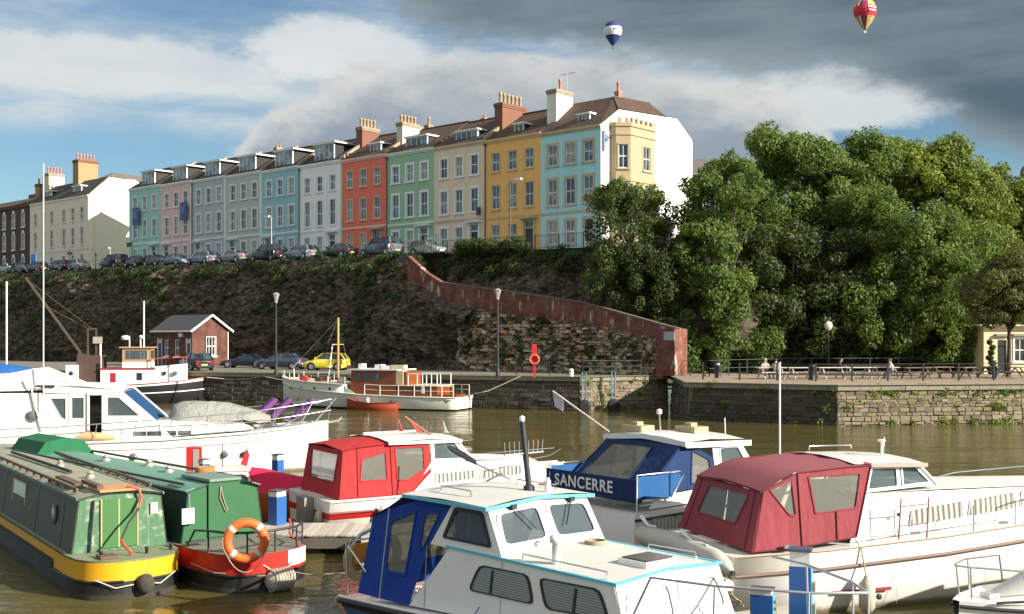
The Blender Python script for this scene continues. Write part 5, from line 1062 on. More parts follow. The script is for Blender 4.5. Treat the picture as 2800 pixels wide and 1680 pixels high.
def norm_of(pts):
    v = [Vector(p) for p in pts]; nn = Vector()
    for i in range(len(v)): nn += v[i].cross(v[(i+1) % len(v)])
    return nn.normalized()
def win_panel(root, outer, inner, m, pane, fr=None, r_=.05, t=.02, fw=.035, pname='side_panel', wname='window'):
    """a real opening in a panel, with a frame and a pane set in it; outlines counter-clockwise seen from outside"""
    inn = rpoly(inner, r_); o = MB().ring(rep(outer), inn, -t).build(pname, m, root); nn = norm_of(inner); c0 = sum(inn, Vector())/len(inn)
    big = [c0+(p-c0)*(1+fw*2/max(.2, (p-c0).length*2)) for p in inn]; sm = [c0+(p-c0)*(1-fw*1.2/max(.2, (p-c0).length*2)) for p in inn]
    w_ = MB().ring([p+nn*.004 for p in big], [p+nn*.004 for p in sm], .014).build(wname, fr or m, root); MB().slab([p-nn*.008 for p in inn], -.006).build('pane', pane, w_); return w_
def flat_win(root, inner, pane, fr, r_=.06, fw=.03, wname='window'):
    """window on a solid side: frame and pane stand just proud"""
    inn = rpoly(inner, r_); nn = norm_of(inner); c0 = sum(inn, Vector())/len(inn); big = [c0+(p-c0)*(1+fw*2/max(.2, (p-c0).length*2)) for p in inn]
    w_ = MB().ring([p+nn*.002 for p in big], [p+nn*.002 for p in inn], .016).build(wname, fr, root); MB().slab([p+nn*.003 for p in inn], .006).build('pane', pane, w_); return w_
def hull(st, mats, bands, parent, name='hull', deck=None, deck_drop=0., cap=True):
    """st: (x, [(half beam, z) from keel to sheer]); bands[i]: material of the strake between point i and i+1"""
    mb = MB(); m = len(st[0][1])
    for sgn in (1, -1):
        for i in range(len(st)-1):
            for k in range(m-1):
                (xa, A), (xb, B_) = st[i], st[i+1]; q = [(xa, sgn*A[k][0], A[k][1]), (xb, sgn*B_[k][0], B_[k][1]), (xb, sgn*B_[k+1][0], B_[k+1][1]), (xa, sgn*A[k+1][0], A[k+1][1])]
                mb.mt(bands[k]).add(q if sgn < 0 else q[::-1], [(0, 1, 2, 3)], True)
    x0, A = st[0]
    if cap:
        for k in range(m-1): mb.mt(bands[k]).add([(x0, A[k][0], A[k][1]), (x0, -A[k][0], A[k][1]), (x0, -A[k+1][0], A[k+1][1]), (x0, A[k+1][0], A[k+1][1])], [(0, 1, 2, 3)])
    h_ = mb.build(name, mats, parent)
    me = h_.data; import bmesh; bm = bmesh.new(); bm.from_mesh(me); bmesh.ops.remove_doubles(bm, verts=bm.verts, dist=.0005); bm.to_mesh(me); bm.free()
    if deck:
        d = MB(); d.grid([[(x, s*A[-1][0]*.985, A[-1][1]-deck_drop) for s in (-1, 0, 1)] for x, A in st]); d.build('deck', deck, parent)
    return h_
def sheer_tube(st, parent, m, r_, name='rub_rail', k=-1, dz=0., sides=(1, -1)):
    for s in sides: MB().tube([(x, s*(A[k][0]+r_*.4), A[k][1]+dz) for x, A in st], r_, 6).build(name, m, parent)
def rail(parent, pts, h_, m=steel, r_=.014, posts=None, mid=False, name='guard_rail'):
    """stanchions standing on the line pts, joined by a top wire"""
    pts = [Vector(p) for p in pts]; MB().tube([p+Vector((0, 0, h_)) for p in pts], r_, 5).build(name, m, parent)
    if mid: MB().tube([p+Vector((0, 0, h_*.5)) for p in pts], r_*.8, 5).build(name, m, parent)
    for p in (posts or pts): p = Vector(p); MB().tube([p, p+Vector((0, 0, h_))], r_, 5).build('stanchion', m, parent)
def pipe(parent, pts, r_, m, name, n=6): return MB().tube(pts, r_, n).build(name, m, parent)
def fender(parent, p, r_, h_, m, name='fender'):
    f_ = MB().lathe([(.02, 0), (r_*.6, .03), (r_, .14*h_+.03), (r_, h_*.86), (r_*.55, h_-.02), (.04, h_+.06)], 10, p).build(name, m, parent); return f_
rope_w = mat('rope_white', (.55, .52, .45), .9, .2, 12.); rope_t = mat('rope_tan', (.34, .28, .19), .9, .2, 12.); rope_b = mat('rope_blue', (.1, .16, .34), .9, .2, 12.)

# ---- boat A: white cabin cruiser in the foreground ---------------------------------------------
A = thing('cabin_cruiser', 'white cabin cruiser with bright blue canvas in the foreground', 'boat', (2.15, 15.75, 0), R(-48))
st = [(-6.35, [(.5, -.35), (.95, -.05), (1.15, .25), (1.2, .42)]), (-4.5, [(.5, -.4), (1.12, -.05), (1.28, .33), (1.33, .55)]), (-2.5, [(.45, -.45), (1.15, -.05), (1.33, .42), (1.37, .68)]), (0, [(.35, -.45), (1.02, -.03), (1.3, .55), (1.36, .85)]), (1.6, [(.15, -.4), (.65, 0), (.95, .7), (1.08, 1.02)]), (2.6, [(.05, -.3), (.28, .03), (.48, .82), (.58, 1.14)]), (3.2, [(.0, -.2), (.03, .1), (.06, .9), (.08, 1.25)])]
hull(st, [hull_blue, rub_m, gel], [0, 0, 1], A, deck=gel)
sheer_tube(st, A, rub_m, .045, dz=-.06); sheer_tube(st, A, gel, .03, 'toe_rail', dz=.01)
# cabin sides (starboard shown), built as panels round real openings
def sideA(s):
    y = lambda z: s*(1.16-.07*max(0, z-.8)); pt = lambda x, z: (x, y(z), z); f = (lambda q: q) if s < 0 else (lambda q: q[::-1])
    cab = f([pt(-4.4, .60), pt(.28, .86), pt(.03, 1.62), pt(-3.45, 1.64)]); MB().slab(cab, -.03).build('cabin_side', gel, A)
    win_panel(A, f([pt(-3.45, 1.645), pt(-2.22, 1.645), pt(-2.62, 2.36), pt(-3.95, 2.36)][0:4]) if False else f([pt(-3.92, 1.646), pt(-2.2, 1.646), pt(-2.6, 2.36), pt(-3.4, 2.36)]), f([pt(-3.58, 1.80), pt(-2.48, 1.80), pt(-2.72, 2.26), pt(-3.32, 2.26)]), gel, bglass, rub_m, .06, .03, .045, 'wheelhouse_side')
    for q in ([(-2.88, 1.10), (-1.52, 1.13), (-1.66, 1.50), (-2.66, 1.48)], [(-1.2, 1.12), (-.06, 1.18), (-.26, 1.52), (-1.36, 1.50)]):
        w_ = flat_win(A, f([pt(*p) for p in q]), blind_d, rub_m, .1, .05); a, b = q[0], q[1]; xm = lerp(a[0], b[0], .34 if q[0][0] < -2 else .45)
        MB().beam(Vector(pt(xm, q[0][1]+.02))+Vector((0, s*.012, 0)), Vector(pt(xm+.03, q[3][1]-.02))+Vector((0, s*.012, 0)), .05, .012).build('glazing_bar', rub_m, w_)
    # canvas quarter: panel with a window, slanting back
    cvp = [pt(-5.85, .56), pt(-4.42, .60), pt(-3.42, 2.35), pt(-4.42, 2.33), pt(-5.5, 1.9)]
    c1 = [pt(-5.85, .56), pt(-5.22, .57), pt(-5.05, 2.08), pt(-5.5, 1.9)]; c2 = [pt(-5.215, .57), pt(-4.42, .60), pt(-4.15, 2.33), pt(-5.045, 2.08)]; c3 = [pt(-4.415, .61), pt(-3.94, 1.645), pt(-3.42, 2.35), pt(-4.145, 2.33)]
    MB().slab(f(c1), -.012).build('canvas_panel', cv_blue, A)
    win_panel(A, f(c2), f([pt(-5.05, 1.05), pt(-4.52, 1.07), pt(-4.32, 2.12), pt(-4.98, 1.88)]), cv_blue, vinyl, cv_blue, .05, .012, .03, 'canvas_panel', 'canvas_window'); win_panel(A, f(c3), f([pt(-4.18, 1.5), pt(-4.05, 1.62), pt(-3.72, 2.15), pt(-4.08, 2.13)]), cv_blue, vinyl, cv_blue, .04, .012, .03, 'canvas_panel', 'canvas_window')
    pipe(A, [pt(-5.22, .57), pt(-5.06, 2.08)], .014, steel, 'canvas_pole'); MB().beam(pt(-3.5, 1.665), pt(.05, 1.645), .05, .035).build('trim_strip', cyan_e, A)
sideA(-1); sideA(1)
# cabin front and its two windows
for s in (-1, 1):
    o_ = [(.30, -.0*s, .92), (.30, s*1.15, .92), (.05, s*1.09, 1.62), (.05, 0, 1.68)]; i_ = [(.25, s*.1, 1.05), (.25, s*1.02, 1.07), (.105, s*.93, 1.5), (.105, s*.1, 1.53)]
    if s < 0: o_, i_ = o_[::-1], i_[::-1]
    win_panel(A, o_, i_, gel, blind, alu, .12, .03, .045, 'cabin_front')
MB().grid([[(x, y, 1.645+(1-(y/1.1)**2)*.07+max(0, -x)*.01) for y in (-1.12, -.6, 0, .6, 1.12)] for x in (-2.3, -1.1, .07)]).build('cabin_roof', gel_grey, A)
for s in (-1, 1): MB().beam((.07, s*1.13, 1.645), (.07, 0, 1.715), .04, .035).build('trim_strip', cyan_e, A)
MB().prism([(-2.2, -1.1, .6), (-2.2, 1.1, .6), (-2.2, 1.1, 1.0), (-2.2, -1.1, 1.0)], (.02, 0, 0)).build('bulkhead', mat('cabin_interior', (.13, .085, .05), .7), A); MB().box(-4.3, -2.3, -1.05, 1.05, .82, .85).build('wheelhouse_floor', MATS['cabin_interior'], A)
# wheelhouse front, two windscreens
for s in (-1, 1):
    o_ = [(-2.2, 0, 1.70), (-2.2, s*1.10, 1.655), (-2.6, s*1.05, 2.36), (-2.6, 0, 2.42)]; i_ = [(-2.28, s*.1, 1.83), (-2.29, s*.98, 1.81), (-2.52, s*.92, 2.26), (-2.53, s*.1, 2.30)]
    if s < 0: o_, i_ = o_[::-1], i_[::-1]
    win_panel(A, o_, i_, gel, bglass, alu, .1, .03, .045, 'wheelhouse_front', 'windscreen')
    MB().beam((-2.5, s*.62, 2.36), (-2.30, s*.32, 2.0), .02, .015).box(-2.56, -2.46, s*.62-.05, s*.62+.05, 2.31, 2.38).build('wiper', rub_m, A)
rfA = MB(); rfA.grid([[(x, y, z+(1-(y/1.14)**2)*.08) for y in (-1.14, -.6, 0, .6, 1.14)] for x, z in ((-4.6, 2.37), (-3.6, 2.40), (-2.52, 2.38))]); rfA.grid([[(x, y, z-.05+(1-(y/1.14)**2)*.08) for y in (-1.14, -.6, 0, .6, 1.14)] for x, z in ((-4.6, 2.37), (-3.6, 2.40), (-2.52, 2.38))], flip=True); rfA.build('wheelhouse_roof', gel_grey, A)
for s in (-1, 1): MB().beam((-2.51, s*1.15, 2.35), (-2.51, 0, 2.435), .03, .05).beam((-4.6, s*1.15, 2.345), (-2.5, s*1.15, 2.355), .03, .05).build('trim_strip', cyan_e, A)
MB().grid([[(-4.55, y, 2.36+(1-y*y/1.3)*.06) for y in (-1.12, 0, 1.12)], [(-5.0, y, 2.12+(1-y*y/1.3)*.06) for y in (-1.12, 0, 1.12)], [(-5.52, y, 1.9+(1-y*y/1.3)*.04) for y in (-1.12, 0, 1.12)]]).build('canvas_top', cv_blue, A)
win_panel(A, [(-5.85, 1.12, .56), (-5.85, -1.12, .56), (-5.52, -1.08, 1.9), (-5.52, 1.08, 1.9)], [(-5.75, .8, 1.0), (-5.75, -.8, 1.0), (-5.58, -.8, 1.7), (-5.58, .8, 1.7)], cv_blue, vinyl, cv_blue, .05, .012, .03, 'canvas_panel', 'canvas_window')
# roof gear
hx = MB().mt(0).box(-.66, -.12, -.28, .36, 1.70, 1.79); hx.mt(1).box(-.62, -.16, -.24, .32, 1.791, 1.81); hx.build('hatch', [gel, mat('hatch_tint', (.05, .055, .06), .2)], A)
MB().lathe([(.06, 1.68), (.06, 1.98), (.10, 1.985), (.10, 2.08), (.02, 2.1)], 10, (-1.33, -.85, 0)).build('vent_stack', gel, A)
mA = MB().lathe([(.09, 2.44), (.09, 2.52), (.045, 2.56)], 8, (-3.05, .22, 0)).build('mast_step', rub_m, A); pipe(A, [(-3.05, .22, 2.5), (-3.21, .22, 3.55)], .05, rub_m, 'mast'); MB().lathe([(.03, 0), (.045, .02), (.045, .08), (.01, .1)], 8, (-3.215, .22, 3.55)).build('mast_light', white_m, A)
MB().beam((-3.14, -.23, 3.05), (-3.14, .62, 3.05), .025).build('mast_crossbar', galv, A)
for i in range(9): pipe(A, [(-3.14, -.21+i*.1, 3.06), (-3.14, -.23+i*.105, 3.25)], .008, galv, 'aerial_rod', 4)
pipe(A, [(-4.1, -.75, 2.42), (-4.08, -.75, 2.52), (-3.3, -.8, 2.52), (-3.25, -.8, 2.42)], .014, steel, 'grab_rail'); pipe(A, [(-3.0, .75, 2.42), (-2.98, .75, 2.51), (-3.9, .75, 2.51), (-3.95, .75, 2.42)], .014, steel, 'grab_rail')
MB().lathe([(.05, 2.42), (.05, 2.56), (.035, 2.58), (.05, 2.62), (.02, 2.68)], 8, (-2.75, .35, 0)).build('search_light', white_m, A); MB().lathe([(.02, -.02), (.07, 0), (.07, .05), (.02, .07)], 8, (-2.28, -.35, 1.76), 'x').build('horn', steel, A)
pipe(A, [(-1.9, -.98, 1.66), (-1.88, -.98, 1.76), (-.2, -1.0, 1.76), (-.18, -1.0, 1.65)], .013, steel, 'grab_rail'); pipe(A, [(-1.2, .98, 1.66), (-1.18, .98, 1.76), (-.3, 1.0, 1.76), (-.28, 1.0, 1.65)], .013, steel, 'grab_rail')
for x_, z_ in ((-2.6, .12), (-.9, .2)):
    fender(A, (x_, -1.5, z_), .1, .42, MATS['fender_grey'] if 'fender_grey' in MATS else mat('fender_grey', (.42, .38, .29), .6, .15)); pipe(A, [(x_, -1.5, z_+.46), (x_, -1.38, .72), (x_, -1.2, .9)], .01, rope_b, 'fender_line')
for x_ in (-4.0, -2.2): pipe(A, [(x_, -1.165, .64), (x_, -1.11, 1.62)], .006, MATS['window_alloy'], 'panel_seam', 4)
cl_ = MB()
for k_ in range(3): cl_.tube([(-1.9+.16*math.cos(a_*R(24)), .55+.16*math.sin(a_*R(24)), 1.73+k_*.02) for a_ in range(15)], .014, 5, True)
cl_.build('rope_coil', rope_t, A)
# pulpit
pp = [(.75, -1.25, .96), (1.6, -1.03, 1.05), (2.6, -.5, 1.16), (3.1, 0, 1.28), (2.6, .5, 1.16), (1.6, 1.03, 1.05)]
MB().tube([(.3, -1.3, .92), (.75, -1.2, 1.86), (1.6, -.98, 1.86), (2.6, -.46, 1.86), (3.1, 0, 1.88), (2.6, .46, 1.86), (1.6, .98, 1.86), (.9, 1.2, 1.84)], .018, 6).build('pulpit', mat('rail_grey_paint', (.30, .31, .34), .5), A)
for q in pp[1:]: pipe(A, [q, (q[0], q[1]*.96, 1.86)], .015, MATS['rail_grey_paint'], 'stanchion', 5)
# pushpit with horseshoe buoys
for y in (-1.1, -.6, .6, 1.1): pipe(A, [(-6.25, y, .44), (-6.3, y, 1.35)], .016, steel, 'stanchion', 5)
pipe(A, [(-5.6, -1.16, .95), (-6.2, -1.12, 1.3), (-6.32, -1.0, 1.36), (-6.32, 1.0, 1.36), (-6.2, 1.12, 1.3)], .018, steel, 'pushpit')
pipe(A, [(-6.5, -1.0, 1.05), (-6.45, -.7, 1.42), (-6.5, .1, 1.62), (-6.6, .8, 1.68)], .035, galv, 'davit_arm')
ob = mat('buoy_orange', (.62, .22, .02), .7, .2, 3.); tanb = mat('buoy_tan', (.40, .31, .15), .8, .25, 3.)
def horseshoe(y, z, r_, m):
    MB().tube([(-6.36, y+r_*math.sin(a*R(20)), z-r_*1.25*math.cos(a*R(20))) for a in range(-7, 8)], .09, 7).build('horseshoe_buoy', m, A)
horseshoe(-.78, 1.0, .24, tanb); horseshoe(-.2, 1.05, .24, ob)
MB().box(-6.31, -6.27, -.95, -.62, .95, 1.3).build('buoy_pouch', ob, A)
o = MB().tube([(0, 0, 0), (.5, 0, .02), (.9, .02, .0), (1.0, .03, -.03)], [.02, .022, .03, .02], 6).build('boathook_shaft', alu, A, (-4.4, .85, 2.56)); o.rotation_euler = (0, R(28), R(205)); 
pd = thing('paddle', 'black paddle lying on the white foreground cruiser roof', 'paddle', A.matrix_world @ Vector((0, 0, 0)))
pd.location = Fr(2.15, 15.75, -48).w(-4.25, .55, 2.52); pd.rotation_euler = (0, 0, R(-48+195))
MB().tube([(-.3, 0, 0), (.0, 0, .09), (.4, 0, .22)], .016, 6).build('shaft', alu, pd); MB().prism([(.38, -.03, .2), (.5, -.1, .26), (.85, -.12, .42), (.98, -.05, .47), (.98, .05, .47), (.85, .12, .42), (.5, .1, .26), (.38, .03, .2)], (0, 0, .025)).build('blade', rub_m, pd)

# ---- boat B: maroon canopy cruiser ------------------------------------------------------------
B = thing('motor_cruiser', 'long white motor cruiser with faded maroon canvas canopy', 'boat', (3.72, 21.0, 0), R(18))
st = [(-.35, [(.7, -.4), (1.25, -.05), (1.38, .45), (1.42, .78), (1.42, 1.12)]), (1.5, [(.7, -.45), (1.32, -.05), (1.46, .5), (1.5, .82), (1.5, 1.15)]), (4, [(.6, -.5), (1.26, -.05), (1.46, .6), (1.52, .95), (1.52, 1.27)]), (6.5, [(.4, -.5), (.95, -.03), (1.3, .75), (1.4, 1.12), (1.42, 1.43)]), (8.5, [(.15, -.4), (.42, 0), (.8, .9), (.92, 1.28), (.96, 1.58)]), (9.9, [(.0, -.3), (.03, .1), (.08, 1.0), (.1, 1.42), (.12, 1.72)])]
hull(st, [gel_old, hgel, mat('faded_band', (.70, .655, .55), .6, .12, 2., dirt=.2, dcol=(.45, .38, .26))], [1, 1, 1, 2], B, deck=gel)
sheer_tube(st, B, mat('rub_brown', (.16, .10, .085), .6), .035, k=3); sheer_tube(st, B, mat('rub_tan', (.42, .30, .24), .6), .02, 'toe_rail')
MB().box(1.6, 2.8, -1.49, -1.445, .36, .41).build('boot_stripe', mat('maroon_stripe', (.25, .02, .03), .5), B)
def sB(s):
    Y = lambda z: s*(1.38-.16*max(0, z-1.2)); pt = lambda x, z: (x, Y(z), z); f = (lambda q: q) if s < 0 else (lambda q: q[::-1])
    MB().slab(f([pt(.04, 1.18), pt(.95, 1.22), pt(1.05, 2.50), pt(.33, 2.2)]), -.012).build('canopy_panel', cv_maroon, B) if s > 0 else win_panel(B, [pt(.04, 1.18), pt(1.02, 1.22), pt(1.05, 2.50), pt(.33, 2.2)], [pt(.82, 1.78), pt(.95, 1.76), pt(.92, 2.38), pt(.47, 2.21)], cv_maroon, vinyl, cv_maroon, .03, .012, .02, 'canopy_panel', 'canopy_window')
    win_panel(B, f([pt(1.03, 1.222), pt(2.15, 1.33), pt(2.6, 2.58), pt(1.06, 2.50)]), f([pt(1.36, 1.78), pt(2.2, 1.84), pt(2.36, 2.44), pt(1.28, 2.42)]), cv_maroon, vinyl, cv_maroon, .03, .012, .025, 'canopy_panel', 'canopy_window')
    MB().slab(f([pt(2.16, 1.25), pt(9.0, 1.66), pt(8.6, 2.02), pt(2.42, 2.06)]) if False else f([(2.14, s*1.2, 1.2), (8.8, s*.62, 1.56), (8.5, s*.55, 1.95), (2.40, s*1.12, 2.05)]), -.03).build('coachroof_side', gel, B)
    for x0, x1 in ((3.5, 4.78), (4.93, 6.1), (6.25, 7.2)):
        yy = lambda x, z: s*(lerp(1.2, .62, (x-2.14)/6.66)-.09*(z-1.2)+.022); z0 = lambda x: 1.40+(x-3.5)*.075; z1 = lambda x: 1.70+(x-3.5)*.075
        w_ = flat_win(B, f([(x0, yy(x0, z0(x0)), z0(x0)), (x1, yy(x1, z0(x1)), z0(x1)), (x1-.02, yy(x1, z1(x1)), z1(x1)), (x0+.08, yy(x0, z1(x0)), z1(x0))]), curtain, alu, .06, .03)
    win_panel(B, f([(2.42, s*1.13, 2.07), (3.3, s*1.08, 2.11), (3.3, s*1.02, 2.56), (2.6, s*1.05, 2.56)]), f([(2.56, s*1.115, 2.13), (3.24, s*1.07, 2.16), (3.24, s*1.03, 2.5), (2.68, s*1.05, 2.5)]), gel, bglass, alu, .03, .02, .03, 'wheelhouse_side')
    win_panel(B, f([(3.302, s*1.08, 2.11), (4.15, s*1.0, 2.14), (3.72, s*.98, 2.56), (3.302, s*1.02, 2.56)]), f([(3.36, s*1.068, 2.17), (4.0, s*1.0, 2.2), (3.68, s*.985, 2.5), (3.36, s*1.025, 2.5)]), gel, bglass, alu, .03, .02, .03, 'wheelhouse_side')
    rl = [(3.6, s*1.46, 1.25), (4.6, s*1.48, 1.3), (5.6, s*1.44, 1.36), (6.6, s*1.36, 1.43), (7.8, s*1.1, 1.52), (9.4, s*.35, 1.68)]
    for q in rl[:4]: pipe(B, [q, (q[0], q[1], q[2]+.5)], .014, steel, 'stanchion', 5)
    pipe(B, [(6.0, s*1.4, 1.4), (6.15, s*1.38, 1.95), (6.5, s*1.34, 2.02), (7.8, s*1.06, 2.12), (9.4, s*.3, 2.3)], .02, steel, 'bow_rail')
sB(-1); sB(1)
win_panel(B, [(0, 1.42, 1.18), (0, -1.42, 1.18), (.32, -1.22, 2.19), (.32, 1.22, 2.19)], [(.12, .85, 1.56), (.12, -.62, 1.56), (.28, -.82, 2.09), (.28, .66, 2.09)], cv_maroon, curtain_g if False else vinyl, cv_maroon, .04, .012, .03, 'canopy_back', 'canopy_window')
MB().grid([[(x, y*w_, z+(1-y*y)*.05+(.02*math.sin(y*7+x*3))) for y in (-1, -.6, -.2, .2, .6, 1)] for x, w_, z in ((.28, 1.26, 2.17), (.65, 1.24, 2.36), (1.0, 1.2, 2.5), (1.5, 1.18, 2.51), (2.0, 1.17, 2.57), (2.62, 1.16, 2.6))]).build('canopy_top', mat('canvas_faded_sunlit_maroon', (.27, .085, .10), .85, .07, .9, .0, spec=.25), B)  # canopy top: real fading plus grazing sunlight put into the colour
MB().slab([(4.17, -1.0, 2.14), (4.17, 1.0, 2.14), (3.73, .98, 2.56), (3.73, -.98, 2.56)], -.008).build('windscreen', bglass, B)
for s in (-1, 0, 1): MB().beam((4.19, s*1.0, 2.14), (3.74, s*.98, 2.57), .05, .04).build('windscreen_post', gel, B)
rB = MB(); rB.mt(0).grid([[(x, y, z+(1-(y/1.12)**2)*.07) for y in (-1.12, -.6, 0, .6, 1.12)] for x, z in ((2.3, 2.6), (3.2, 2.6), (3.85, 2.56))]); rB.mt(0).grid([[(x, y, z-.07+(1-(y/1.12)**2)*.07) for y in (-1.12, -.6, 0, .6, 1.12)] for x, z in ((2.3, 2.6), (3.2, 2.6), (3.85, 2.56))], flip=True); rB.build('wheelhouse_roof', gel, B)
for s in (-1, 1): MB().beam((2.62, s*1.13, 2.575), (3.86, s*1.13, 2.54), .025, .07).build('roof_edge', mat('edge_salmon', (.60, .30, .24), .5), B)
MB().grid([[(x, y*w_, z+(1-y*y)*.08) for y in (-1, -.5, 0, .5, 1)] for x, w_, z in ((2.4, 1.12, 2.05), (4.2, 1.0, 2.05), (6.5, .78, 2.0), (8.5, .55, 1.95), (8.9, .5, 1.6))]).build('coachroof', gel_grey, B)
sm_ = mat('canopy_seam', (.13, .022, .028), .9)
for s_ in (-1, 1):
    Yb = lambda z: s_*(1.39-.16*max(0, z-1.2)); q_ = lambda x, z: (x, Yb(z), z)
    for pts_ in ([q_(.05, 1.18), q_(.34, 2.2)], [q_(1.025, 1.22), q_(1.055, 2.5)], [q_(.33, 2.2), q_(1.05, 2.5), q_(2.0, 2.56), q_(2.6, 2.58)], [q_(.04, 1.18), q_(1.02, 1.22), q_(2.15, 1.33)], [q_(2.15, 1.33), q_(2.6, 2.58)], [q_(1.75, 1.29), q_(1.78, 1.79)]): MB().tube(pts_, .016, 5).build('seam', sm_, B)
MB().tube([(.30, -1.2, 2.2), (.30, 0, 2.26), (.30, 1.2, 2.2)], .018, 5).build('seam', sm_, B); None
for y_ in (-1.05, 1.05): MB().tube([(.0, y_*1.1, 1.2), (.31, y_*.95, 2.18)], .014, 5).build('seam', sm_, B)
MB().box(2.35, 2.6, -1.1, 1.1, 1.2, 1.22).build('cockpit_floor', MATS['cabin_interior'], B); MB().lathe([(.02, 0), (.16, .03), (.19, .12), (.1, .26), (.02, .3)], 10, (2.5, -.5, 1.85)).build('helm_seat', rub_m, B)
pipe(B, [(2.08, 1.1, 2.5), (2.08, 1.1, 4.42)], .019, white_m, 'pole'); pipe(B, [(2.5, .7, 2.68), (2.5, .7, 2.76), (3.6, .9, 2.74), (3.6, .9, 2.66)], .016, steel, 'grab_rail'); MB().lathe([(.02, 2.66), (.02, 2.92), (.07, 2.93), (.07, 2.97)], 8, (3.35, -.45, 0)).build('anchor_light', white_m, B)
pipe(B, [(3.95, .3, 2.62), (3.8, .1, 2.95), (3.78, .1, 2.62)], .015, steel, 'light_bracket')
lad = MB(); 
for x in (2.95, 3.55): lad.tube([(x, -1.5, 1.26), (x+.05, -1.5, 2.0)], .016, 5)
for z in (1.5, 1.85): lad.tube([(2.96, -1.5, z), (3.58, -1.5, z+.03)], .014, 5)
lad.build('boarding_gate', mat('gate_maroon', (.28, .12, .13), .5), B)
fender(B, (2.15, -1.68, .02), .14, .62, mat('fender_grey', (.42, .38, .29), .6, .15)); pipe(B, [(2.15, -1.66, .66), (2.14, -1.53, 1.15), (2.1, -1.4, 1.3)], .014, rope_t, 'fender_line')
MB().lathe([(.02, 0), (.04, .005), (.04, .02), (.02, .025)], 8, (3.15, -1.24, 1.66), 'y').build('vent', rub_m, B); MB().lathe([(.02, 0), (.055, .005), (.055, .03), (.02, .035)], 8, (2.55, -1.49, .25), 'y').build('exhaust', rub_m, B)
MB().box(-.75, -.36, -1.2, 1.2, .30, .36).build('swim_platform', gel_old, B)
rt = random.Random(4); tg = MB()
for k_ in range(7):
    y_ = rt.uniform(-1.3, -.4); tg.tube([(-.5+rt.uniform(-.12, .12), y_+rt.uniform(-.2, .2)*j_, .95-.11*j_+rt.uniform(-.08, .08)) for j_ in range(6)], .016, 5)
tg.build('rope_tangle', rope_t, B)
for x_ in (.6, 3.2, 5.2, 7.2): MB().box(x_, x_+.22, -1.50+max(0, x_-4)*.04, -1.44+max(0, x_-4)*.04, 1.2+x_*.04, 1.26+x_*.04).build('cleat', steel, B)
for x_ in (2.9, 4.85, 6.2): MB().tube([(x_, -1.52, .9+x_*.02), (x_, -1.5, .1)], .006, 4).build('panel_seam', MATS['faded_band'], B)
# outboard leg and lines at the stern
MB().box(-.62, -.38, -1.05, -.6, .36, .78).build('outboard_bracket', mat('engine_grey', (.25, .24, .2), .5, .2), B)
DG = thing('inflatable_dinghy', 'pale grey inflatable dinghy on its side across the stern of the maroon cruiser', 'boat', Fr(3.72, 21.0, 18).w(-.62, 0, 0), R(18)); tub = mat('dinghy_grey', (.48, .46, .40), .55, .06, 2., dirt=.15); 
MB().tube([(0, 1.75, 1.0), (0, 1.5, 1.0), (0, .2, 1.08), (0, -1.3, 1.05), (0, -1.62, 1.0), (0, -1.86, .96)], [.18, .21, .21, .2, .14, .03], 10).build('tube', tub, DG); MB().tube([(.05, 1.75, .55), (.05, 1.5, .55), (.05, .2, .58), (.05, -1.3, .6), (.05, -1.65, .7)], [.17, .2, .2, .19, .1], 10).build('tube', tub, DG); MB().box(.1, .14, -1.4, 1.5, .55, 1.05).build('floor', rub_m, DG); MB().lathe([(.04, 0), (.05, .05), (.03, .08)], 8, (0, -1.9, .95), 'y').build('valve', rub_m, DG)
for y0, y1 in ((1.75, 1.1), (.0, -1.0)): 
    MB().tube([(-.02, y0, 1.36), (-.03, (y0+y1)/2, 1.24), (-.02, y1, 1.27)], [.05, .022, .02], 6).build('oar', white_m, DG)

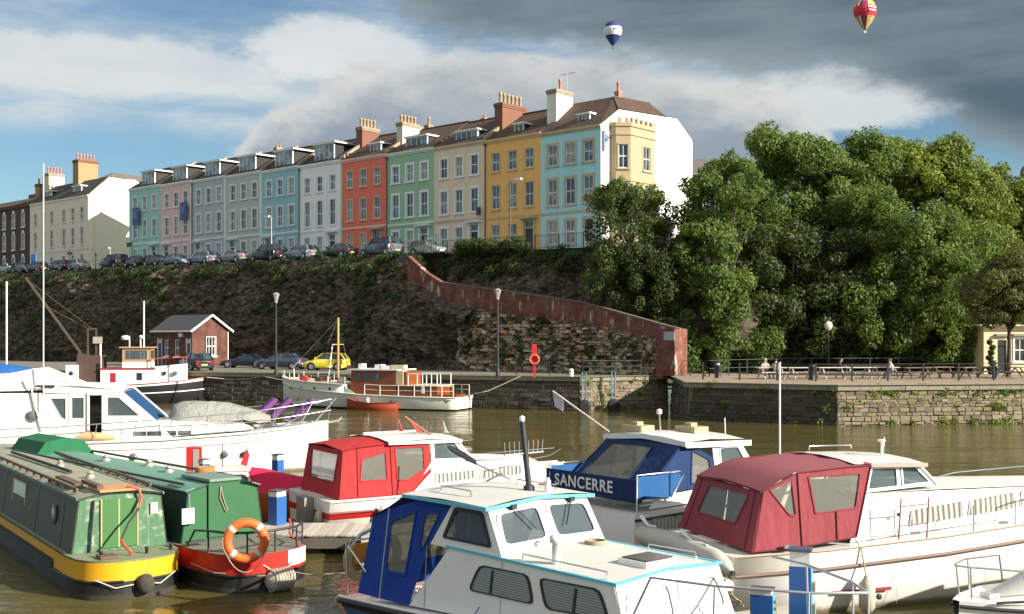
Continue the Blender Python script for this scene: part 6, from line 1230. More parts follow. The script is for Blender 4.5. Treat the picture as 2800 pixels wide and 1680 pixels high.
# ---- boat C: blue sports cruiser --------------------------------------------------------------
C_ = thing('sports_cruiser', 'white cruiser with navy canvas and name board in white letters', 'boat', (2.83, 25.07, 0), R(38))
st = [(-1.5, [(.7, -.4), (1.2, -.05), (1.35, .5), (1.38, 1.3)]), (0.5, [(.7, -.45), (1.25, -.05), (1.42, .6), (1.45, 1.35)]), (3, [(.5, -.45), (1.1, -.03), (1.38, .7), (1.42, 1.45)]), (5.2, [(.2, -.4), (.55, 0), (.9, .9), (1.0, 1.55)]), (6.6, [(0, -.3), (.03, .1), (.1, 1.1), (.12, 1.65)])]
hull(st, [gel, gel_old], [1, 1, 0], C_, deck=gel); sheer_tube(st, C_, rub_m, .03, dz=-.12)
def sC(s):
    f = (lambda q: q) if s < 0 else (lambda q: q[::-1]); Y = lambda z: s*(1.3-.12*(z-1.3)); pt = lambda x, z: (x, Y(z), z)
    MB().slab(f([pt(-1.0, 1.36), pt(3.6, 1.42), pt(3.2, 1.75), pt(-.8, 1.6)]), -.02).build('cabin_side', gel, C_)
    MB().slab(f([pt(-1.25, 1.58), pt(.15, 1.66), pt(.35, 2.62), pt(.15, 2.66)]), -.012).build('canvas_panel', cv_navy, C_); win_panel(C_, f([pt(.16, 1.67), pt(1.1, 1.7), pt(1.05, 2.3), pt(.35, 2.62)]), f([pt(.3, 1.78), pt(.95, 1.8), pt(.93, 2.26), pt(.42, 2.48)]), cv_navy, vinyl, cv_navy, .03, .012, .03, 'canvas_panel', 'canvas_window')
    win_panel(C_, f([pt(1.12, 1.7), pt(2.6, 1.74), pt(2.0, 2.6), pt(1.07, 2.6)]), f([pt(1.3, 1.95), pt(2.2, 1.97), pt(1.9, 2.48), pt(1.3, 2.48)]), gel, bglass, alu, .05, .02, .03, 'wheelhouse_side')
    for x0, x1 in ((-1.15, -.35), (-.25, .5)): pass
    flat_win(C_, f([(-1.2, s*1.44, .92), (-.45, s*1.455, .92), (-.45, s*1.46, 1.18), (-1.05, s*1.45, 1.18)]), curtain_g, alu, .04); flat_win(C_, f([(-.38, s*1.455, .92), (.35, s*1.46, .92), (.25, s*1.465, 1.18), (-.38, s*1.46, 1.18)]), curtain_g, alu, .04)
    win_panel(C_, f([(-1.42, s*1.36, 1.58), (-.35, s*1.38, 1.58), (-.12, s*1.38, 2.06), (-1.42, s*1.36, 2.06)]), f([(-1.3, s*1.36, 1.6), (-1.2, s*1.36, 1.6), (-1.2, s*1.36, 1.64), (-1.3, s*1.36, 1.64)]), canvas('mid_blue', (.016, .085, .24)), cv_navy, cv_navy, .005, .01, .004, 'dodger_panel', 'eyelet')
    pipe(C_, [(-1.44, s*1.38, 1.32), (-1.44, s*1.38, 2.1), (-.2, s*1.4, 2.1), (-.1, s*1.4, 2.0), (-.45, s*1.4, 1.56)], .018, steel, 'dodger_frame')
sC(-1); sC(1)
MB().slab([(-1.45, 1.5, 1.58), (-1.45, -1.36, 1.58), (-1.45, -1.36, 2.0), (-1.45, 1.5, 2.0)], -.012).build('name_board', cv_navy, C_)
cu = bpy.data.curves.new('t', 'FONT'); cu.body = 'SANCERRE'; cu.size = .35; cu.extrude = .004; cu.align_x = 'CENTER'; to = bpy.data.objects.new('t', cu); COL.objects.link(to); cu.space_character = 1.12; cu.offset = .006
tm = bpy.data.meshes.new_from_object(to.evaluated_get(bpy.context.evaluated_depsgraph_get())); bpy.data.objects.remove(to); tm.materials.append(white_m); o = put('name_lettering', tm, C_, (-1.464, .25, 1.67), (R(90), 0, R(-90)), (1.02, 1, 1))
win_panel(C_, [(-1.28, 1.3, 1.5), (-1.28, -1.3, 1.5), (.16, -1.16, 2.66), (.16, 1.16, 2.66)], [(-.86, 1.05, 1.83), (-.86, -.5, 1.83), (-.0, -.4, 2.53), (-.0, .9, 2.53)], cv_navy, vinyl, cv_navy, .05, .012, .03, 'canvas_back', 'canvas_window')
MB().grid([[(x, y*w_, z+(1-y*y)*.1) for y in (-1, -.5, 0, .5, 1)] for x, w_, z in ((.12, 1.28, 2.68), (.9, 1.28, 2.71), (2.1, 1.2, 2.64), (2.35, 1.15, 2.58))]).grid([[(x, y*w_, z+(1-y*y)*.1-.09) for y in (-1, -.5, 0, .5, 1)] for x, w_, z in ((.12, 1.28, 2.68), (.9, 1.28, 2.71), (2.1, 1.2, 2.64), (2.35, 1.15, 2.58))], flip=True).build('wheelhouse_roof', gel, C_)
for s in (-1, 1): MB().beam((.11, s*1.29, 2.62), (2.35, s*1.16, 2.54), .03, .12).build('roof_edge', gel, C_)
MB().beam((.10, -1.29, 2.635), (.10, 0, 2.735), .03, .11).beam((.10, 1.29, 2.635), (.10, 0, 2.735), .03, .11).build('roof_edge', gel, C_)
MB().grid([[(x, y*w_, z+(1-y*y)*.06) for y in (-1, 0, 1)] for x, w_, z in ((1.1, 1.25, 1.72), (3.4, 1.2, 1.72), (5.2, .85, 1.62), (6.2, .3, 1.66))]).build('foredeck', gel, C_); MB().slab([(2.62, -1.2, 1.74), (2.62, 1.2, 1.74), (2.1, 1.12, 2.58), (2.1, -1.12, 2.58)], -.008).build('windscreen', bglass, C_)
for i, (x, y) in enumerate([(.3, .6), (1.0, -.4)]): MB().box(x, x+.45, y-.3, y+.3, 2.74, 2.92).box(x+.1, x+.3, y-.1, y+.1, 2.921, 3.0).build('life_raft_case', mat('case_tan', (.36, .30, .18), .7, .25, 3.), C_)
pipe(C_, [(.55, -.1, 2.8), (.5, -.1, 3.2)], .018, steel, 'light_post'); MB().lathe([(.02, 3.2), (.06, 3.21), (.06, 3.3), (.02, 3.32)], 8, (.5, -.1, 0)).build('stern_light', white_m, C_); pipe(C_, [(1.9, -.8, 2.7), (1.88, -.8, 3.1)], .012, white_m, 'aerial'); pipe(C_, [(-.1, .9, 2.78), (-.5, 2.4, 3.65)], .022, mat('spar_pinkish', (.55, .47, .46), .5), 'flag_staff')
MB().prism([(-.42, 2.1, 3.5), (-.5, 2.4, 3.62), (-.52, 2.3, 3.3), (-.46, 2.1, 3.2)], (.02, .0, 0)).build('flag', mat('flag_pale', (.5, .48, .52), .9, .2), C_)

# ---- boat D: red canopy cruiser ---------------------------------------------------------------
D_ = thing('red_canopy_cruiser', 'white cruiser with bright red canvas canopy at the pontoon', 'boat', (-4.8, 28.6, 0), R(32))
red_h = mat('hull_red', (.50, .015, .015), .4, .08, 2.); 
st = [(-.35, [(.7, -.4), (1.2, -.05), (1.3, .5), (1.32, .66), (1.35, .95)]), (1.5, [(.7, -.45), (1.25, -.05), (1.36, .5), (1.38, .66), (1.4, .96)]), (3.8, [(.5, -.45), (1.1, -.03), (1.32, .55), (1.36, .74), (1.4, 1.06)]), (5.8, [(.2, -.4), (.6, 0), (.95, .65), (1.05, .9), (1.1, 1.22)]), (7.3, [(0, -.3), (.03, .1), (.1, .8), (.12, 1.02), (.14, 1.36)])]
hull(st, [gel_old, red_h, gel], [0, 0, 1, 2], D_, deck=gel); sheer_tube(st, D_, mat('rub_dark_red', (.16, .02, .02), .5), .03, k=3); sheer_tube(st, D_, gel_old, .035, 'toe_rail')
def sD(s):
    f = (lambda q: q) if s < 0 else (lambda q: q[::-1]); Y = lambda z: s*(1.22-.13*max(0, z-1)); pt = lambda x, z: (x, Y(z), z)
    win_panel(D_, f([pt(-.05, .97), pt(1.38, .97), pt(1.38, 2.24), pt(.1, 2.15)]), f([pt(.53, 1.38), pt(1.26, 1.38), pt(1.25, 2.05), pt(.6, 1.90)]), cv_red, vinyl, cv_red, .03, .012, .02, 'canopy_panel', 'canopy_window')
    win_panel(D_, f([pt(1.40, .97), pt(1.92, .98), pt(2.5, 1.5), pt(2.5, 2.22), pt(1.40, 2.24)]), f([pt(1.54, 1.34), pt(1.85, 1.33), pt(2.32, 1.58), pt(2.31, 2.13), pt(1.52, 2.13)]), cv_red, vinyl, cv_red, .03, .012, .02, 'canopy_panel', 'canopy_window')
    MB().slab(f([pt(1.94, .98), pt(6.2, 1.2), pt(5.8, 1.55), pt(2.52, 1.50)]) if False else f([(1.94, s*1.2, .98), (6.4, s*.75, 1.2), (6.0, s*.68, 1.55), (2.52, s*1.14, 1.74)]), -.02).build('cabin_side', gel, D_)
    for x0, x1 in ((2.62, 3.85), (4.05, 5.4)):
        yy = lambda x, z: s*(lerp(1.2, .75, (x-1.94)/4.46)-.09*(z-1)+.03); flat_win(D_, f([(x0, yy(x0, 1.2), 1.18), (x1, yy(x1, 1.2), 1.22), (x1, yy(x1, 1.45), 1.44), (x0, yy(x0, 1.5), 1.48)]), curtain, alu, .04)
    win_panel(D_, f([(2.53, s*1.14, 1.745), (3.75, s*1.04, 1.7), (3.3, s*1.02, 2.26), (2.53, s*1.07, 2.26)]), f([(2.6, s*1.125, 1.80), (3.6, s*1.045, 1.77), (3.24, s*1.03, 2.2), (2.6, s*1.075, 2.2)]), gel, bglass, alu, .03, .02, .03, 'wheelhouse_side')
    pipe(D_, [(4.2, s*1.33, 1.1), (4.4, s*1.3, 1.55), (6.4, s*.8, 1.66), (7.2, s*.15, 1.75)], .015, steel, 'bow_rail'); pipe(D_, [(5.4, s*1.1, 1.2), (5.4, s*1.08, 1.6)], .013, steel, 'stanchion', 5)
sD(-1); sD(1)
win_panel(D_, [(-.06, 1.25, .97), (-.06, -1.25, .97), (.1, -1.1, 2.14), (.1, 1.1, 2.14)], [(0.0, .78, 1.34), (0.0, -.75, 1.34), (.08, -.85, 2.03), (.08, .85, 2.03)], cv_red, curtain_g, cv_red, .03, .012, .02, 'canopy_back', 'canopy_window')
MB().grid([[(x, y*w_, z+(1-y*y)*.09) for y in (-1, -.6, -.2, .2, .6, 1)] for x, w_, z in ((.06, 1.12, 2.12), (.5, 1.12, 2.2), (1.4, 1.11, 2.26), (1.7, 1.1, 2.27))]).build('canopy_top', cv_red, D_)
pr_ = [[(x, y*w_, z+(1-y*y)*.08) for y in (-1, -.5, 0, .5, 1)] for x, w_, z in ((1.3, 1.16, 2.3), (2.4, 1.16, 2.32), (3.45, 1.08, 2.26))]; MB().grid(pr_).grid([[(a, b, c0-.07) for a, b, c0 in r_] for r_ in pr_], flip=True).build('wheelhouse_roof', gel, D_)
for s in (-1, 1): MB().beam((1.3, s*1.17, 2.27), (3.45, s*1.09, 2.23), .03, .08).build('roof_edge', gel, D_)
smd = mat('canopy_seam_red', (.22, .012, .014), .9)
for s_ in (-1, 1):
    Yd = lambda z: s_*(1.23-.13*max(0, z-1)); q_ = lambda x, z: (x, Yd(z), z)
    for pts_ in ([q_(-.05, .97), q_(.1, 2.15)], [q_(1.39, .97), q_(1.39, 2.24)], [q_(.1, 2.15), q_(1.39, 2.25), q_(2.5, 2.23)], [q_(.45, 1.0), q_(.48, 2.16)], [q_(-.05, .97), q_(1.9, .98), q_(2.5, 1.5)]): MB().tube(pts_, .015, 5).build('seam', smd, D_)
MB().tube([(.08, -1.1, 2.14), (.08, 0, 2.22), (.08, 1.1, 2.14)], .018, 5).build('seam', smd, D_)
MB().box(1.5, 3.2, .75, .80, 2.36, 2.40).build('roof_rail', gel, D_); MB().slab([(3.77, -1.04, 1.7), (3.77, 1.04, 1.7), (3.32, 1.02, 2.26), (3.32, -1.02, 2.26)], -.008).build('windscreen', bglass, D_)
for s in (-1, 0, 1): MB().beam((3.79, s*1.04, 1.7), (3.33, s*1.02, 2.27), .045, .04).build('windscreen_post', gel, D_)
MB().grid([[(x, y*w_, z+(1-y*y)*.07) for y in (-1, -.5, 0, .5, 1)] for x, w_, z in ((2.4, 1.14, 1.72), (3.9, 1.0, 1.70), (6.0, .68, 1.55), (6.3, .6, 1.25))]).build('coachroof', gel_grey, D_)
for (x, y, c_, lab) in [(2.3, .3, (.65, .1, .1), 0), (3.1, -.7, (.7, .7, .72), 1)]: pipe(D_, [(x, y, 2.36), (x, y, 2.75)], .01, steel, 'flag_staff', 4); MB().prism([(x, y, 2.73), (x+.04, y-.1, 2.5), (x+.1, y-.12, 2.42), (x+.02, y, 2.42)], (.02, .02, 0)).build('flag', mat('flag_%d' % lab, c_, .9), D_)
pipe(D_, [(2.9, -.2, 2.4), (2.9, -.2, 2.7)], .01, steel, 'flag_staff', 4)
pipe(D_, [(2.9, -.35, 2.36), (2.2, -.25, 2.86)], .03, mat('spar_brown', (.25, .1, .06), .6), 'ensign_staff'); MB().prism([(2.5, -.3, 2.66), (2.3, -.3, 2.78), (2.55, -.32, 2.42), (2.72, -.32, 2.4)], (0, .03, 0)).build('ensign', mat('ensign_red', (.28, .05, .03), .9), D_)
pipe(D_, [(2.75, -.9, 2.36), (3.9, -1.1, 1.75)], .018, steel, 'boat_pole')
fender(D_, (.95, -1.52, .28), .1, .45, MATS['fender_grey']); fender(D_, (-.45, -.9, .3), .09, .4, MATS['fender_grey']); MB().box(-.6, -.36, -.35, .2, .3, .95).build('outboard_bracket', MATS['engine_grey'], D_)

# ---- boat E: large white cruiser at left --------------------------------------------------------
E_ = thing('white_trawler_yacht', 'large gleaming white motor yacht with flybridge at the left', 'boat', (-12, 41.5, 0), R(10))
st = [(-9.5, [(1.2, -.5), (1.75, 0), (1.9, .6), (1.93, .98), (1.93, 1.26)]), (-4, [(1.1, -.6), (1.8, 0), (1.95, .6), (1.98, 1.0), (1.98, 1.27)]), (-.5, [(.9, -.6), (1.6, 0), (1.85, .65), (1.92, 1.06), (1.95, 1.36)]), (2.3, [(.5, -.5), (1.05, .05), (1.4, .75), (1.55, 1.2), (1.62, 1.52)]), (4.0, [(.1, -.3), (.4, .15), (.75, .9), (.9, 1.34), (1.0, 1.66)]), (5.2, [(0, 0.2), (.02, .5), (.06, 1.0), (.1, 1.46), (.14, 1.78)])]
hull(st, [hgel, mat('hull_stripe_grey', (.5, .48, .44), .4)], [0, 0, 0, 0], E_, deck=gel); sheer_tube(st, E_, MATS['hull_stripe_grey'], .022, k=3); sheer_tube(st, E_, gel, .05, 'toe_rail')
def sE(s):
    f = (lambda q: q) if s < 0 else (lambda q: q[::-1]); Y = s*1.55; pt = lambda x, z: (x, Y, z)
    MB().slab(f([pt(-9, 1.25), pt(-4.45, 1.25), pt(-4.45, 3.0), pt(-9, 3.0)]), -.05).build('aft_cabin_side', gel, E_)
    fr = mat('window_cream', (.66, .62, .56), .5)
    win_panel(E_, f([pt(-4.44, 1.95), pt(-3.72, 1.95), pt(-3.72, 3.0), pt(-4.44, 3.0)]), f([pt(-3.95, 2.15), pt(-3.8, 2.05), pt(-3.8, 2.82), pt(-4.3, 2.82)]), gel, bglass, fr, .03, .04, .03, 'saloon_side'); win_panel(E_, f([pt(-3.70, 1.95), pt(-3.10, 1.95), pt(-3.10, 3.0), pt(-3.70, 3.0)]), f([pt(-3.6, 2.1), pt(-3.2, 2.1), pt(-3.2, 2.84), pt(-3.6, 2.84)]), gel, bglass, fr, .02, .04, .03, 'saloon_side')
    win_panel(E_, f([pt(-2.52, 1.95), pt(-.85, 1.95), pt(-2.05, 3.0), pt(-2.52, 3.0)]), f([pt(-2.42, 2.18), pt(-1.35, 2.18), pt(-2.05, 2.84), pt(-2.42, 2.84)]), gel, bglass, fr, .03, .04, .03, 'saloon_side')
    MB().slab(f([pt(-4.44, 1.27), pt(-3.1, 1.28), pt(-3.1, 1.945), pt(-4.44, 1.945)]), -.05).build('saloon_lower_side', gel, E_); MB().slab(f([pt(-2.52, 1.28), pt(-.2, 1.36), pt(-.75, 1.945), pt(-2.52, 1.945)]), -.05).build('saloon_lower_side', gel, E_)
    d = MB().box(-3.08, -3.02, Y-.06, Y+.06, 1.28, 3.0).box(-2.6, -2.54, Y-.06, Y+.06, 1.28, 3.0).box(-3.019, -2.601, Y-.06, Y+.06, 2.92, 3.0); d.build('door_frame', fr, E_); MB().box(-2.68, -2.62, Y-.3*s-.02, Y-.3*s+.02, 1.3, 2.9).build('open_door', mat('varnish_brown', (.16, .06, .025), .4), E_)
    MB().slab(f([(-.6, s*1.5, 1.4), (2.4, s*1.1, 1.6), (2.1, s*1.0, 1.82), (-.7, s*1.45, 1.93)]), -.03).build('coachroof_side', gel, E_)
    for x0, x1 in ((-.30, .28), (.34, .9), (1.02, 1.45), (1.52, 1.9)) if False else ((-1.55, -1.12), (-1.08, -.6), (-.5, -.1), (-.04, .4)):
        yy = lambda x: s*(1.55 if x < -.5 else lerp(1.5, 1.1, (x+.6)/3)+.0); z0 = 1.47; MB().box(x0, x1, min(yy(x0)*1.0, yy(x0)+s*.02), max(yy(x0)*1.0, yy(x0)+s*.02), z0, z0+.16).build('slit_window', dglass, E_)
    for x in (-4.9,): MB().lathe([(.02, -.02), (.2, -.02), (.2, .02), (.14, .03), (.02, .03)], 14, (x, s*1.575, 2.2), 'y').build('porthole', dglass, E_)
    for x, yy in ((-1.5, 1.9), (1.55, 1.55), (2.2, 1.42)): MB().lathe([(.02, -.03), (.13, -.03), (.13, .03), (.02, .03)], 12, (x, s*yy, .78), 'y').build('porthole', dglass, E_)
    rl = [(-6.5, 1.93), (-5.2, 1.95), (-4, 1.95), (-2.7, 1.95), (-1.4, 1.93), (-.2, 1.88), (1.0, 1.78), (2.2, 1.6), (3.3, 1.3), (4.3, .8), (5.3, .15)]
    zz = lambda x: pwl(x, [(-9, 1.28), (-4, 1.3), (-.5, 1.38), (2.3, 1.54), (4, 1.68), (5.2, 1.8)]); tp_ = lambda x: pwl(x, [(-7, 1.75), (-4, 1.85), (0, 2.1), (2.3, 2.25), (4, 2.45), (5.3, 2.62)])
    MB().tube([(x, s*y, tp_(x)) for x, y in rl], .022, 6).build('guard_rail', steel, E_); MB().tube([(x, s*y, (tp_(x)+zz(x))/2) for x, y in rl[5:]], .016, 6).build('guard_rail', steel, E_)
    for x, y in rl: pipe(E_, [(x-.1, s*y, zz(x)), (x, s*y, tp_(x))], .016, steel, 'stanchion', 5)
    MB().tube([(-5.0, s*1.62, 3.55), (-4.75, s*1.62, 2.4), (-4.55, s*1.62, 1.7)], .03, 6).build('davit', MATS['window_cream'], E_)
    MB().slab(f([(-9, s*1.5, 3.02), (-4.35, s*1.5, 3.1), (-3.6, s*1.45, 3.22), (-5.0, s*1.4, 3.82), (-6.0, s*1.4, 3.62), (-9, s*1.4, 3.55)]), -.05).build('flybridge_side', gel, E_)
sE(-1); sE(1)
MB().box(-4.44, -.9, -1.48, 1.48, 1.25, 1.29).box(-4.2, -1.2, -.4, 1.0, 1.291, 1.7).build('saloon_interior', mat('saloon_dark', (.035, .025, .02), .7), E_)
MB().grid([[(x, y*w_, z+(1-y*y)*.08) for y in (-1, -.5, 0, .5, 1)] for x, w_, z in ((-4.5, 1.62, 3.26), (-3.2, 1.62, 3.22), (-2.1, 1.55, 3.1), (-1.95, 1.5, 3.0))]).grid([[(x, y*w_, 3.0) for y in (-1, 0, 1)] for x, w_ in ((-9, 1.56), (-1.95, 1.5))], flip=True).build('saloon_roof', gel, E_)
for s in (-1, 1): MB().slab([(-4.5, s*1.62, 3.005), (-1.95, s*1.5, 3.005), (-2.1, s*1.55, 3.1), (-4.5, s*1.62, 3.26)] if s < 0 else [(-4.5, 1.62, 3.26), (-2.1, 1.55, 3.1), (-1.95, 1.5, 3.005), (-4.5, 1.62, 3.005)], -.04).build('roof_edge', gel, E_)
MB().slab([(-.8, -1.42, 1.95), (-.8, 1.42, 1.95), (-1.96, 1.45, 3.0), (-1.96, -1.45, 3.0)], -.02).build('windscreen_cover', canvas('sea_blue', (.010, .05, .13)), E_)
for s in (-1, 1): MB().beam((-.78, s*1.47, 1.93), (-1.98, s*1.5, 3.02), .08, .1).build('windscreen_post', gel, E_)
MB().box(-9, -8.96, -1.5, 1.5, 1.25, 3.0).build('aft_bulkhead', gel, E_); MB().grid([[(-9, -1.4, 3.56), (-9, 1.4, 3.56)], [(-6, -1.4, 3.62), (-6, 1.4, 3.62)], [(-5, -1.38, 3.83), (-5, 1.38, 3.83)], [(-3.6, -1.42, 3.24), (-3.6, 1.42, 3.24)]], False).build('flybridge_cover', gel, E_)
MB().grid([[(x, y*w_, z+(1-y*y)*.06) for y in (-1, -.5, 0, .5, 1)] for x, w_, z in ((-.9, 1.46, 1.93), (2.1, 1.02, 1.82), (2.5, 1.0, 1.56))]).build('coachroof', gel_grey, E_)
tarp = mat('grey_tarp', (.30, .30, .265), .8, .25, 3., 1.6, dirt=.4, dcol=(.15, .15, .13), bscale=4.)
tp2 = [[(x, y*w_+.15*math.sin(x*3+y*2)*.15, 1.86+(1-abs(y)**2.2)*h_+.05*math.sin(x*9+y*6)+.04*math.sin(x*17-y*9)+.05*fbm(x*3, y*3, 2)) for y in (-1, -.75, -.5, -.25, 0, .25, .5, .75, 1)] for x, w_, h_ in ((-.55, .2, .1), (-.35, .8, .6), (0, .95, .74), (.5, 1.0, .76), (1.0, .98, .70), (1.6, .9, .60), (2.2, .75, .46), (2.7, .55, .34), (3.1, .2, .14))]
TD = thing('covered_tender', 'tender under a crumpled grey tarpaulin on the white yacht foredeck', 'boat', (-12, 41.5, 0), R(10)); MB().grid(tp2).build('tarpaulin', tarp, TD)
pur = mat('purple_cushion', (.16, .045, .19), .8, .15, 3.)
def lounger(x, y, a, label):
    o = thing('deck_chair', label, 'chair', Fr(-12, 41.5, 10).w(x, y, 1.62), R(10+a), 'purple deck chairs on the yacht bow')
    for i in range(3): MB().tube([(0, -.26+i*.26, .36), (.3, -.26+i*.26, .66), (.66, -.26+i*.26, 1.0)], [.11, .13, .11], 8).build('back_cushion', pur, o)
    MB().box(-.45, .1, -.3, .3, .30, .38).build('seat_cushion', pur, o)
    for s in (-1, 1): MB().tube([(-.5, s*.3, .02), (.15, s*.3, .36), (.7, s*.3, 1.0)], .018, 5).tube([(.2, s*.3, .02), (-.4, s*.3, .32)], .018, 5).build('frame', steel, o)
lounger(2.6, .45, 10, 'purple deck chair nearest the tarpaulin on the yacht bow'); lounger(3.15, .3, 4, 'purple deck chair in the middle of the yacht bow'); lounger(4.0, -.05, -6, 'purple deck chair nearest the yacht pulpit')
pipe(E_, [(-4.5, -1.7, 2.4), (-4.5, -1.7, 10.9)], .021, white_m, 'whip_mast'); MB().box(-4.75, -4.15, -1.68, -1.62, 3.2, 3.28).build('mast_bracket', rub_m, E_)
for y in (-.35, .35): pipe(E_, [(4.2, y*2, 1.7), (4.6, y*2, 2.5), (5.35, y*.3, 2.62)], .02, steel, 'pulpit')
for y in (-.2, .2): pipe(E_, [(4.7, y*2, 1.75), (5.5, y*.6, 2.66)], .02, steel, 'pulpit')
MB().prism([(5.1, -.1, 1.7), (5.6, -.06, 1.78), (5.7, .0, 1.9), (5.6, .06, 1.78), (5.1, .1, 1.7)], (0, 0, .07)).build('bow_roller', rope_t, E_)
dogm = mat('tan_bundle', (.5, .36, .2), .9, .3, 6.); o = thing('cushion_bundle', 'tan rolled cushion lying on the white yacht side deck', 'cushion', Fr(-12, 41.5, 10).w(-2.9, -1.75, 1.33), R(10)); MB().tube([(-.5, 0, .12), (-.2, 0, .17), (.3, .02, .15), (.75, 0, .1)], [.08, .16, .14, .09], 8).build('roll', dogm, o)

# ---- narrowboats ------------------------------------------------------------------------------
nb_black = mat('bitumen_black', (.009, .0085, .008), .6, .3, 2., .15, dirt=.25, dcol=(.03, .025, .018), scum=.1); rustw = mat('waterline_wear', (.035, .03, .024), .8, .4, 5., .2, dirt=.6, dcol=(.03, .025, .02))
def narrowboat(name, label, ox, oy, yaw, L, greens, band, rail_c, deck_m):
    root = thing(name, label, 'narrowboat', (ox, oy, 0), R(yaw)); side_m, back_m, roof_m = greens
    st = []
    for x, hb in ((-1.12, .25), (-1.04, .55), (-.85, .82), (-.5, .98), (.1, 1.04), (.94, 1.04), (.96, 1.04), (L-3.0, 1.04), (L-1.2, .8), (L-.3, .35), (L, .06)):
        k = .16 if x > L-2 else 0; st.append((x, [(hb*.96, -.5), (hb, -.02), (hb, .1), (hb, .34 if x < .95 else .5), (hb*1.0, .70+k), (hb*1.015, .74+k)]))
    hull(st, [nb_black, rustw, band[0], rail_c], [0, 1, 0, 2, 3], root, deck=deck_m)
    sheer_tube(st, root, nb_black, .028, 'rub_strake', k=3); return root, st
yb = mat('yellow_band', (.72, .36, .012), .45, .1, 2., streak=.25, dcol=(.35, .16, .02), dirt=.15)
g_side = mat('faded_olive_side', (.05, .054, .036), .6, .2, 1.5, .08, streak=.3, dirt=.3, dcol=(.05, .045, .03)); g_back = mat('peeling_green', (.06, .15, .075), .7, .25, 5.5, .15, dirt=1.0, dcol=(.42, .46, .36), streak=.35); g_door = mat('door_green', (.04, .14, .035), .55, .1, 2.)
g_roof = mat('worn_roof', (.26, .27, .19), .7, .3, 1.5, .1, dirt=.5, dcol=(.13, .15, .14))
F_, stF = narrowboat('narrowboat', 'old narrowboat with yellow stern band and peeling green bulkhead', -7.7, 22.3, 125, 14, (g_side, g_back, g_roof), (yb,), mat('deck_edge_olive', (.16, .18, .09), .7, .2), mat('stern_deck_green', (.18, .20, .12), .8, .25, 3.))
for x_ in (.9, 3.1, 6.4, 9.6):
    MB().beam((x_, .935, .75), (x_, .802, 1.79), .03, .008, up=(0, 1, 0)).build('panel_strip', mat('strip_olive', (.035, .04, .028), .6), F_)
for x_ in (2.4, 5.0): MB().lathe([(.10, 1.9), (.10, 1.96), (.04, 2.0), (.09, 2.01), (.02, 2.06)], 8, (x_, -.05, 0)).build('mushroom_vent', mat('vent_dull', (.28, .26, .2), .5), F_)
MB().tube([(3.4, .1, 1.95), (8.8, .25, 1.95)], .035, 6).build('boat_pole', MATS['handrail_brown'] if 'handrail_brown' in MATS else nb_black, F_)
def cabin(root, L0, L1, hb0, hb1, z0, z1, side_m, back_m, roof_m, camber=.1):
    # inside-leaning sides, cambered roof
    for s in (1, -1):
        q = [(L0, s*hb0, z0), (L1, s*hb0, z0), (L1, s*hb1, z1), (L0, s*hb1, z1)]; MB().slab(q if s < 0 else q[::-1], -.03).build('cabin_side', side_m, root)
    n = 9; ys = [lerp(-1, 1, i/(n-1)) for i in range(n)]
    mb = MB(); mb.grid([[(x, y*(hb1+.03), z1+(1-y*y)*camber) for y in ys] for x in (L0-.06, (L0+L1)/2, L1)]); mb.grid([[(x, y*(hb1+.03), z1+(1-y*y)*camber-.03) for y in ys] for x in (L0-.06, L1)], flip=True); mb.build('cabin_roof', roof_m, root)
    poly = [(L0, hb0, z0), (L0, -hb0, z0)]+[(L0, y*hb1, z1+(1-y*y)*camber-.002) for y in ys]; MB().slab(poly, -.03).build('rear_bulkhead', back_m, root)
cabin(F_, 0, 12.2, .93, .80, .745, 1.80, g_side, g_back, g_roof)
hr_m = mat('handrail_brown', (.12, .07, .05), .7, .3, 6.)
for s in (1, -1):
    MB().beam((.4, s*.72, 1.93), (12, s*.72, 1.93), .05, .05).build('hand_rail', hr_m, F_); MB().beam((-.05, s*.835, 1.80), (12.2, s*.835, 1.80), .03, .05).build('gutter_strip', mat('gutter_blue_grey', (.12, .17, .2), .6), F_)
    for i in range(17): MB().box(.5+i*.7, .62+i*.7, s*.72-.025, s*.72+.025, 1.85, 1.904).build('hand_rail_block', hr_m, F_)
MB().box(-.03, -.005, -.31, .36, .80, 1.74).build('door_leaf', g_door, F_); MB().box(-.034, -.031, .02, .05, .8, 1.74).build('door_joint', mat('joint_buff', (.38, .30, .14), .7), F_); MB().box(-.042, -.035, -.34, -.312, .8, 1.76).box(-.042, -.035, .361, .39, .8, 1.76).build('door_edge', MATS['joint_buff'], F_)
MB().box(-.1, .75, -.36, .42, 1.90, 1.945).build('slide_hatch', mat('hatch_orange_wood', (.50, .24, .10), .7, .2, 4., dirt=.3, dcol=(.5, .4, .25)), F_); MB().box(.1, 1.3, .30, .42, 1.95, 2.02).build('plank', hr_m, F_); MB().box(1.0, 2.6, .45, .62, 1.93, 1.98).build('plank', hr_m, F_)
MB().box(-.045, -.031, -.72, -.58, 1.4, 1.62).build('notice', mat('notice_cream', (.75, .68, .45), .6), F_)
pipe(F_, [(-.05, .60, .76), (-.06, .57, 1.2), (-.05, .52, 1.76)], .022, rub_m, 'cable')
tl = mat('tiller_red', (.55, .05, .02), .4); pipe(F_, [(-.72, -.0, .74), (-.74, .03, .84), (-.66, .12, .92), (-.55, .15, 1.02)], .028, tl, 'swan_neck'); pipe(F_, [(-.55, .15, 1.02), (-.35, -.05, 1.3), (-.2, -.3, 1.55)], .022, rub_m, 'tiller_bar'); pipe(F_, [(-.2, -.3, 1.55), (-.12, -.38, 1.75), (-.1, -.32, 1.93), (-.05, -.1, 1.98)], .028, tl, 'tiller_end')
flat_win(F_, [(5.6, .872, 1.0), (4.35, .872, 1.0), (4.35, .83, 1.62), (5.6, .83, 1.62)], curtain_g, mat('window_brass', (.42, .33, .16), .5, .2), .04, .06)
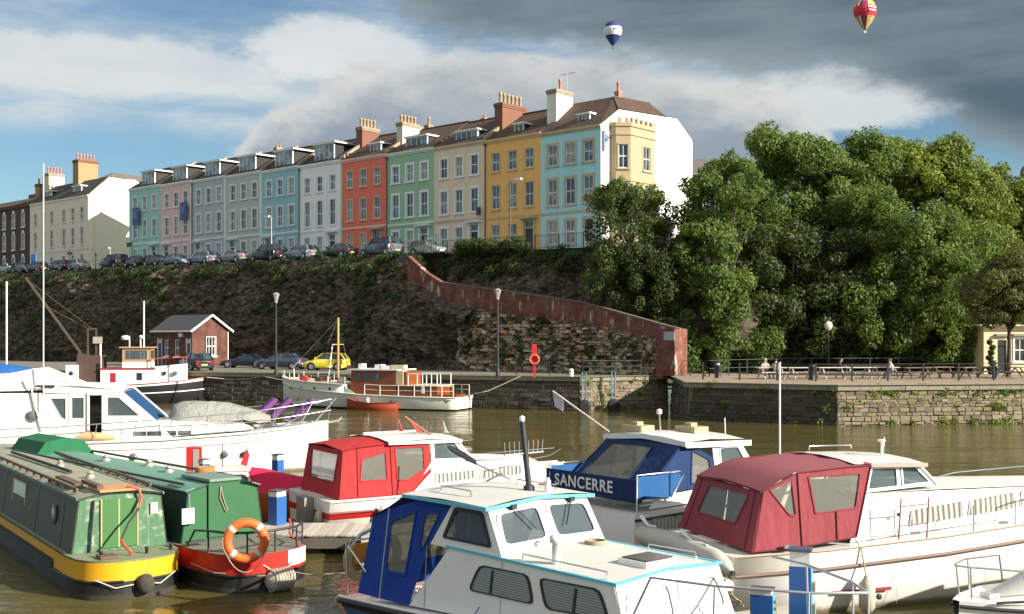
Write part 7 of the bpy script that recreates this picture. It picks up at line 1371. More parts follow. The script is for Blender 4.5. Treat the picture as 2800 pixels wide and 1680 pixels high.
MB().lathe([(.02, 0), (.15, .0), (.2, .01), (.2, .03), (.14, .035), (.02, .035)], 16, (1.55, .866, 1.32), 'y').build('porthole', mat('port_rim', (.10, .075, .07), .5), F_); MB().lathe([(.01, .036), (.135, .036), (.135, .042), (.01, .042)], 16, (1.55, .866, 1.32), 'y').build('porthole_pane', mat('port_pane', (.36, .36, .30), .2), F_)
MB().lathe([(.02, 0), (.12, .03), (.16, .13), (.16, .22), (.1, .33), (.02, .36)], 10, (-1.22, -.12, .1)).build('button_fender', mat('fender_dark_rope', (.09, .08, .06), .95, .4, 14., .6), F_)
for s in (1, -1): pipe(F_, [(-1.0, s*.75-.0, .40), (-1.16, s*.42, .24), (-1.2, s*.1, .28)], .012, rope_w, 'fender_chain')
MB().box(-.9, -.55, .3, .62, .745, .80).build('deck_hatch', hr_m, F_)
for y in (.55, -.3, -.8): MB().lathe([(.03, .74), (.03, .84), (.05, .85), (.02, .88)], 6, (-.75+abs(y)*.2, y, 0)).build('deck_cleat', rub_m, F_)
# second narrowboat
g2s, g2b, g2r = mat('dark_green_side', (.012, .045, .028), .5, .15, 2.), mat('fresh_green', (.016, .10, .032), .5, .1, 2., dirt=.15, dcol=(.01, .06, .02)), mat('teal_green_roof', (.13, .27, .20), .6, .25, 1.2, .08, dirt=.45, dcol=(.20, .26, .14))
rb_ = mat('red_band', (.50, .018, .012), .4, .12, 2., streak=.15, dcol=(.25, .02, .01))
G_, stG = narrowboat('narrowboat', 'green narrowboat with red stern band and orange lifebuoy', -5.35, 22.86, 133, 14, (g2s, g2b, g2r), (rb_,), rb_, mat('stern_deck_grey', (.16, .15, .12), .8, .25, 3.))
cabin(G_, .95, 11, .95, .80, .745, 1.78, g2s, g2b, g2r, .16)
for s in (1, -1):
    MB().beam((1.2, s*.74, 1.90), (10.9, s*.74, 1.90), .05, .045).build('hand_rail', mat('handrail_dark', (.04, .05, .05), .6, .2), G_); MB().prism([(.92, s*.66, 1.84), (.92, s*.86, 1.78), (1.9, s*.86, 1.78), (1.9, s*.66, 1.86)], (0, 0, .02)).build('hatch_runner', g2r, G_)
MB().box(.85, 2.1, -.36, .36, 1.945, 2.0).build('slide_hatch', mat('hatch_green_grey', (.16, .22, .18), .6, .2), G_); MB().box(.90, .918, -.36, .36, .8, 1.93).build('door_leaf', g2b, G_)
pipe(G_, [(.88, .1, 1.85), (.87, .12, 1.6), (.87, -.02, 1.3)], .012, rope_t, 'rope'); pipe(G_, [(.88, .1, 1.85), (.87, .05, 1.6), (.87, -.06, 1.32)], .012, rope_t, 'rope')
MB().prism([(9.3, -.80, 1.80), (9.3, .80, 1.80), (9.3, .5, 2.2), (9.3, 0, 2.3), (9.3, -.5, 2.2)], (1.9, 0, 0)).build('bow_cover', canvas('bright_green', (.014, .12, .05)), G_)
for x, y in ((3.2, .1), (4.6, -.1), (6.4, .15)): MB().lathe([(.12, 1.92), (.12, 1.97), (.05, 2.02), (.1, 2.03), (.02, 2.08)], 8, (x, y, 0)).build('mushroom_vent', mat('vent_brass', (.4, .4, .36), .4, metal=.5), G_)
rc = MB()
for k in range(4): rc.tube([(2.4+.22*math.cos(a*R(20))*(1-.1*k), -.35+.2*math.sin(a*R(20)), 1.96+k*.035) for a in range(18)], .024, 5, True)
rc.build('rope_coil', mat('rope_orange_brown', (.38, .17, .05), .9, .3, 10.), G_)
rails = mat('taff_rail_dark', (.03, .032, .035), .5)
ar = lambda z: [(-.25+.0, .98, z), (-.7, .86, z), (-.98, .55, z), (-1.08, .0, z), (-.98, -.55, z), (-.7, -.86, z), (-.15, -.98, z)]
MB().tube(ar(1.16), .026, 6).build('taff_rail', rails, G_); pipe(G_, [(.6, .99, .75), (.3, .98, 1.1), (-.25, .98, 1.16)], .024, rails, 'taff_rail')
for q in ar(.75)[0:7:1]: pipe(G_, [q, (q[0], q[1], 1.16)], .02, rails, 'rail_post', 5)
MB().tube(ar(.95)[4:], .018, 6).build('taff_rail', galv, G_)
pipe(G_, [(-.4, -.75, 1.22), (-.75, -.55, 1.18), (-.95, -.4, 1.05), (-.9, -.65, .8), (-1.02, -.6, .5)], .02, tl, 'red_line')
MB().box(.5, .66, .62, 1.0, .80, .84).build('step', rails, G_); 
lb = thing('lifebuoy', 'orange lifebuoy hanging on the green narrowboat stern rail', 'lifebuoy', Fr(-5.35, 22.86, 133).w(-1.12, .66, 1.04), R(-78))
MB().tube([(0.0, .345*math.cos(a*R(12)), .345*math.sin(a*R(12))) for a in range(30)], .092, 9, True).build('ring', mat('lifebuoy_orange', (.70, .13, .025), .55, .12, 3.), lb)
for a in (45, 135, 225, 315):
    MB().tube([(0, .345*math.cos(R(a+d)), .345*math.sin(R(a+d))) for d in (-7, 0, 7)], .097, 9).build('reflective_band', mat('band_grey', (.55, .5, .42), .5), lb)
MB().tube([(.07, .43*math.cos(a*R(12)), .43*math.sin(a*R(12))-(.16 if 18 < a < 27 else .0)*math.sin((a-18)/9*math.pi)) for a in range(14, 31)], .012, 5).build('grab_line', rope_t, lb)
tn = mat('rope_fender_pale', (.60, .55, .45), .95, .35, 16., .8, bscale=30.)
fd = thing('rope_fender', 'pale knotted rope fender on the stern of the green narrowboat', 'fender', Fr(-5.35, 22.86, 133).w(-1.22, -.02, .22), R(133)); MB().lathe([(.03, -.26), (.15, -.24), (.20, -.12), (.21, .05), (.19, .2), (.12, .27), (.03, .29)], 14, axis='y').build('fender_core', tn, fd)
for k in range(7): MB().tube([(.21*math.cos(a*R(30)), -.2+k*.065+.02*math.sin(a), .21*math.sin(a*R(30))) for a in range(12)], .022, 5, True).build('rope_turn', tn, fd)
pipe(G_, [(-1.08, .3, .55), (-1.2, .15, .42), (-1.22, -.02, .38)], .014, rope_w, 'fender_line'); pipe(G_, [(-1.0, -.5, .6), (-1.2, -.25, .45), (-1.22, -.02, .40)], .014, rope_t, 'fender_line')
MB().box(-.1, .5, -1.062, -1.055, .2, .7).build('white_patch', gel, G_) if False else None
wp = MB(); wp.grid([[(x*1.0-.012*0, -hb*1.012-.006, z) for z in (.43, .735)] for x, hb in ((-1.115, .27), (-1.05, .54), (-.86, .82), (-.52, .98))]); wp.build('white_patch', gel, G_)
MB().box(.82, .87, .72, .98, 1.15, 1.46).build('white_box', white_m, G_); pipe(G_, [(.85, .8, 1.46), (.86, .82, 1.75)], .014, galv, 'box_strap')
pipe(G_, [(.3, 1.06, .46), (-.6, 1.03, .40), (-1.1, .4, .33), (-1.2, 0, .3)], .013, rope_t, 'mooring_line')

# ---- small boat H under a red tarpaulin ---------------------------------------------------------
H2 = thing('small_cabin_boat', 'small varnished boat with white cabin and crimson tarpaulin', 'boat', (-7.3, 31.0, 0), R(187))
wood_o = mat('varnish_orange', (.50, .12, .03), .35, .2, 3., .05); st = [(-2.3, [(.4, -.3), (.8, 0), (.92, .4), (.95, .78)]), (0, [(.4, -.35), (.9, 0), (1.02, .42), (1.05, .80)]), (1.6, [(.25, -.3), (.6, .02), (.8, .5), (.85, .88)]), (2.9, [(0, -.1), (.03, .2), (.06, .6), (.08, 1.0)])]
hull(st, [wood_o], [0, 0, 0], H2, deck=gel_grey)
for k, z in enumerate((.25, .42, .6)): MB().tube([(-2.31, .84+k*.04, z), (0, .97+k*.03, z+.02)], .012, 4).build('plank_seam', hr_m, H2); MB().tube([(-2.325, -.85, z), (-2.325, .85, z)], .012, 4).build('plank_seam', hr_m, H2)
win_panel(H2, [(1.4, .8, .84), (-.35, .9, .80), (-.15, .72, 1.34), (.9, .66, 1.34)], [(.45, .84, .92), (-.2, .87, .92), (-.1, .75, 1.24), (.42, .75, 1.24)], gel, bglass, rub_m, .08, .02, .03, 'cabin_side'); win_panel(H2, [(-.35, -.9, .80), (1.4, -.8, .84), (.9, -.66, 1.34), (-.15, -.72, 1.34)], [(-.2, -.87, .92), (.45, -.84, .92), (.42, -.75, 1.24), (-.1, -.75, 1.24)], gel, bglass, rub_m, .08, .02, .03, 'cabin_side')
win_panel(H2, [(1.4, -.8, .86), (1.4, .8, .86), (.9, .66, 1.34), (.9, -.66, 1.34)], [(1.3, -.6, .95), (1.3, .6, .95), (.98, .52, 1.26), (.98, -.52, 1.26)], gel, bglass, rub_m, .06, .02, .03, 'cabin_front')
MB().grid([[(x, y*w_, 1.34+(1-y*y)*.06) for y in (-1, 0, 1)] for x, w_ in ((-.2, .76), (.95, .7))]).build('cabin_roof', gel, H2); cvc = canvas('crimson', (.60, .015, .07))
MB().grid([[(x, y*w_, z+(1-abs(y)**1.6)*h_) for y in (-1, -.6, -.2, .2, .6, 1)] for x, w_, z, h_ in ((.15, .80, 1.0, .42), (-.5, .98, .8, .55), (-1.4, 1.04, .74, .38), (-2.3, .98, .72, .25), (-2.42, .8, .6, .12))]).build('tarpaulin', cvc, H2)
pipe(H2, [(.6, 0, 1.38), (.6, 0, 2.0)], .012, rub_m, 'aerial'); MB().prism([(-.05, 0, 1.40), (-.05, .0, 1.9), (-.12, .02, 1.7), (.12, .02, 1.45)], (0, .02, 0)).build('pennant', mat('pennant_red', (.5, .02, .03), .8), H2)

# ---- boat I: bow of a small cruiser at the right edge -------------------------------------------
I_ = thing('small_cruiser_bow', 'bow of a small white cruiser with steel rails at the lower right corner', 'boat', (9.5, 18.4, 0), R(205))
st = [(-4, [(.5, -.4), (.9, -.05), (1.1, .4), (1.12, .75)]), (0, [(.5, -.4), (.95, -.03), (1.15, .45), (1.18, .78)]), (1.6, [(.2, -.3), (.6, .03), (.85, .55), (.9, .86)]), (2.6, [(.05, -.2), (.25, .1), (.38, .6), (.42, .92)]), (3.1, [(0, 0), (.03, .2), (.05, .65), (.07, .95)])]
hull(st, [gel], [0, 0, 0], I_, deck=gel); sheer_tube(st, I_, rub_m, .03, dz=-.08)
MB().grid([[(x, y*w_, .8+(1-abs(y)**3)*h_) for y in (-1, -.8, -.5, 0, .5, .8, 1)] for x, w_, h_ in ((2.4, .25, .1), (1.8, .6, .22), (.8, .82, .58), (-.2, .9, .92), (-1.4, .92, 1.1), (-3.5, .9, 1.15))]).build('coachroof', gel_grey, I_)
for s in (1, -1):
    q = [(-.25, s*.885, 1.12), (-1.5, s*.905, 1.15), (-1.4, s*.80, 1.62), (-.4, s*.80, 1.46)]; flat_win(I_, q if s > 0 else q[::-1], dglass, rub_m, .06)
    pipe(I_, [(1.0, s*1.0, .84), (1.1, s*.98, 1.3), (2.4, s*.5, 1.42), (3.0, s*.12, 1.46)], .015, steel, 'pulpit'); pipe(I_, [(2.2, s*.58, .9), (2.3, s*.52, 1.4)], .014, steel, 'stanchion', 5)
    pipe(I_, [(2.9, s*.12, .95), (2.95, s*.14, 1.46)], .014, steel, 'stanchion', 5)
pipe(I_, [(3.0, .12, 1.46), (3.1, 0, 1.47), (3.0, -.12, 1.46)], .015, steel, 'pulpit'); pipe(I_, [(2.7, .4, .95), (1.9, .82, 1.0), (1.2, 1.0, 1.02)], .02, rub_m, 'grab_line'); MB().box(2.3, 2.5, -.1, .1, .93, 1.0).build('bow_cleat', steel, I_)

# ---- motor yacht by the far quay ------------------------------------------------------------------
Y = thing('motor_yacht', 'classic white motor yacht with varnished wooden wheelhouse by the far quay', 'boat', (-11.7, 80.55, 0), R(158)); Y.location.z = -.05
ivory = mat('ivory_paint', (.66, .66, .58), .4, .06, .8, streak=.12, dcol=(.4, .38, .3)); varn = mat('varnished_teak', (.20, .052, .014), .35, .2, 2., .04); pale_tk = mat('pale_teak', (.6, .5, .33), .5, .15); bootm = mat('boot_top_black', (.01, .01, .01), .5)
st = [(-9.1, [(.3, -.3), (1.0, .02), (1.25, .16), (1.4, .95)]), (-8.6, [(.7, -.4), (1.35, .02), (1.55, .16), (1.62, .96)]), (-6, [(.9, -.5), (1.65, .02), (1.75, .16), (1.8, .97)]), (-2, [(.9, -.5), (1.65, .02), (1.75, .16), (1.82, 1.05)]), (-.9, [(.8, -.5), (1.6, .02), (1.7, .16), (1.8, 1.12)]), (2, [(.5, -.5), (1.15, .02), (1.3, .18), (1.6, 1.3)]), (4, [(.2, -.4), (.5, .02), (.65, .2), (1.0, 1.5)]), (5.3, [(0, -.2), (.02, .05), (.04, .3), (.08, 1.7)])]
hull(st, [bootm, ivory], [0, 0, 1], Y, deck=pale_tk); sheer_tube(st, Y, ivory, .05)
fst = [(-.7, [(1.8, 1.1), (1.75, 1.72)]), (0, [(1.76, 1.12), (1.72, 1.76)]), (2, [(1.58, 1.28), (1.6, 1.84)]), (4, [(.98, 1.48), (1.05, 1.96)]), (5.35, [(.06, 1.68), (.1, 2.1)])]; hull(fst, [ivory], [0], Y, 'raised_foredeck', deck=pale_tk); sheer_tube(fst, Y, ivory, .05, 'toe_rail')
for s in (1, -1): MB().prism([(-.7, s*1.76, 1.08), (-.7, s*1.74, 1.74), (-1.0, s*1.76, 1.45), (-1.7, s*1.79, 1.1)], (0, -s*.05, 0)).build('bulwark_sweep', ivory, Y)
for x, y in ((4.05, .92), (2.95, 1.27), (1.7, 1.55), (.4, 1.68)):
    for s in (1, -1): MB().lathe([(.02, -.03), (.12, -.03), (.12, .03), (.02, .03)], 10, (x, s*(y+.03), 1.42), 'y').build('porthole', dglass, Y)
def ysection(x0, x1, hb, z0, z1, m, wins, name, panem=dglass):
    b = MB().hexa([(x0, -hb, z0), (x1, -hb, z0), (x1, hb, z0), (x0, hb, z0)], [(x0+.05, -hb*.93, z1), (x1-.05, -hb*.93, z1), (x1-.05, hb*.93, z1), (x0+.05, hb*.93, z1)]).build(name, m, Y)
    for a, b_, za, zb_ in wins:
        for s in (1, -1):
            yy = lambda z: s*lerp(hb, hb*.93, (z-z0)/(z1-z0)); q = [(a, yy(za), za), (b_, yy(za), za), (b_, yy(zb_), zb_), (a, yy(zb_), zb_)]; flat_win(Y, q if s < 0 else q[::-1], panem, varn, .04, .04)
ysection(-4.6, -1.0, 1.35, 1.0, 2.72, varn, [(-1.75, -1.35, 2.0, 2.5), (-2.5, -2.0, 2.0, 2.5), (-3.25, -2.7, 2.0, 2.5)], 'wheelhouse'); ysection(-7.7, -4.62, 1.3, .98, 1.68, varn, [(-5.4, -5.0, 1.25, 1.45), (-6.4, -6.0, 1.25, 1.45), (-7.2, -6.8, 1.25, 1.45)], 'aft_cabin')
MB().box(-4.75, -.85, -1.42, 1.42, 2.72, 2.80).build('wheelhouse_roof', white_m, Y); MB().box(-7.75, -4.7, -1.35, 1.35, 1.682, 1.74).build('aft_cabin_roof', pale_tk, Y); MB().box(-5.1, -4.55, .7, 1.27, 1.75, 2.70).build('door_panel', pale_tk, Y) ; MB().box(-5.3, -4.62, -1.2, 1.2, 1.75, 2.66).build('companionway', varn, Y)
for x, w_, h_ in ((-1.5, .15, .35), (-2.9, .25, .3), (-3.4, .4, .22), (-4.4, .5, .28)): MB().box(x-w_, x+w_, .2, .8, 2.81, 2.81+h_).build('roof_locker', white_m if w_ < .5 else pale_tk, Y)
MB().box(-9.0, -7.72, -1.1, 1.1, .98, 1.12).build('aft_hatch', varn, Y); MB().box(-6.75, -6.55, 1.32, 1.38, 1.2, 1.72).build('life_ring_board', white_m, Y)
mY = pipe(Y, [(.75, 0, 1.85), (.75, 0, 6.4)], .08, mat('mast_varnish', (.62, .30, .10), .4, .15), 'mast', 8); MB().beam((.75, -.75, 4.5), (.75, .75, 4.5), .05).build('crosstree', MATS['mast_varnish'], Y)
for p1, p2 in (((.75, 0, 6.3), (1.4, .3, 4.6)), ((.75, .75, 4.5), (.6, 1.6, 1.9)), ((.75, -.75, 4.5), (.6, -1.6, 1.9)), ((.75, 0, 6.3), (5.2, 0, 2.2))): pipe(Y, [p1, p2], .012, steel, 'stay', 4)
for s in (1, -1):
    rl = [(-8.9, 1.3, 1.0), (-8.2, 1.62, 1.0), (-7.4, 1.68, 1.0), (-6.2, 1.74, 1.0), (-5, 1.76, 1.0), (-3.6, 1.78, 1.0), (-2.4, 1.78, 1.05)]
    MB().tube([(x, s*y, z+.72) for x, y, z in rl], .022, 5).tube([(x, s*y, z+.38) for x, y, z in rl], .016, 5).build('guard_rail', white_m, Y)
    for x, y, z in rl: pipe(Y, [(x, s*y, z), (x, s*y, z+.72)], .03, white_m, 'stanchion', 5)
    rl = [(-.8, 1.7, 1.75), (.6, 1.66, 1.8), (2, 1.55, 1.85), (3.2, 1.3, 1.92), (4.2, .95, 2.0), (5.3, .1, 2.12)]; MB().tube([(x, s*y, z+.5) for x, y, z in rl], .018, 5).build('guard_rail', steel, Y)
    for x, y, z in rl: pipe(Y, [(x, s*y, z), (x, s*y, z+.5)], .025, white_m, 'stanchion', 5)
    rl = [(-5.4, 1.1), (-6.1, 1.1), (-6.8, 1.1), (-7.6, 1.1)]; MB().tube([(x, s*y, 2.5) for x, y in rl], .03, 5).build('deck_rail', white_m, Y)
    for x, y in rl: pipe(Y, [(x, s*y, 1.72), (x, s*y, 2.5)], .04, white_m, 'stanchion', 5)
pipe(Y, [(4.4, .0, 2.0), (4.4, .1, 2.9), (4.0, .15, 3.2), (3.6, .2, 3.1)], .045, white_m, 'davit'); 
for x, y, c_ in ((3.4, .4, (.45, .04, .03)), (2.9, .9, (.5, .06, .05)), (2.2, .2, (.12, .03, .03)), (1.4, .5, (.2, .04, .04)), (.2, .3, (.6, .6, .58))): MB().box(x-.25, x+.25, y-.2, y+.2, 1.9, 2.15+.1*(x > 3)).build('deck_locker', mat('locker_%d' % (c_[0]*100), c_, .6), Y)
MB().box(-8.85, -8.2, 1.60, 1.625, .72, .80).build('name_lettering', mat('name_grey', (.2, .19, .17), .6), Y) ; MB().prism([(3.6, 1.1, .35), (3.5, 1.12, .35), (3.1, 1.32, .75), (3.2, 1.3, .75)], (0, .03, 0)).build('hull_mark', mat('mark_red', (.5, .12, .1), .6), Y)
fender(Y, (-4.6, 1.93, .3), .13, .4, rub_m)
pipe(Y, [(-9.0, -.6, 1.0), (-10.5, -1.0, 1.35), (-12.6, -1.6, 2.35)], .03, rope_w, 'mooring_line')
# wooden dinghy alongside
dd = thing('wooden_dinghy', 'varnished red brown rowing dinghy alongside the motor yacht', 'boat', tuple(G(1022, 1121, 0)), R(171)); st = [(-1.75, [(.2, -.1), (.5, .0), (.6, .3), (.62, .52)]), (0, [(.3, -.15), (.62, 0), (.74, .28), (.76, .5)]), (1.2, [(.15, -.1), (.4, 0), (.52, .35), (.55, .62)]), (1.9, [(0, 0), (.02, .1), (.04, .5), (.05, .78)])]
rw = mat('dinghy_red_wood', (.30, .05, .025), .4, .25, 3.); hull(st, [rw], [0, 0, 0], dd, deck=mat('dinghy_inside', (.2, .09, .05), .7), deck_drop=.15); sheer_tube(st, dd, varn, .03, 'gunwale'); MB().box(-.9, -.7, -.6, .6, .38, .42).build('thwart', varn, dd); MB().box(.5, .7, -.55, .55, .40, .44).build('thwart', varn, dd); MB().lathe([(.1, .4), (.12, .8), (.06, .85)], 8, (.35, .3, 0)).build('bucket', white_m, dd)

# ---- tug and barges at far left -----------------------------------------------------------------
T_ = thing('tug_boat', 'black hulled tug with white superstructure and tall masts before the hut', 'boat', (-25, 86.6, 0), R(8))
bk = mat('tug_black', (.012, .013, .016), .5, .2, 1.); tugw = mat('tug_white', (.74, .73, .70), .5, .08, 1., streak=.2, dcol=(.4, .3, .2)); tugr = mat('tug_red', (.30, .02, .03), .5)
st = [(-10, [(.8, -.5), (1.6, 0), (1.75, .6), (1.8, 1.1), (1.8, 1.25)]), (-5, [(1, -.6), (1.85, 0), (2.0, .7), (2.05, 1.2), (2.05, 1.36)]), (-2, [(.8, -.6), (1.6, 0), (1.85, .8), (1.95, 1.35), (1.95, 1.52)]), (0, [(.3, -.5), (.9, .1), (1.3, .9), (1.5, 1.5), (1.5, 1.7)]), (1.4, [(0, -.2), (.05, .2), (.15, 1.0), (.25, 1.66), (.28, 1.9)])]
hull(st, [bk, tugw], [0, 0, 0, 1], T_, deck=mat('tug_deck', (.25, .2, .16), .8)); sheer_tube(st, T_, tugw, .05, k=2); sheer_tube(st, T_, tugr, .04, 'toe_rail')
MB().box(-5.9, -2.0, -1.35, 1.35, 1.35, 2.55).build('deckhouse', tugw, T_); MB().hexa([(-2.0, -1.3, 1.4), (.1, -.85, 1.6), (.1, .85, 1.6), (-2.0, 1.3, 1.4)], [(-2.0, -1.3, 2.75), (.1, -.85, 2.95), (.1, .85, 2.95), (-2.0, 1.3, 2.75)]).build('fore_cabin', tugw, T_); MB().box(-5.95, -1.95, -1.4, 1.4, 2.552, 2.66).build('roof_trim', tugr, T_)
MB().box(-4.4, -2.4, -1.0, 1.0, 2.67, 3.1).build('wheelhouse_base', tugw, T_); wt = mat('wheelhouse_tan', (.40, .26, .14), .6); 
win_panel(T_, [(-4.4, -1.0, 3.1), (-2.4, -1.0, 3.1), (-2.4, -1.0, 4.15), (-4.4, -1.0, 4.15)], [(-4.2, -1.0, 3.3), (-2.6, -1.0, 3.3), (-2.6, -1.0, 3.98), (-4.2, -1.0, 3.98)], wt, bglass, wt, .04, .05, .03, 'wheelhouse_side'); win_panel(T_, [(-2.4, 1.0, 3.1), (-4.4, 1.0, 3.1), (-4.4, 1.0, 4.15), (-2.4, 1.0, 4.15)], [(-2.6, 1.0, 3.3), (-4.2, 1.0, 3.3), (-4.2, 1.0, 3.98), (-2.6, 1.0, 3.98)], wt, bglass, wt, .04, .05, .03, 'wheelhouse_side'); win_panel(T_, [(-2.4, -1.0, 3.1), (-2.4, 1.0, 3.1), (-2.4, 1.0, 4.15), (-2.4, -1.0, 4.15)], [(-2.4, -.8, 3.3), (-2.4, .8, 3.3), (-2.4, .8, 3.98), (-2.4, -.8, 3.98)], wt, bglass, wt, .04, .05, .03, 'wheelhouse_front')
MB().box(-4.6, -2.2, -1.15, 1.15, 4.152, 4.24).build('wheelhouse_roof', wt, T_); MB().box(-7.6, -5.95, -1.1, 1.1, 1.4, 3.6).build('engine_casing', mat('casing_brown', (.07, .04, .03), .7, .3), T_); MB().box(-6.2, -6.0, -1.15, -1.11, 1.5, 3.0).build('doorway', door_m['black'], T_)
for x, z0, z1, r_ in ((-6.0, 2.6, 4.8, .09), (-3.9, 2.6, 5.0, .05), (-3.1, 3.0, 5.1, .06), (-2.85, 3.0, 7.7, .06)): pipe(T_, [(x, -.9, z0), (x, -.9, z1)], r_, tugw, 'mast', 7)
MB().box(-6.5, -5.9, -1.1, -.7, 4.5, 5.0).build('deck_lamp', lampglass, T_); MB().lathe([(.05, 4.75), (.3, 4.8), (.3, 5.05), (.05, 5.1)], 10, (-4.2, -.9, 0)).build('radar', white_m, T_); MB().lathe([(.05, 4.85), (.2, 4.9), (.2, 5.1), (.05, 5.12)], 10, (-3.0, -.9, 0)).build('radar', white_m, T_)
for x in (-5.1, -4.9): MB().box(x-.1, x+.1, -1.37, -1.351, 1.6, 2.3).build('red_door_panel', tugr, T_)
for x in (-1.3, -.5): MB().box(x-.12, x+.12, -1.32, -1.0, 2.15, 2.4).build('porthole', dglass, T_)
MB().box(-3.3, -2.9, -1.37, -1.351, 1.75, 2.3).build('porthole', dglass, T_)
rr_ = mat('rail_red', (.5, .05, .03), .5); MB().tube([(-2.3, -1.2, 3.35), (.0, -.85, 3.45), (.0, .85, 3.45)], .03, 5).build('guard_rail', rr_, T_)
for x, y in ((-2.3, -1.2), (-1.2, -1.05), (0, -.85), (0, .85)): pipe(T_, [(x, y, 2.7), (x, y, 3.42)], .03, rr_, 'stanchion', 5)
wb = thing('white_locker', 'white deck box with round blue badge at the tug stern', 'box', Fr(-25, 86.6, 8).w(-7.9, -1.3, 1.3), R(8)); MB().box(-.4, .4, -.4, .4, 0, 1.6).build('box', tugw, wb); MB().lathe([(.02, -.01), (.16, -.01), (.16, .01), (.02, .01)], 12, (0, -.42, 1.0), 'y').build('badge', mat('badge_blue', (.02, .04, .15), .5), wb)
cr = thing('derrick_crane', 'long rusty derrick jib slanting up to the left beside the tug', 'crane', Fr(-25, 86.6, 8).w(-7.2, -.6, 1.2), R(8)); rst = mat('derrick_rust', (.07, .05, .035), .85, .3, 2.)
MB().beam((0, 0, 2.2), (-4.1, -.4, 8.2), .17, .17).build('jib', rst, cr); MB().box(-.6, .6, -.6, .6, 0, 1.2).box(-.4, .5, -.5, .5, 1.2, 2.6).build('winch_house', mat('casing_brown'), cr) if False else MB().hexa([(-.6, -.6, 0), (.6, -.6, 0), (.6, .6, 0), (-.6, .6, 0)], [(-.4, -.5, 2.6), (.45, -.5, 2.4), (.45, .5, 2.4), (-.4, .5, 2.6)]).build('winch_house', MATS['casing_brown'], cr)
MB().beam((.3, -.3, 2.4), (.3, -.3, 4.4), .12).beam((.9, -.3, 2.4), (.9, -.3, 4.4), .12).beam((.3, -.3, 4.4), (.9, -.3, 4.4), .12).build('gantry', rst, cr)
for a, b in (((.6, -.3, 4.4), (-4.1, -.4, 8.1)), ((.6, 0, 4.2), (-2.4, -.3, 5.9))): pipe(cr, [a, b], .03, rst, 'cable', 4)
gb = thing('green_barge', 'low green barge between the tug stern and white yacht', 'boat', Fr(-25, 86.6, 8).w(-13.5, -2.6, 0), R(6)); gm = mat('barge_green', (.05, .20, .13), .6, .2); st = [(-4.5, [(.5, -.3), (1.2, 0), (1.4, .5), (1.45, 1.2)]), (3.5, [(.5, -.3), (1.3, 0), (1.5, .5), (1.55, 1.2)]), (4.8, [(.1, -.1), (.4, .1), (.6, .6), (.7, 1.4)])]; hull(st, [mat('barge_grey', (.16, .15, .13), .7)], [0, 0, 0], gb, deck=gm); MB().prism([(-4.3, -1.3, 1.2), (-4.3, 0, 2.1), (-4.3, 1.3, 1.2)], (8, 0, 0)).build('hold_cover', gm, gb)
jb = thing('covered_boat', 'boat under bright blue tarpaulin at the left edge', 'boat', tuple(P(30, 900, 66))[:2]+(0,), R(5)); MB().grid([[(x, y*w_, 2.4+(1-abs(y)**1.5)*h_) for y in (-1, -.5, 0, .5, 1)] for x, w_, h_ in ((-4, 1.2, 1.0), (-1, 1.3, 1.1), (1.2, 1.0, .8), (2.2, .3, .3))]).build('tarpaulin', canvas('bright_blue', (.02, .10, .32)), jb); st = [(-4.5, [(.8, -.3), (1.3, 0), (1.4, 1.0), (1.45, 2.45)]), (1.5, [(.6, -.3), (1.1, 0), (1.2, 1.1), (1.25, 2.45)]), (2.8, [(0, 0), (.05, .2), (.1, 1.2), (.15, 2.5)])]; hull(st, [gel_grey], [0, 0, 0], jb, deck=gel); pipe(jb, [(-.25, 0, 2.5), (-.25, 0, 8.2)], .06, mat('mast_pale', (.55, .6, .55), .5), 'mast', 7)
# ================================================================== PONTOONS AND SERVICE PEDESTALS
plank_m = [mat('pontoon_plank_%d' % i, c_, .85, .2, 4., .15, dirt=.35, dcol=(.15, .13, .10)) for i, c_ in enumerate([(.40, .36, .30), (.34, .30, .25), (.46, .42, .36)])]
beam_m = mat('pontoon_beam', (.10, .085, .065), .85, .3, 3., .2); rp = random.Random(9)
def pontoon(label, x, y, yaw, L, W, z=.42):
    root = thing('pontoon', label, 'pontoon', (x, y, 0), R(yaw)); meshes = [MB().box(-.068, .068, 0, W, 0, .035).mesh('plank', m) for m in plank_m]; n = int(L/.15)
    for i in range(n): put('plank', rp.choice(meshes), root, (.075+i*.15, rp.uniform(-.015, .015), z+rp.uniform(-.004, .004)))
    for yy in (.03, W-.15): MB().box(0, L, yy, yy+.12, z-.28, z-.002).build('side_beam', beam_m, root)
    for i in range(max(2, int(L/1.6))):
        xx = .3+i*(L-1.2)/max(1, int(L/1.6)-1); MB().box(xx, xx+.8, .2, W-.2, -.25, z-.285).build('float', mat('float_dark', (.06, .06, .055), .7), root)
    return root
pontoon('weathered plank pontoon between the narrowboat and red canopy cruiser', -7.2, 25.6, 0, 6.4, 1.7); pontoon('finger pontoon leading to the stern of the foreground cruiser', -3.4, 25.55, -82, 4.3, 1.25)
pontoon('plank pontoon beside the bow of the foreground cruiser', 3.6, 18.4, -62, 6.2, 1.1)
pontoon('far plank pontoon behind the small crimson covered boat', -12.5, 33.6, 2, 8, 1.4)
ped_b, ped_l, ped_w = mat('pedestal_blue', (.02, .10, .32), .4, .08), mat('pedestal_light_blue', (.05, .36, .72), .4, .08), mat('pedestal_white', (.7, .7, .66), .5)
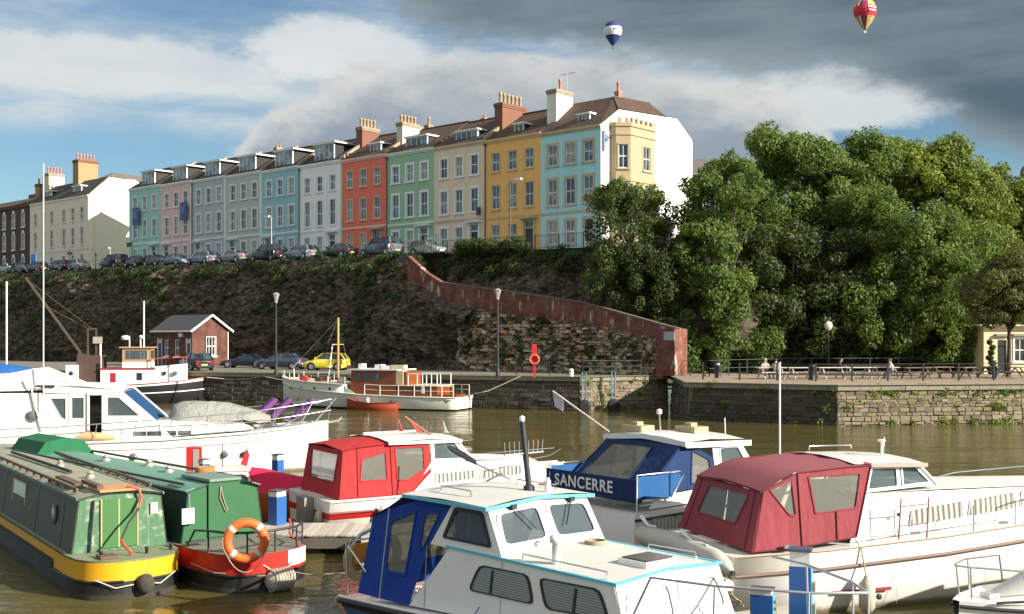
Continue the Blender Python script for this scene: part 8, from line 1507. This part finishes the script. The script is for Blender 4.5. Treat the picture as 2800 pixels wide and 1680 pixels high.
def pedestal(label, x, y, h_, yaw, w_=.15):
    root = thing('service_pedestal', label, 'power pedestal', (x, y, .457), R(yaw), 'blue service pedestals'); MB().box(-w_, w_, -w_*.8, w_*.8, 0, h_*.82).build('column', ped_b, root); MB().box(-w_*.95, w_*.95, -w_*.75, w_*.75, h_*.821, h_*.97).build('lamp_head', ped_w, root); MB().box(-w_*1.1, w_*1.1, -w_*.95, w_*.95, h_*.971, h_).build('cap', mat('pedestal_cap', (.08, .08, .12), .5), root)
    MB().box(w_+.002, w_+.012, -w_*.7, w_*.7, .05, h_*.8).build('side_panel', ped_l, root)
    for k in range(3): MB().box(w_+.013, w_+.06, -w_*.45, w_*.45, h_*(.12+.22*k), h_*(.22+.22*k)).build('socket', mat('socket_tan', (.30, .24, .12), .6), root)
pedestal('tall blue service pedestal beside the bow of the foreground cruiser', 4.16, 16.35, 1.42, -20); pedestal('low blue service pedestal left of the tall one near the maroon cruiser stern', 3.95, 17.9, .5, -20, .17)
pedestal('blue service pedestal on the pontoon behind the green narrowboat', -5.6, 27.05, .82, 60, .17); pedestal('blue service pedestal far back before the white yacht bow', -7.0, 33.9, .98, 60, .14); pedestal('blue service pedestal seen past the small boat cabin', -9.3, 34.2, .8, 60, .14)
p = P(531, 1300, 34.2); root = thing('fire_cabinet', 'red fire hose cabinet on the far pontoon behind the narrowboats', 'cabinet', (p.x, 34.2, .457), R(8)); MB().box(-.22, .22, -.12, .12, .35, 1.15).build('cabinet', red_e, root); MB().box(-.02, .16, -.135, -.121, .4, 1.1).build('glass_door', mat('cabinet_glass', (.3, .28, .26), .2), root); MB().box(-.05, .05, -.05, .05, 0, .349).build('post', red_e, root)
pipe(A, [(3.0, .1, 1.2), (3.6, 1.6, .8), (4.0, 2.6, .5)], .014, rope_b, 'mooring_line')
ml = thing('mooring_rope', 'tan mooring rope sagging from the green narrowboat stern to the pontoon', 'rope', (-4.6, 22.3, 0)); MB().tube([(.0, 0, .36), (.7, -.3, .3), (1.6, -.3, .36), (2.0, -.2, .46)], .014, 5).build('line', rope_t, ml)
ml = thing('mooring_rope', 'pale mooring rope from the tug bow along the quay to the motor yacht', 'rope', (-24, 86.6, 0)); MB().tube([(0.6, .2, 1.9), (2.2, .3, 1.75), (4.0, -.4, 1.8), (5.2, -.9, 2.0), (7, -2.0, 1.75)], .03, 5).build('line', rope_w, ml)
